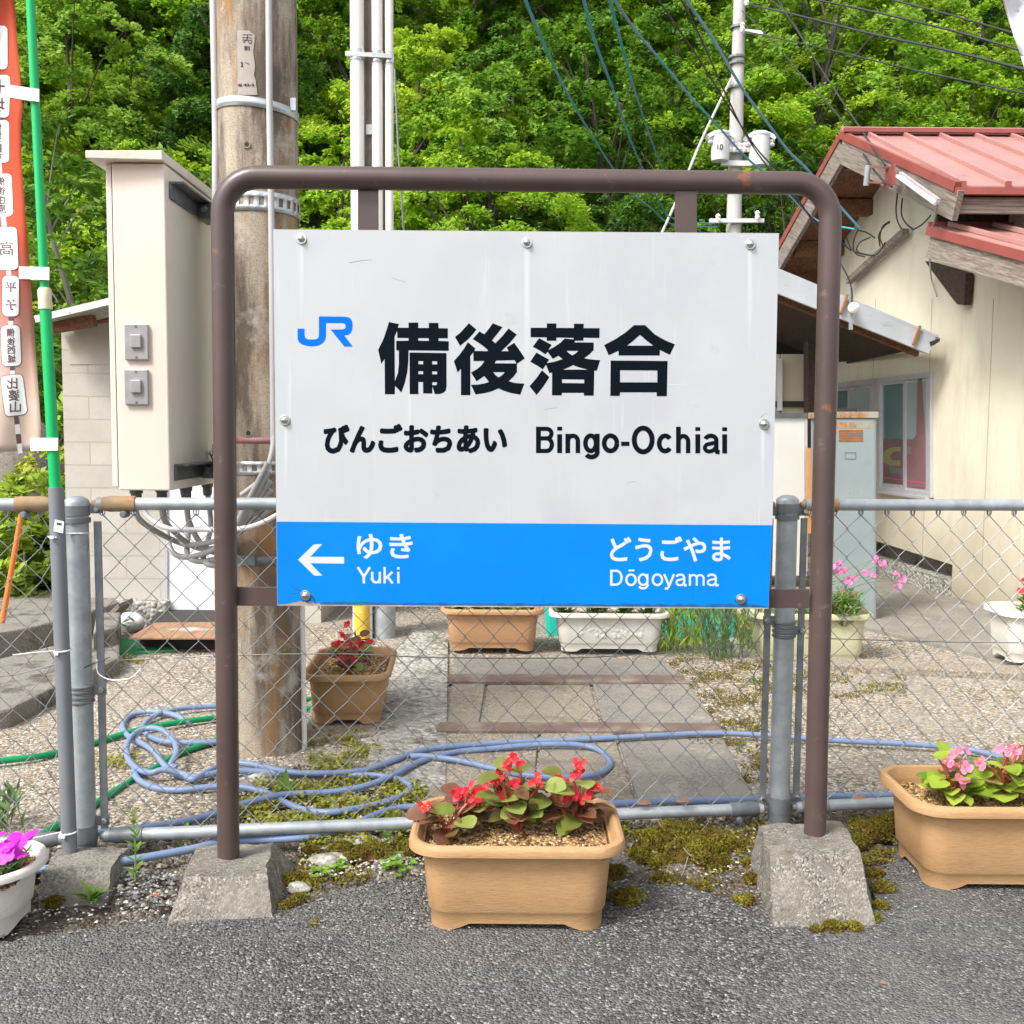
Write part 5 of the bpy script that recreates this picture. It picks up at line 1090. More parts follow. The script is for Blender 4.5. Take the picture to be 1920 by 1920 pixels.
for cx, cy, a, ln in ((238, 1163, -.5, 9), (246, 1160, .6, 10), (232, 1172, .2, 8), (240, 1178, -1.0, 8)):
    LL = [(cx+ln*math.cos(a)*u-w_*ln*.4*math.sin(a), cy+ln*math.sin(a)*u+w_*ln*.4*math.cos(a)) for u, w_ in ((-1, 0), (-.3, .6), (.4, .5), (1, 0), (.3, -.5), (-.4, -.6))]; L.put(LL, [tuple(range(6))])
L.build('painted_leaf', M_pleaf, stone)
tag(MB().prism([P(176, 1175, 5.3), P(222, 1132, 5.3), P(224, 1140, 5.3), P(184, 1184, 5.3)], (0, .2, 0)).build('stone_slab', M_block2, bevel=.003), 'thin dark slab leaning against the shed corner', 'slab')
st = tag(MB().tube([P(4, 1168, 4.3), P(40, 965, 4.3)], .011, 10).build('marker_stake', M_orange, smooth=True), 'orange marker stake leaning among the shrubs at the left edge', 'stake')
o = MB().tube([P(5, 1020, 9.5), P(2, 700, 9.5)], .05, 14); o = tag(o.build('white_post', M_conduit, smooth=True), 'pale post standing by the rock at the far left edge', 'post')
o = MB(); o.prism([P(-120, 985, 10), P(40, 985, 10), P(40, 974, 10), P(-120, 974, 10)], (0, .12, 0)); tag(o.build('guard_rail', M_conduit), 'white horizontal rail behind the left shrubs', 'rail')
tag(rock_mb(tuple(P(50, 930, 9.0)), (.35, .3, .75), 9, 4, .12).build('dark_rock', M_block2, smooth=True), 'dark upright rock behind the banner hem at the left', 'rock')

# ================================================================== STATION BUILDING
WS = -.089
def wp_(x, y, out=0.0):
    """pixel -> point on the gable wall plane (x = 3.05 + WS*(Y-6.5)), moved out towards the yard"""
    d = ray(x, y); k = 3.05-out; t = (k-WS*6.5)/(d[0]-WS*d[1]); return EYE+d*t
def wx(Y, out=0.0): return 3.05-out+WS*(Y-6.5)
house = thing('station_building', (wx(7.8), 7.8, 0), 'cream stucco building with a red seamed metal roof and sliding windows at the right', 'building')
Yn, Ya, Yf = 6.22, 7.85, 9.53; zE, zA = 2.62, 3.34
def wv(Y, z, o=0): return (wx(Y, o), Y, z)
q1 = wp_(1786, 1059); q0 = wp_(1560, 985)
poly = [wv(4.2, -.05), wv(q1[1], -.05), wv(q1[1], q1[2]), wv(9.6, q0[2]), wv(9.6, zE), wv(Ya, zA-.06), wv(Yn-.1, zE-.15), wv(Yn-.1, 2.2), wv(5.2, 1.86), wv(4.2, 1.55)]
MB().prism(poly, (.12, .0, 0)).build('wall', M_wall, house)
MB().prism([wv(q1[1]-.01, -.05, -.13), wv(9.6, -.05, -.13), wv(9.6, 1.2, -.13), wv(q1[1]-.01, 1.2, -.13)], (.1, 0, 0)).build('foundation', M_block2, house)
MB().prism([wv(q1[1], -.05, .02), wv(9.4, -.05, .02), wv(9.4, .16, .02), wv(q1[1], .14, .02)], (.16, 0, 0)).build('foundation_step', M_rough, house)
# joints in the rendering
m = MB()
for px in (1642, 1748, 1863):
    a = wp_(px, 560 if px < 1900 else 540, .0); Y = a[1]; m.prism([wv(Y-.003, .25, .0012), wv(Y+.003, .25, .0012), wv(Y+.003, a[2], .0012), wv(Y-.003, a[2], .0012)], (.0012, 0, 0))
m.build('wall_joint', paint('joint', (.34, .28, .19), None, 5, .9), house)
# far side wall and gable returns
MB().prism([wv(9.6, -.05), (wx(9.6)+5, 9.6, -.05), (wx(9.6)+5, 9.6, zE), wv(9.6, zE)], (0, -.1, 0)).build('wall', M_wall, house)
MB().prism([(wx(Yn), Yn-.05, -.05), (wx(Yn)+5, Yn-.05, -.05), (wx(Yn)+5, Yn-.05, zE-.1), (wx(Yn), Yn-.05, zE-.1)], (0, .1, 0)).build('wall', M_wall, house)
# main roof: two slopes, ridge cap, standing seams
xo = 2.45; xe = 8.2
def vx(Y): return xo+WS*(Y-7.85)*.9
rn = MB().prism([(vx(Yn), Yn-.12, zE-.07), (xe, Yn-.12, zE-.07), (xe, Ya, zA), (vx(Ya), Ya, zA)], (0, 0, .025)).build('roof', M_roof, house)
rfar = MB().prism([(vx(Yf), Yf+.12, zE-.07), (xe, Yf+.12, zE-.07), (xe, Ya, zA+.0), (vx(Ya), Ya, zA+.0)], (0, 0, .024)).build('roof', M_roof, house)
for i in range(18):
    x = vx(7)+.09+i*.262
    m = MB().beam((x, Yn-.12, zE-.07+.038), (x, Ya-.02, zA+.03), .024, .03); m.build('seam', M_roof, rn, bevel=.004)
    MB().box((x, Yn-.125, zE-.045), (.03, .02, .045)).build('seam_end', M_roofd, rn)
MB().prism([(vx(Ya)-.02, Ya-.09, zA-.0), (vx(Ya)-.02, Ya, zA+.075), (vx(Ya)-.02, Ya+.09, zA-.0)], (xe-vx(Ya)+.02, 0, 0)).build('ridge_cap', M_roof, house)
MB().beam((vx(Ya)-.03, Ya-.105, zA+.02), (xe, Ya-.105, zA+.02), .03, .03).build('ridge_trim', M_roofd, house)
for (a, b, nm) in (((vx(Ya)-.012, Ya, zA+.015), (vx(Yn)-.012, Yn-.13, zE-.055), 'n'), ((vx(Ya)-.012, Ya, zA+.015), (vx(Yf)-.012, Yf+.13, zE-.055), 'f')):
    MB().beam(a, b, .03, .055).build('verge_trim', M_roofd, house)
    a2 = Vector(a)+Vector((.012, 0, -.12)); b2 = Vector(b)+Vector((.012, 0, -.11)); MB().beam(a2, b2, .035, .17).build('bargeboard', M_wood, house)
MB().beam((vx(Yn)-.02, Yn-.13, zE-.08), (xe, Yn-.13, zE-.08), .03, .04).build('eave_trim', M_roofd, house)
MB().beam((vx(Yn)+.03, Yn-.07, zE-.15), (xe, Yn-.07, zE-.15), .03, .09).build('fascia', M_woodx, house)
# timber soffit and purlins under the verge
MB().prism([(vx(Ya)+.02, Ya, zA-.05), (wx(Ya)+.05, Ya, zA-.05), (wx(Yf)+.05, Yf, zE-.1), (vx(Yf)+.02, Yf, zE-.1)], (0, 0, .02)).build('soffit', M_rafter, house)
MB().prism([(vx(Ya)+.02, Ya, zA-.05), (wx(Ya)+.05, Ya, zA-.05), (wx(Yn)+.05, Yn, zE-.1), (vx(Yn)+.02, Yn, zE-.1)], (0, 0, .02)).build('soffit', M_rafter, house)
for t in (.04, .36, .68, .95):
    Y = Ya+(Yf-Ya)*t; z = zA-.13+(zE-zA)*t; MB().box(((vx(Y)+wx(Y))/2+.06, Y, z), (wx(Y)-vx(Y)+.0, .10, .12)).build('purlin', M_rafter, house)
for t in (.40, .85):
    Y = Ya+(Yn-Ya)*t; z = zA-.13+(zE-zA)*t; MB().box(((vx(Y)+wx(Y))/2+.06, Y, z), (wx(Y)-vx(Y)+.0, .10, .12)).build('purlin', M_woodd, house)
# lean-to roof with its own bargeboard, dark gap below the main eave
l0, l1 = P(1746, 431, 6.40), P(1990, 497, 5.25)
lx0, lx1 = l0[0], l1[0]
lr = MB().prism([(lx0, l0[1], l0[2]), (lx1, l1[1], l1[2]), (lx1+4, l1[1], l1[2]), (lx0+4, l0[1], l0[2])], (0, 0, .022)).build('lean_to_roof', M_roof, house)
dd = (np.array(l1)-np.array(l0))
for i in range(14):
    x = lx0+.10+i*.27; a = (x, l0[1]-.02, l0[2]+.034); MB().beam(a, (x+(lx1-lx0), l1[1], l1[2]+.034), .024, .03).build('seam', M_roof, lr, bevel=.004)
MB().beam((lx0-.01, l0[1]+.02, l0[2]-.002), (lx1-.01, l1[1], l1[2]-.002), .03, .05).build('verge_trim', M_roofd, lr)
MB().beam((lx0+.01, l0[1]+.02, l0[2]-.095), (lx1+.01, l1[1], l1[2]-.095), .035, .135).build('bargeboard', M_wood2, lr)
MB().beam((lx0-.015, l0[1]+.012, l0[2]+.02), (lx0+4, l0[1]+.012, l0[2]+.02), .02, .06).build('ridge_trim', M_roofd, lr)
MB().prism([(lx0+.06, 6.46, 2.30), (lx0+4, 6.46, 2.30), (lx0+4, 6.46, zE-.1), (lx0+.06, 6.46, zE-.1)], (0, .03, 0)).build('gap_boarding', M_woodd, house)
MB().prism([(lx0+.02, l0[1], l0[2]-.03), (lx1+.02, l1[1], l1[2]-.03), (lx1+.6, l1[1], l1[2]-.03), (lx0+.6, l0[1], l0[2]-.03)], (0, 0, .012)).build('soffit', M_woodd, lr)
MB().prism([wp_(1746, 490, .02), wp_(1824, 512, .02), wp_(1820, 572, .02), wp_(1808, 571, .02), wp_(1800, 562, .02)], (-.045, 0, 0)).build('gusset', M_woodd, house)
# windows
win = house
def wq(x0, yt0, x1, yt1, yb0, yb1, out): return [wp_(x0, yb0, out), wp_(x1, yb1, out), wp_(x1, yt1, out), wp_(x0, yt0, out)]
def topy(x): return 709-.121*(x-1645)
def boty(x): return 920.6+.126*(x-1645)
def wpanel(x0, x1, ti, bi, out, th, name, mat, parent, **k): return MB().prism(wq(x0, topy(x0)+ti, x1, topy(x1)+ti, boty(x0)-bi, boty(x1)-bi, out), (th, 0, 0)).build(name, mat, parent, **k)
for (x0, x1, xm) in ((1570-34, 1638, 1591), (1645, 1744, 1695)):
    fr = MB().prism(wq(x0, topy(x0), x1, topy(x1), topy(x0)+9, topy(x1)+10, .028), (.06, 0, 0)).build('window', M_alu, house)
    MB().prism(wq(x0, boty(x0)-8, x1, boty(x1)-9, boty(x0), boty(x1), .03), (.06, 0, 0)).build('sill', M_alu, fr)
    for (a, b) in ((x0, x0+4), (x1-4, x1)): wpanel(a, b, 4, 2, .026, .055, 'jamb', M_alu, fr)
    for k, (a, b) in enumerate(((x0+4, xm+2), (xm-2, x1-4))):
        o_ = .016 if k == 0 else .006
        wpanel(a, a+4, 12, 9, o_, .02, 'stile', M_alu, fr); wpanel(b-4, b, 12, 9, o_, .02, 'stile', M_alu, fr)
        MB().prism(wq(a, topy(a)+9, b, topy(b)+10, topy(a)+15, topy(b)+16, o_-.0015), (.02, 0, 0)).build('rail', M_alu, fr)
        MB().prism(wq(a, boty(a)-16, b, boty(b)-17, boty(a)-8, boty(b)-8, o_-.0015), (.02, 0, 0)).build('rail', M_alu, fr)
        wpanel(a+3, b-3, 13, 12, o_-.008, .004, 'pane', M_glass, fr)
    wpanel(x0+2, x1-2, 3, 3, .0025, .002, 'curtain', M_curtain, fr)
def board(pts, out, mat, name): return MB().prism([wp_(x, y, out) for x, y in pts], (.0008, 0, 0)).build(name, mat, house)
board([(1649, 822), (1712, 824), (1718, 815), (1720, 706), (1728, 705), (1732, 770), (1735, 820), (1735, 918), (1649, 908)], .0045, M_redb, 'red_shape')  # flat coloured shapes laid over the curtain in the window
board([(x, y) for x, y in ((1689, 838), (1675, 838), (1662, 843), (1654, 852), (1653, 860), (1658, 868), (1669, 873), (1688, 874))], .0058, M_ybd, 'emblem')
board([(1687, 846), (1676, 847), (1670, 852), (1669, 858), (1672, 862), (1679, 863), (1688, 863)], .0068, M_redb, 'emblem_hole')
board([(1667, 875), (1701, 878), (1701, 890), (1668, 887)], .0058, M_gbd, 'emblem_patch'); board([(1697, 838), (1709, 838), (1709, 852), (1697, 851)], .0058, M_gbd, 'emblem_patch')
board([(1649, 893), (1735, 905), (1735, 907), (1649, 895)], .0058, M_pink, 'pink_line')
MB().prism(wq(1640, boty(1640), 1735, boty(1735), boty(1640)+4, boty(1735)+5, .05), (.08, 0, 0)).build('sill', M_alu, house)
# cable bracket, tube lamp, hinge plate, loose wires on the gable
a, b = wp_(1592, 527, .06), wp_(1698, 434, .06); cb = tag(MB().beam(a, b, .05, .055, (1, 0, 0)).build('cable_batten', M_wood, bevel=.003), 'slanted weathered wooden batten carrying cable ends on the cream gable', 'batten')
m = MB()
def wl(*pts): return [wp_(x, y, o) for x, y, o in pts]
for pts in (((1610, 427, .25), (1600, 455, .2), (1604, 475, .12), (1622, 482, .1)), ((1632, 445, .2), (1612, 455, .22), (1608, 472, .12), (1640, 480, .1)), ((1650, 462, .12), (1648, 440, .2), (1660, 422, .2), (1668, 418, .12)), ((1668, 415, .15), (1655, 425, .22), (1650, 445, .2), (1655, 460, .1)), ((1585, 440, .2), (1600, 470, .25), (1640, 478, .25), (1660, 455, .12)), ((1712, 430, .05), (1698, 418, .1), (1690, 400, .1), (1692, 372, .05)), ((1700, 440, .05), (1685, 420, .1), (1680, 395, .1), (1683, 360, .05)), ((1712, 431, .05), (1730, 420, .12), (1745, 404, .12)), ((1640, 446, .2), (1625, 436, .2), (1608, 432, .3))):
    m.tube(smoothpts(wl(*pts), 6), .0055, 6)
tag(m.build('cable_loop', M_black), 'tangle of black cable loops on the batten of the cream gable', 'cable')
a, b = wp_(1688, 327, .57), wp_(1759, 378, .60); lamp = thing('tube_lamp', a, 'white fluorescent tube fitting fixed along the weathered bargeboard', 'lamp'); MB().beam(a, b, .022, .034).build('housing', M_alu, lamp); MB().tube([Vector(a)+Vector((-.02, 0, -.012)), Vector(b)+Vector((-.02, 0, -.012))], .010, 10).build('tube', M_conduit, lamp)
m = MB(); m.tube(smoothpts([b, wp_(1750, 425, .5), wp_(1744, 480, .3), wp_(1746, 520, .04), wp_(1756, 556, .03)], 6), .006, 6); tag(m.build('lamp_cable', M_grcab), 'loose grey cable hanging down the wall from the tube lamp', 'cable')
fb = thing('flag_bracket', wp_(1672, 350, .6), 'red rusty metal flag bracket with a short pipe on the bargeboard', 'bracket')
MB().prism([wp_(1676, 306, .60), wp_(1678, 345, .60), wp_(1656, 355, .60), wp_(1660, 318, .60)], (.01, 0, 0)).build('plate', M_roofd, fb)
MB().beam(wp_(1664, 315, .61), wp_(1626, 312, .62), .012, .012).build('arm', M_roofd, fb); MB().beam(wp_(1660, 344, .61), wp_(1626, 341, .62), .012, .012).build('arm', M_roofd, fb); MB().tube([wp_(1628, 310, .63), wp_(1624, 348, .63)], .02, 12).build('socket', M_galv, fb)

# ================================================================== GREY CANOPY ROOF, PANELS, LOCKER
YC = 7.05
can = thing('canopy', P(1500, 900, YC), 'dark open canopy with a grey sheet metal bargeboard sloping down to the cream wall', 'canopy')
e1 = P(1757, 634, YC); w1 = P(1742, 663, YC); 
MB().prism([P(1330, 455.4, YC), P(1755, 632, YC), P(1741, 663, YC), P(1330, 499, YC)], (0, .03, 0)).build('bargeboard', M_fascia, can)
MB().prism([P(1330, 449, YC+.02), P(1759, 628, YC+.02), P(1762, 634, YC+.02), P(1330, 457, YC+.02)], (0, 2.4, 0)).build('roof', M_fascia, can)
MB().prism([P(1330, 489, YC+.06), P(1735, 654, YC+.06), P(1735, 660, YC+.06), P(1330, 497, YC+.06)], (0, .05, 0)).build('batten', M_rafter, can)
for k in range(5): MB().prism([P(1330, 482, YC+.25+.4*k), P(1728, 643, YC+.25+.4*k), P(1722, 668, YC+.25+.4*k), P(1330, 512, YC+.25+.4*k)], (0, .05, 0)).build('rafter', M_rafter, can)
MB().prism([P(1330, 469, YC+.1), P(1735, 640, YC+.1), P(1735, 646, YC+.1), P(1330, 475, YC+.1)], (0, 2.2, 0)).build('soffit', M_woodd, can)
for (x, y) in ((1586, 570), (1722, 628)): MB().beam(P(x+3, y-17, YC-.012), P(x-10, y+18, YC-.012), .012, .03, (0, 1, 0)).build('rusty_strap', M_rust, can)
MB().prism([P(1748, 640, YC-.05), P(1763, 634, YC-.05), P(1762, 640, YC-.05), P(1750, 648, YC-.05)], (0, 1.8, 0)).build('gutter', M_gap, can)
ins = thing('insulator', P(1600, 575, YC-.06), 'white porcelain insulator on a flat iron bracket at the canopy edge', 'insulator')
MB().prism([P(1594, 539, YC-.05), P(1600, 539, YC-.05), P(1599, 618, YC-.05), P(1592, 618, YC-.05)], (0, .01, 0)).build('bracket', M_galv, ins)
c = P(1598, 578, YC-.06); MB().lathe(c, [(.012, 0), (.035, -.012), (.037, -.03), (.022, -.04), (.034, -.052), (.012, -.07)], 18, 'Y').build('porcelain', M_label, ins, smooth=True)
o = pxbox(1380, 560, 1640, 1000, 9.2, .05); tag(o.build('rear_wall', M_dark), 'rear wall with the interior shade put into its near-black colour, under the grey canopy', 'wall')  # near-black colour carries the shade of the interior under the canopy
pnl = thing('sliding_door', P(1490, 930, 8.2), 'beige sliding door panels in the shade under the grey canopy', 'door')
pxbox(1466, 664, 1516, 960, 8.2, .04).build('panel', M_paneld, pnl); pxbox(1400, 664, 1462, 960, 8.24, .04).build('panel', M_paneld, pnl); pxbox(1400, 752, 1516, 763, 8.17, .03).build('rail', M_gap, pnl); pxbox(1458, 672, 1467, 770, 8.15, .05).build('frame', M_alu, pnl)
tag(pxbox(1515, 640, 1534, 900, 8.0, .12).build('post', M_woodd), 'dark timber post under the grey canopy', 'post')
wcab = thing('white_cupboard', P(1480, 960, 7.4), 'white steel cupboard standing in the shade left of the brown sign leg', 'cupboard')
pxbox(1405, 782, 1514, 1080, 7.4, .4).build('body', M_panelw, wcab, bevel=.005); pxbox(1508, 786, 1514, 1075, 7.392, .02).build('door_edge', M_alu, wcab); pxbox(1405, 774, 1514, 783, 7.38, .42).build('top', M_brk, wcab)
tag(pxbox(1515, 840, 1527, 1000, 7.3, .04).build('orange_board', M_orangew), 'orange wooden board standing against the white cupboard', 'board')
YK = 6.05
lk = thing('locker', P(1600, 1172, YK), 'pale blue steel locker with rusty top and vents standing before the windows', 'locker')
pxbox(1548, 781, 1643, 1166, YK, .30).build('body', M_locker, lk, bevel=.003); pxbox(1545, 772, 1648, 784, YK-.015, .33).build('top', M_lockrust, lk, bevel=.003); pxbox(1552, 766, 1607, 773, YK+.02, .22).build('board', M_gap, lk)
pxbox(1551, 786, 1640, 1160, YK-.006, .006).build('door', M_locker, lk)
for i in range(5): pxbox(1573, 806+i*4.6, 1618, 809.2+i*4.6, YK-.009, .003).build('vent', M_rust, lk)
for i in range(5): pxbox(1580, 1112+i*4.6, 1608, 1115+i*4.6, YK-.009, .003).build('vent', M_rust, lk)
pxbox(1565, 792, 1637, 803, YK-.0068, .0006).build('rust_patch', M_lockrust, lk)
for (a, b, c_, d) in ((1584, 848, 1605, 849.2), (1584, 859.5, 1605, 860.7), (1584, 848, 1585.2, 860), (1603.8, 848, 1605, 860)): pxbox(a, b, c_, d, YK-.0085, .003).build('card_frame', M_galvd, lk)
for x in (1552, 1640): pxbox(x, 1160, x+5, 1186, YK, .02).build('leg', M_rust, lk)
tub = thing('turquoise_tub', P(1200, 1210, 5.62), 'turquoise plastic tub behind the white planter', 'tub')
MB().prism([P(1030, 1238, 5.55), P(1372, 1238, 5.55), P(1385, 1120, 5.55), P(1020, 1120, 5.55)], (0, .3, 0)).build('body', M_teal, tub, bevel=.02)
MB().beam(P(1018, 1118, 5.53), P(1388, 1120, 5.53), .04, .04).build('rim', M_teal, tub, bevel=.008)
tag(MB().prism([P(1378, 1235, 5.8), P(1470, 1235, 5.8), P(1470, 1150, 5.8), P(1378, 1150, 5.8)], (0, .2, 0)).build('pale_block', paint('pale_block', (.55, .42, .30), (.50, .45, .38), 6, .8), bevel=.008), 'pale pinkish block behind the tall weeds', 'block')

# ================================================================== DISTANT UTILITY POLE
YU = 19.0
up_ = thing('utility_pole', P(1372, 560, YU), 'distant pale concrete utility pole carrying two grey transformers before the forest', 'utility pole')
MB().tube([P(1369, 640, YU), P(1376, 420, YU), P(1388, -60, YU)], [.145, .135, .10], 18).build('shaft', M_dpole, up_, smooth=True)
for (x, y) in ((1384, 52), (1381, 108), (1381, 120), (1378, 165), (1374, 415)):
    c = P(x, y, YU); MB().lathe(c, [(.15, -.02), (.15, .02)], 14).build('band', M_galvd, up_)
def arm(x0, y0, x1, y1, Y=YU-.18, s=.09): return MB().beam(P(x0, y0, Y), P(x1, y1, Y), s, s).build('crossarm', M_trans, up_)
arm(1352, 272, 1425, 279); arm(1352, 306, 1432, 308); arm(1330, 414, 1432, 414, s=.07); arm(1395, 58, 1430, 62, s=.06)
for (x, y0, y1, wd) in ((1350, 250, 302, 33), (1423, 252, 312, 37)):
    c = P(x, y1, YU-.25); r = wd/2/FPX*YU; hh = (y1-y0)/FPX*YU
    tr = MB().lathe((c[0], c[1], c[2]), [(r*.93, 0), (r, .05), (r, hh*.86), (r*1.07, hh*.88), (r*1.07, hh*.93), (r*.8, hh), (r*.1, hh*1.03)], 22).build('transformer', M_trans, up_, smooth=True)
    for s in (-1, 1):
        m = MB(); m.lathe((c[0]+s*r*1.15, c[1]-.05, c[2]+hh*.62), [(.04, -.03), (.055, 0), (.03, .03), (.055, .06), (.03, .09)], 10)
        m.box((c[0]+s*r*1.05, c[1], c[2]+hh*.86), (.16, .22, .07), 0, 0, s*.5)
        m.build('bushing', M_trans, tr)
L = Letters(lambda x, y, k: P(x, y, YU-.25-16.5/FPX*YU-.03)); L.fit('10', 1345, 270, 1356, 281, .3); L.build('number', M_galvd, up_)
for x in (1368, 1377, 1386, 1395, 1404): MB().lathe(P(x, 285, YU-.25), [(.04, 0), (.06, .05), (.04, .08), (.06, .12), (.02, .16)], 8).build('insulator', M_label, up_)
for (x, y) in ((1400, 10), (1392, 60), (1420, 412), (1346, 418)): MB().lathe(P(x, y, YU-.3), [(.03, 0), (.05, .05), (.03, .08), (.05, .12), (.02, .16)], 8).build('insulator', M_label, up_)
# wires
GW = 'overhead wires in front of the forest'
def wire(pts, r, mat, label): 
    q = [P(x, y, Y) for x, y, Y in pts]; tag(MB().tube(smoothpts(q, 10), r, 6).build('overhead_wire', mat), label, 'wire', GW)
wire([(970, -60, 5.5), (985, 0, 6), (1030, 105, 7.5), (1062, 172, 8.6), (1104, 245, 10), (1149, 315, 11.8), (1185, 362, 13.5), (1220, 390, 15), (1262, 421, 17.5), (1345, 426, 18.8)], .011, M_twist, 'leftmost blue green twisted wire, curving down to the low crossarm of the far pole')
wire([(1088, -60, 5.5), (1095, 0, 6), (1118, 85, 7.4), (1150, 170, 9.2), (1182, 262, 11), (1205, 316, 12.8), (1232, 370, 14.6), (1262, 410, 17), (1340, 420, 18.8)], .011, M_twist, 'second blue green twisted wire from the left, dropping steeply')
wire([(1138, -60, 5.5), (1144, 0, 6), (1170, 100, 7.4), (1195, 185, 9), (1222, 265, 11), (1242, 315, 12.4), (1262, 362, 14.5), (1300, 408, 17.5)], .0095, M_twist, 'third twisted wire from the left, darkest of the steep ones')
wire([(1105, -80, 4.6), (1153, 0, 5), (1190, 55, 5.3), (1240, 115, 5.7), (1298, 185, 6.1), (1345, 235, 6.5), (1400, 296, 7), (1460, 345, 7.5), (1530, 412, 7.6), (1602, 430, 7.5)], .007, M_twist, 'blue green twisted wire crossing in front of the far pole to the gable')
wire([(1185, -80, 4.6), (1235, 0, 5), (1300, 95, 5.4), (1360, 190, 5.9), (1420, 280, 6.4), (1470, 335, 6.8), (1530, 425, 7.0), (1590, 520, 7.0), (1598, 575, 6.98)], .005, M_black, 'thin black wire running down to the porcelain insulator')
wire([(1245, -60, 4.6), (1278, 0, 5), (1320, 85, 5.4), (1360, 175, 5.8), (1400, 255, 6.2), (1445, 320, 6.6), (1520, 405, 7.0), (1596, 470, 7.2)], .005, M_black, 'thin black wire just left of the thick light blue wire')
wire([(1245, -80, 4.6), (1288, 0, 5), (1335, 70, 5.3), (1370, 130, 5.6), (1400, 178, 6), (1440, 232, 6.4), (1480, 285, 6.8), (1512, 316, 7), (1560, 370, 7.2), (1612, 428, 7.3)], .0085, paint('light_blue_cable', (.10, .30, .42), (.16, .36, .50), 3, .5), 'thick light blue wire passing over the far pole to the gable')
wire([(1400, 8, 19), (1480, 25, 17.5), (1620, 60, 15.5), (1780, 95, 13.5), (1940, 135, 12)], .018, M_black, 'long black wire from the far pole top to the right edge, lowest of three')
wire([(1490, -8, 18), (1620, 18, 16), (1780, 56, 14), (1940, 102, 12.5)], .016, M_black, 'long black wire across the upper right, middle of three')
wire([(1640, -8, 18), (1760, 22, 16), (1900, 62, 14), (1960, 80, 13)], .015, M_black, 'long black wire across the upper right corner, highest of three')
wire([(1392, 58, 19), (1450, 70, 17), (1550, 92, 14.5), (1700, 128, 12), (1920, 175, 10)], .010, M_black, 'thin black wire leaving the far pole below its top')
wire([(1392, 20, 18.9), (1455, 85, 14), (1510, 150, 11), (1570, 215, 8.8), (1640, 320, 7), (1672, 350, 6.7)], .007, M_black, 'thin black wire from the far pole down to the roof verge')
wire([(1452, -10, 16), (1490, 50, 13), (1540, 130, 10.5), (1590, 206, 8.6), (1660, 310, 6.7)], .007, M_black, 'thin black wire ending near the red flag bracket')
wire([(1371, 148, 18.9), (1345, 200, 18.4), (1310, 275, 17.8), (1270, 372, 17), (1235, 450, 16.5)], .022, M_dpole, 'straight pale stay wire slanting down left of the far pole')

# ================================================================== FOREST
class Cloud:
    """many small leaf blades in numpy, written to one mesh"""
    def __init__(s): s.V = []; s.T = []; s.n = 0
    def add(s, c, nrm, size, wd, tint, ax=None):
        n = len(c); r = rng.normal(size=(n, 3)) if ax is None else ax
        nrm = nrm/np.linalg.norm(nrm, axis=1, keepdims=True); u = r-nrm*(r*nrm).sum(1, keepdims=True); u /= np.linalg.norm(u, axis=1, keepdims=True)+1e-9; v = np.cross(nrm, u)
        L = np.asarray(size)[:, None]; W = L*wd
        q = np.stack([c-u*L*.5, c+v*W*.5-nrm*L*.06+u*L*.05, c+u*L*.5-nrm*L*.14, c-v*W*.5-nrm*L*.06+u*L*.05], 1)
        s.V.append(q.reshape(-1, 3)); s.T.append(np.repeat(tint, 4)); s.n += n
    def mesh(s, name):
        V = np.concatenate(s.V).astype(np.float32); T = np.clip(np.concatenate(s.T), 0, 1).astype(np.float32); n = s.n
        me = bpy.data.meshes.new(name); me.vertices.add(4*n); me.vertices.foreach_set('co', V.ravel())
        me.loops.add(4*n); me.loops.foreach_set('vertex_index', np.arange(4*n, dtype=np.int32))
        me.polygons.add(n); me.polygons.foreach_set('loop_start', np.arange(0, 4*n, 4, dtype=np.int32)); me.polygons.foreach_set('loop_total', np.full(n, 4, np.int32))
        me.update(calc_edges=True); a = me.attributes.new('tint', 'FLOAT', 'POINT'); a.data.foreach_set('value', T); return me
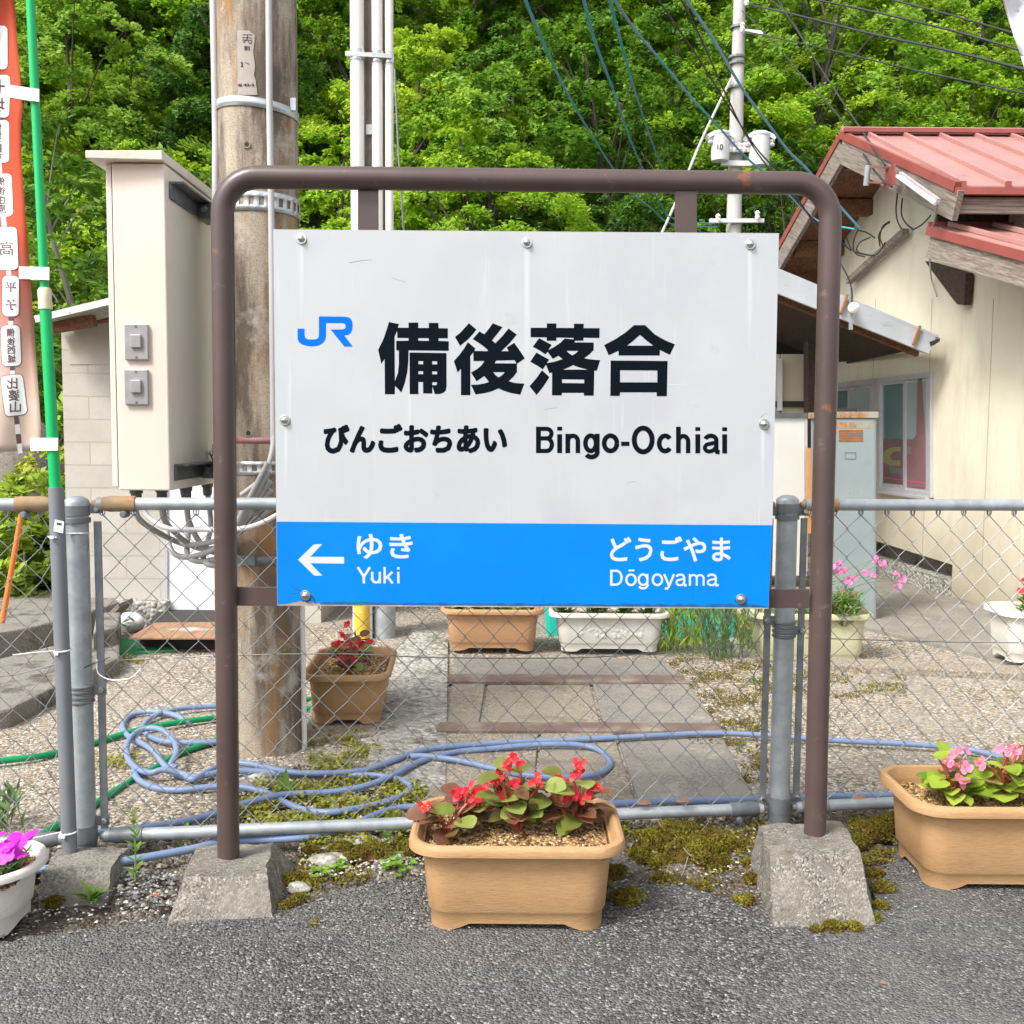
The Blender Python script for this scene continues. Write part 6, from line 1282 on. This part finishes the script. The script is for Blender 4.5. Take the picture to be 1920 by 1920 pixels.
def make_tree(label, cat, H, Rc, ns, nl, leafsz, mat, seed, flat=.30, wd=.62, group='trees on the hillside', trunkmat=None, low=.18, name='forest_tree', spr=(.55, 1.05)):
    g = np.random.default_rng(seed); rd = random.Random(seed); root = bpy.data.objects.new(name, None); C.objects.link(root); tag(root, label, cat, group)
    tr = MB(); top = Vector((rd.uniform(-.1, .1)*H, rd.uniform(-.1, .1)*H, H*.93)); sp = smoothpts([(0, 0, -.6), (rd.uniform(-.1, .1), rd.uniform(-.1, .1), H*.3), (top.x*.6, top.y*.6, H*.62), tuple(top)], 5)
    tr.tube(sp, [H*.017*(1-.85*i/(len(sp)-1)) for i in range(len(sp))], 7)
    cl = Cloud()
    for k in range(ns):
        t = low+(1-low)*(k+rd.random())/ns; prof = math.sin(math.pi*min(1, (t-low)/(1-low)*.80+.16))**.7; a = k*2.39996+rd.uniform(-.5, .5)
        rr = Rc*prof*(rd.uniform(.45, 1.05) if rd.random() < .8 else rd.uniform(.1, .5)); ax = np.array(sp[min(len(sp)-1, int(t*(len(sp)-1)))])
        pos = np.array([ax[0]+rr*math.cos(a), ax[1]+rr*math.sin(a), H*t])
        if k % 5 == 0:
            b0 = np.array(sp[max(0, int((t-.16)*(len(sp)-1)))]); mid = b0*.5+pos*.5+np.array([0, 0, .18*rr]); q = smoothpts([b0, mid, pos], 3); tr.tube(q, [.030*H/8*(1-.8*i/(len(q)-1)) for i in range(len(q))], 5, cap=False)
        rs = Rc*.24*rd.uniform(*spr)*(1 if t < .85 else .7); n = int(nl*(rs/(Rc*.2))**1.6); out = np.array([math.cos(a), math.sin(a), 0])
        nn = np.array([0, 0, 1.])+out*rd.uniform(.1, .5)+g.normal(size=3)*.16; nn /= np.linalg.norm(nn); e1 = np.cross(nn, [0, 1, .1]); e1 /= np.linalg.norm(e1); e2 = np.cross(nn, e1)
        # several twigs per spray, so its outline is fingered
        nt_ = rd.randint(5, 8); ta = g.uniform(0, 6.28, nt_); w_ = g.integers(0, nt_, n); ang = ta[w_]+g.normal(size=n)*.22; d = np.sqrt(g.random(n))*rs*(.6+.4*np.cos(ta[w_]*3+k)**2)
        c = pos+e1*(d*np.cos(ang))[:, None]+e2*(d*np.sin(ang))[:, None]+nn*(g.normal(size=n)*rs*flat*.35-flat*1.1*d*d/rs)[:, None]
        cl.add(c, nn+g.normal(size=(n, 3))*.42, leafsz*g.uniform(.65, 1.35, n), wd, np.clip(.5+rd.uniform(-.22, .22)+g.normal(size=n)*.15, 0, 1))
    OFF[root.name] = (0, 0, 0); tr.build('trunk', trunkmat or M_trunk, root, smooth=True)
    o = bpy.data.objects.new('crown', cl.mesh('crown')); C.objects.link(o); o.parent = root; o.data.materials.append(mat); return root
TL_ = {'lime': 'bright yellow green broadleaf tree with layered sprays on the hillside', 'green': 'mid green broadleaf tree with layered sprays on the hillside', 'deep': 'dark green dense tree among the brighter trees on the hillside'}
kinds = [('lime', 9, 3.4, 110, 430, .115, M_leafA, 1, .30), ('green', 9.5, 3.2, 110, 420, .112, M_leafB, 2, .34), ('lime', 8, 3.2, 100, 430, .118, M_leafA, 3, .22), ('deep', 10, 2.9, 110, 400, .105, M_leafC, 4, .4), ('green', 8.5, 3.5, 110, 420, .115, M_leafB, 5, .28), ('lime', 10, 3.0, 110, 420, .112, M_leafA, 6, .36)]
protos = [make_tree(TL_[k], 'tree', H, Rc, ns, nl, lz, mt, sd, fl, group={'lime': 'bright yellow green trees on the hillside', 'green': 'mid green trees on the hillside', 'deep': 'dark trees on the hillside'}[k]) for k, H, Rc, ns, nl, lz, mt, sd, fl in kinds]
used = set(); random.seed(11)
for row, (Y, sp) in enumerate(((20.2, 3.1), (23.2, 3.2), (26.6, 3.5), (30.2, 3.9), (34.2, 4.3), (38.5, 4.8), (43.5, 5.4), (49, 6.0))):
    half = Y*.56+2; x = -half+random.uniform(0, sp)
    while x < half:
        yy = Y+random.uniform(-1.2, 1.2); k = random.choice((0, 0, 1, 2, 2, 3, 4, 4, 5)) if row else random.choice((0, 1, 1, 2, 3, 4))
        z = hill_z(x, yy); s = random.uniform(.78, 1.12)*(1.0 if row else .8); s *= 1+.012*(Y-20)
        loc = (x, yy, z-.4); rz = random.uniform(0, 6.28)
        if k not in used: used.add(k); o = protos[k]; o.location = loc; o.rotation_euler = (0, 0, rz); o.scale = (s,)*3
        else: copy_tree(protos[k], loc=loc, rz=rz, scale=s)
        x += sp*random.uniform(.72, 1.28)
# understory leaves on the forest floor (nobody could count them)
cl = Cloud(); n = 42000; X = rng.uniform(-32, 32, n); Yv = 19+rng.random(n)**1.5*34; Z = np.array([hill_z(a, b) for a, b in zip(X, Yv)])+rng.random(n)**1.4*(1.0+1.0*np.sin(X*1.7+Yv*.9)**2)
cl.add(np.stack([X, Yv, Z], 1), rng.normal(size=(n, 3))*.5+[0, -.3, 1], rng.uniform(.10, .26, n), .6, rng.uniform(.1, .7, n))
o = bpy.data.objects.new('undergrowth', cl.mesh('undergrowth')); C.objects.link(o); o.data.materials.append(M_leafC); tag(o, 'dark leafy undergrowth covering the forest floor', 'undergrowth', kind='stuff')
# shrubs at the left, behind the flag pole and beside the shed
def shrub(px, py, Y, H, Rc, label, mat, seed, lz=.11, wd=.34, n=46, nl=60):
    r = make_tree(label, 'shrub', H, Rc, n, nl, lz, mat, seed, .45, wd, None, M_twig, .04, 'shrub', (.6, 1.1)); b = P(px, py, Y); r.location = (b[0], b[1], b[2]); return r
shrub(150, 800, 11.5, 3.4, 1.7, 'tall shrub with long pale green leaves and bare twigs left of the cream cabinet', M_shrub, 31, .15, n=60, nl=70)
shrub(60, 870, 10.5, 2.6, 1.3, 'broad dark shrub behind the green flag pole', M_leafB, 32, .12, .5)
shrub(-60, 860, 11.5, 3.4, 1.6, 'leafy shrub at the far left edge behind the banner', M_leafB, 33, .12, .5)
shrub(300, 830, 13.0, 3.6, 1.9, 'shrub of drooping pale leaves rising behind the cream cabinet', M_shrub, 34, .15, n=60)
shrub(92, 960, 8.3, .55, .5, 'golden yellow shrub beside the block shed', M_ylw, 35, .06, .5, 26, 40)
shrub(60, 1140, 6.6, .62, .62, 'bright green leafy bush behind the left fence', M_weed, 36, .085, .55, 44, 60)
shrub(-10, 1150, 6.9, .7, .7, 'bright green bush at the left edge behind the fence', M_shrub, 37, .085, .55, 44, 60)
shrub(118, 1100, 7.4, .62, .45, 'leafy green bush between the shed and the grey pipe', M_weed, 38, .08, .5, 36, 50)

shrub(70, 1120, 6.2, .75, .6, 'lime green leafy bush just behind the green flag pole base', M_limel, 39, .085, .55, 50, 60)

# ================================================================== WEEDS, MOSS, GRAVEL
def stalk_weed(loc, h, label, L, n, lean, seed, group=None):
    random.seed(seed); t = thing('weed', loc, label, 'weed', group); b = Vector(loc); st, lf = MB(), MB(); tip = b+Vector((lean[0], lean[1], h)); pts = smoothpts([b, b.lerp(tip, .5)+Vector((-.3*lean[0], 0, 0)), tip], 8); st.tube(pts, [.0028*(1-.7*i/(len(pts)-1)) for i in range(len(pts))], 6)
    for k in range(n):
        u = .08+.9*k/n; p = pts[int(u*(len(pts)-1))]; a = k*1.57+random.uniform(-.3, .3)
        for s in (0, math.pi): leaf(lf, p, (math.cos(a+s), math.sin(a+s), random.uniform(.6, 1.2)), (0, 0, 1), L*(1.1-.5*u), L*.36, .3, random.uniform(.3, .8), LANCE, .1)
    st.build('stem', M_gstem, t); lf.build('foliage', M_weed, t, smooth=True); return t
stalk_weed(G(254, 1652, .01), .185, 'tall upright weed with paired leaves before the bottom rail, between the two left footings', .036, 9, (-.012, .02), 3)
stalk_weed(G(362, 1596, .0), .085, 'small weed poking past the left leg of the sign frame', .026, 4, (-.03, .0), 5)
def rosette(px, py, n, L, label, mat=M_weed, seed=0, W=.3, up=.6, shape=LANCE, z=0.0):
    random.seed(seed+50); b = G(px, py, z); t = thing('weed', b, label, 'weed'); m = MB()
    for i in range(n):
        a = random.uniform(0, 6.28); leaf(m, Vector(b)+Vector((random.uniform(-.01, .01), random.uniform(-.01, .01), .002)), (math.cos(a), math.sin(a), up*random.uniform(.4, 1.6)), (0, 0, 1), L*random.uniform(.6, 1.15), L*W, .2, random.random(), shape, .3)
    m.build('foliage', mat, t, smooth=True)
rosette(170, 1692, 16, .055, 'small feathery weed at the foot of the low grey footing', seed=1, W=.28, up=1.4)
rosette(722, 1585, 9, .08, 'broad leaved green weed under the bottom rail left of the front planter', seed=2, W=.34, up=.5)
for i, (x, y, lab) in enumerate(((740, 1632, 'pale clover-like weed left of the front planter'), (668, 1607, 'tiny green weed on the rough rock left of the front planter'), (600, 1640, 'tiny weed beside the left sign footing'), (638, 1630, 'tiny weed between two mossy rocks'))):
    random.seed(i); b = G(x, y, .01); t = thing('weed', b, lab, 'weed', None); m = MB()
    for k in range(30 if i == 0 else 12):
        p = Vector(b)+Vector((random.gauss(0, .022), random.gauss(0, .02), random.uniform(0, .03)))*(1 if i == 0 else .6)
        for s in range(3): a = s*2.1+random.uniform(-.3, .3); leaf(m, p, (math.cos(a), math.sin(a), .25), (random.uniform(-.3, .3), -.4, 1), .012, .009, .15, random.random(), ROUND)
    m.build('foliage', M_weed, t, smooth=True)
rosette(735, 1405, 8, .06, 'bright green weed by the rough concrete strip behind the fence', seed=7, W=.4, up=.7); rosette(1290, 1318, 10, .05, 'small pale weed on the path edge', seed=8); rosette(1420, 1280, 14, .08, 'grassy weed near the right fence post', seed=9, W=.12, up=.9)
rosette(530, 1500, 7, .09, 'upright light green weed behind the bottom rail right of the sign leg', seed=10, W=.3, up=1.6); rosette(680, 1392, 7, .05, 'little weed in front of the end-on brown planter', seed=11)
def tallgrass(px, py, n, h, spread, label, seed, mat=M_weed):
    random.seed(seed); b = Vector(G(px, py, .01)); t = thing('tall_grass', b, label, 'weed', None); m = MB()
    for i in range(n):
        p = b+Vector((random.gauss(0, spread), random.gauss(0, spread*.4), 0)); a = random.uniform(0, 6.28); hh = h*random.uniform(.5, 1.1); tip = p+Vector((.25*hh*math.cos(a), .25*hh*math.sin(a), hh)); q = smoothpts([p, p.lerp(tip, .55)+Vector((0, 0, .08*hh)), tip], 4)
        m.tube(q, [.0016]*len(q), 4, tint=random.random())
        for k in range(5):
            pp = q[int((.2+.16*k)*(len(q)-1))]; aa = random.uniform(0, 6.28); leaf(m, pp, (math.cos(aa), math.sin(aa), 1.3), (0, -1, .4), .055, .008, .2, random.random(), LANCE, .2)
    m.build('foliage', mat, t, smooth=True)
tallgrass(1290, 1225, 60, .34, .10, 'tall light green weeds right of the white relief planter', 3, M_limel); tallgrass(1345, 1235, 34, .30, .06, 'second clump of tall weeds left of the right fence post', 4, M_dianl); tallgrass(1405, 1218, 22, .28, .05, 'thin weeds just behind the tension bar of the right post', 5, M_limel)
tallgrass(1235, 1205, 20, .30, .06, 'weeds against the turquoise tub', 6, M_limel)
tallgrass(-10, 1560, 14, .12, .05, 'grey green sprigs by the fence at the left edge', 8, M_dianl)
# moss cushions: mounds of tiny blades, uncountable
cl = Cloud(); base = MB(); random.seed(5)
def cushion(px, py, r, hgt=.5, zz=.0):
    c = G(px, py, zz); n = int(62000*r*r*9)+120
    ph = rng.uniform(0, 6.28, n); u = np.sqrt(rng.random(n)); wob = 1+.22*np.sin(ph*3+px)+.12*np.sin(ph*7+py)
    x = c[0]+r*u*wob*np.cos(ph); y = c[1]+r*.8*u*wob*np.sin(ph); z = c[2]+hgt*r*np.sqrt(np.clip(1-u*u, 0, 1))*(1+.15*np.sin(x*90)*np.sin(y*80))
    p = np.stack([x, y, z], 1); out = np.stack([(x-c[0])/r*.8, (y-c[1])/r*.8, .7+0*x], 1)+rng.normal(size=(n, 3))*.35
    cl.add(p, rng.normal(size=(n, 3)), rng.uniform(.006, .012, n), .4, np.clip(.42+.2*np.sin(x*55)*np.sin(y*47)+rng.normal(size=n)*.16, 0, 1), out)
    b = rock_mb((c[0], c[1], c[2]-.004), (r*.86, r*.68, hgt*r*.86), int(px), 3, .05); base.add(b.v, b.f, .52)
for (px, py, r) in ((1175, 1690, .035), (1225, 1585, .05), (1270, 1575, .055), (1300, 1612, .06), (1330, 1590, .05), (1365, 1590, .035), (1240, 1620, .035), (1345, 1622, .03), (1200, 1610, .03), (1318, 1665, .018), (1235, 1650, .016), (1410, 1650, .02), (1395, 1692, .022), (1640, 1562, .045), (1672, 1548, .04), (1610, 1582, .03), (1640, 1640, .022), (1655, 1668, .025), (1650, 1700, .018), (1560, 1742, .02), (1600, 1741, .018), (1530, 1744, .012), (1640, 1725, .014), (1405, 1620, .02), (1150, 1640, .03), (1120, 1660, .03), (545, 1650, .025), (560, 1690, .02), (535, 1700, .016), (700, 1605, .05), (760, 1600, .04), (640, 1600, .03), (650, 1612, .022), (580, 1600, .02), (100, 1695, .02), (60, 1640, .02)):
    cushion(px, py, r*1.15, random.uniform(.55, .85), .008)
for (x0, y0, x1, y1, n) in ((1255, 1235, 1470, 1300, 5200), (1290, 1300, 1440, 1400, 4200), (1380, 1400, 1440, 1470, 900), (1480, 1255, 1700, 1310, 3000), (1220, 1540, 1440, 1660, 3600), (1590, 1530, 1680, 1620, 1400), (560, 1590, 800, 1660, 3000), (520, 1640, 600, 1740, 900)):
    g = np.array([G(a, b, .012 if y1 < 1500 else .006) for a, b in zip(rng.uniform(x0, x1, n), rng.uniform(y0, y1, n))]); f = np.sin(g[:, 0]*13+2)*np.sin(g[:, 1]*15+1)+.7*np.sin(g[:, 0]*31+g[:, 1]*9)*np.sin(g[:, 1]*37)+rng.normal(size=n)*.22
    g = g[f > .12]; k = len(g); g[:, 2] += rng.random(k)*.010
    cl.add(g, rng.normal(size=(k, 3))+[0, -.4, .8], rng.uniform(.008, .016, k), .5, np.clip(.4+rng.normal(size=k)*.2, 0, 1))
mo = base.build('moss', M_moss, base=(0, 0, 0), smooth=True); tag(mo, 'olive and rusty green moss cushions around the footings and on the verge', 'moss', kind='stuff')
o = bpy.data.objects.new('moss_fuzz', cl.mesh('moss_fuzz')); C.objects.link(o); o.data.materials.append(M_moss); o.parent = mo; o['kind'] = 'stuff'
# yellow green creeping ground cover under the blue hose
cl = Cloud()
for (x0, y0, x1, y1, n) in ((480, 1470, 640, 1560, 4200), (600, 1455, 800, 1560, 5200), (580, 1370, 720, 1450, 2200), (420, 1500, 500, 1560, 700), (560, 1572, 760, 1592, 900), (1000, 1545, 1180, 1560, 300), (1380, 1260, 1500, 1420, 700), (160, 1420, 260, 1445, 260), (230, 1235, 270, 1245, 150)):
    k = 0
    px = rng.uniform(x0, x1, n); py = rng.uniform(y0, y1, n); g = np.array([G(a, b, .012) for a, b in zip(px, py)])
    keep = (np.sin(g[:, 0]*19+1)*np.sin(g[:, 1]*23)+.6*np.sin(g[:, 0]*43)*np.sin(g[:, 1]*51+2)+rng.normal(size=n)*.25) > -.05
    g = g[keep]; m_ = len(g); g[:, 2] += rng.random(m_)**2*.028
    cl.add(g, rng.normal(size=(m_, 3))*.5+[0, -.2, 1], rng.uniform(.008, .019, m_), .75, rng.random(m_))
o = bpy.data.objects.new('ground_cover', cl.mesh('ground_cover')); C.objects.link(o); o.data.materials.append(M_cover); tag(o, 'yellow green creeping ground cover under the blue hoses', 'ground cover', kind='stuff')
# loose stones
def stones(name, mat, spots, label, zz=.012):
    m = MB()
    for (x0, y0, x1, y1, n, s0, s1) in spots:
        for i in range(n):
            c = G(random.uniform(x0, x1), random.uniform(y0, y1), zz); s = random.uniform(s0, s1)*random.uniform(.6, 1); a = random.uniform(0, 6.28); dx = [random.uniform(.55, 1.3) for _ in range(6)]
            ca, sa = math.cos(a), math.sin(a); f = random.uniform(.4, .75)
            q = [(s*dx[0], 0, 0), (0, s*.8*dx[1], 0), (-s*dx[2], 0, 0), (0, -s*.8*dx[3], 0), (s*.2, s*.1, s*f*dx[4]), (0, 0, -s*f)]
            m.add([(c[0]+x*ca-y*sa, c[1]+x*sa+y*ca, c[2]+z*.9) for x, y, z in q], [(0, 1, 4), (1, 2, 4), (2, 3, 4), (3, 0, 4), (1, 0, 5), (2, 1, 5), (3, 2, 5), (0, 3, 5)], random.random())
    o = m.build(name, mat, base=(0, 0, 0)); return tag(o, label, 'gravel', kind='stuff')
def tintstone(name, stops):
    m, nt, b = new_mat(name); n = N(nt); c = n.ramp(n.attr('tint'), stops); c = n.mix(1., c, n.ramp(n.noise(160, 3), [(.3, .6), (.7, 1.2)]), 'MULTIPLY'); n.link(c, b.inputs['Base Color']); b.inputs['Roughness'].default_value = .95; return m
Mg1 = tintstone('dark_gravel', [(0, (.06, .06, .062)), (.45, (.14, .138, .135)), (.8, (.22, .215, .205)), (1, (.42, .41, .39))])
Mg2 = tintstone('pale_gravel', [(0, (.20, .17, .13)), (.4, (.38, .34, .28)), (.75, (.52, .48, .42)), (1, (.70, .67, .62))])
stones('gravel', Mg1, [(-40, 1700, 560, 1790, 420, .0025, .006), (520, 1640, 800, 1740, 380, .0025, .007), (1180, 1640, 1480, 1730, 380, .0025, .007), (1640, 1560, 1720, 1720, 120, .0025, .006), (-20, 1720, 1940, 1930, 900, .0018, .004), (220, 1630, 330, 1700, 300, .004, .012)], 'dark crushed stone along the broken edge of the asphalt', .010)
stones('pebbles', Mg2, [(420, 1370, 800, 1560, 1500, .005, .013), (560, 1560, 800, 1640, 420, .004, .010), (1180, 1545, 1430, 1640, 150, .003, .008), (-40, 1620, 330, 1730, 260, .003, .008), (1380, 1250, 1950, 1500, 1300, .004, .010), (0, 1320, 420, 1560, 900, .003, .008), (700, 1230, 840, 1480, 500, .005, .014)], 'pale loose pebbles scattered over the yard and the verge', .014)
for i, (x, y, d, lab) in enumerate(((660, 1590, (.085, .05, .035), 'rough pale rock under the bottom rail, largest beside the left footing'), (610, 1622, (.05, .04, .03), 'mossy lump of concrete right of the left sign footing'), (720, 1612, (.06, .04, .025), 'flat rough rock just left of the front planter'), (560, 1668, (.03, .022, .012), 'small crusted stone at the foot of the left sign footing'), (294, 1683, (.018, .012, .009), 'small orange brown stone between the two left footings'), (215, 1640, (.04, .03, .022), 'broken pale stone beside the low grey footing'), (490, 1465, (.06, .04, .02), 'pale flat stone among the blue hoses'), (690, 1395, (.05, .03, .02), 'rounded grey stone before the end-on planter'))):
    g = G(x, y, 0); tag(rock_mb((g[0], g[1], g[2]+.004), d, 20+i, 4, .2).build('rock', M_rust if i == 4 else M_rough, smooth=True), lab, 'rock', 'loose rocks on the verge')
for i, (x, y, lab) in enumerate(((1195, 1508, 'curled brown dead leaf on the bottom rail near the front planter'), (1268, 1503, 'larger brown dead leaf on the bottom rail'), (1600, 1498, 'brown dead leaf on the rail left of the right planter'), (1650, 1843, 'tan dead leaf lying on the asphalt'))):
    b = Vector(P(x, y, 2.8)) if i < 3 else Vector(G(x, y, .008)); m = MB(); leaf(m, b, (1, .2, .15 if i < 3 else .02), (0, -.5, 1), .045 if i < 3 else .02, .02 if i < 3 else .009, .5, .5, LANCE, .2); t = tag(m.build('dead_leaf', paint('dead_leaf', (.22, .12, .08), (.32, .20, .14), 20, .8), smooth=True), lab, 'leaf', 'dead leaves')
for i, pts in enumerate((((1215, 1500), (1240, 1550), (1265, 1585), (1310, 1620)), ((1250, 1540), (1290, 1600), (1320, 1610)), ((1330, 1540), (1300, 1580), (1280, 1640)))):
    tag(MB().tube(smoothpts([G(x, y, .03+.02*math.sin(k*2)) for k, (x, y) in enumerate(pts)], 6), .0012, 5).build('dry_twig', M_twig), ('long dry twig over the moss right of the front planter', 'short dry twig crossing the moss', 'dry twig beside the moss near the right footing')[i], 'twig', 'dry twigs on the moss')
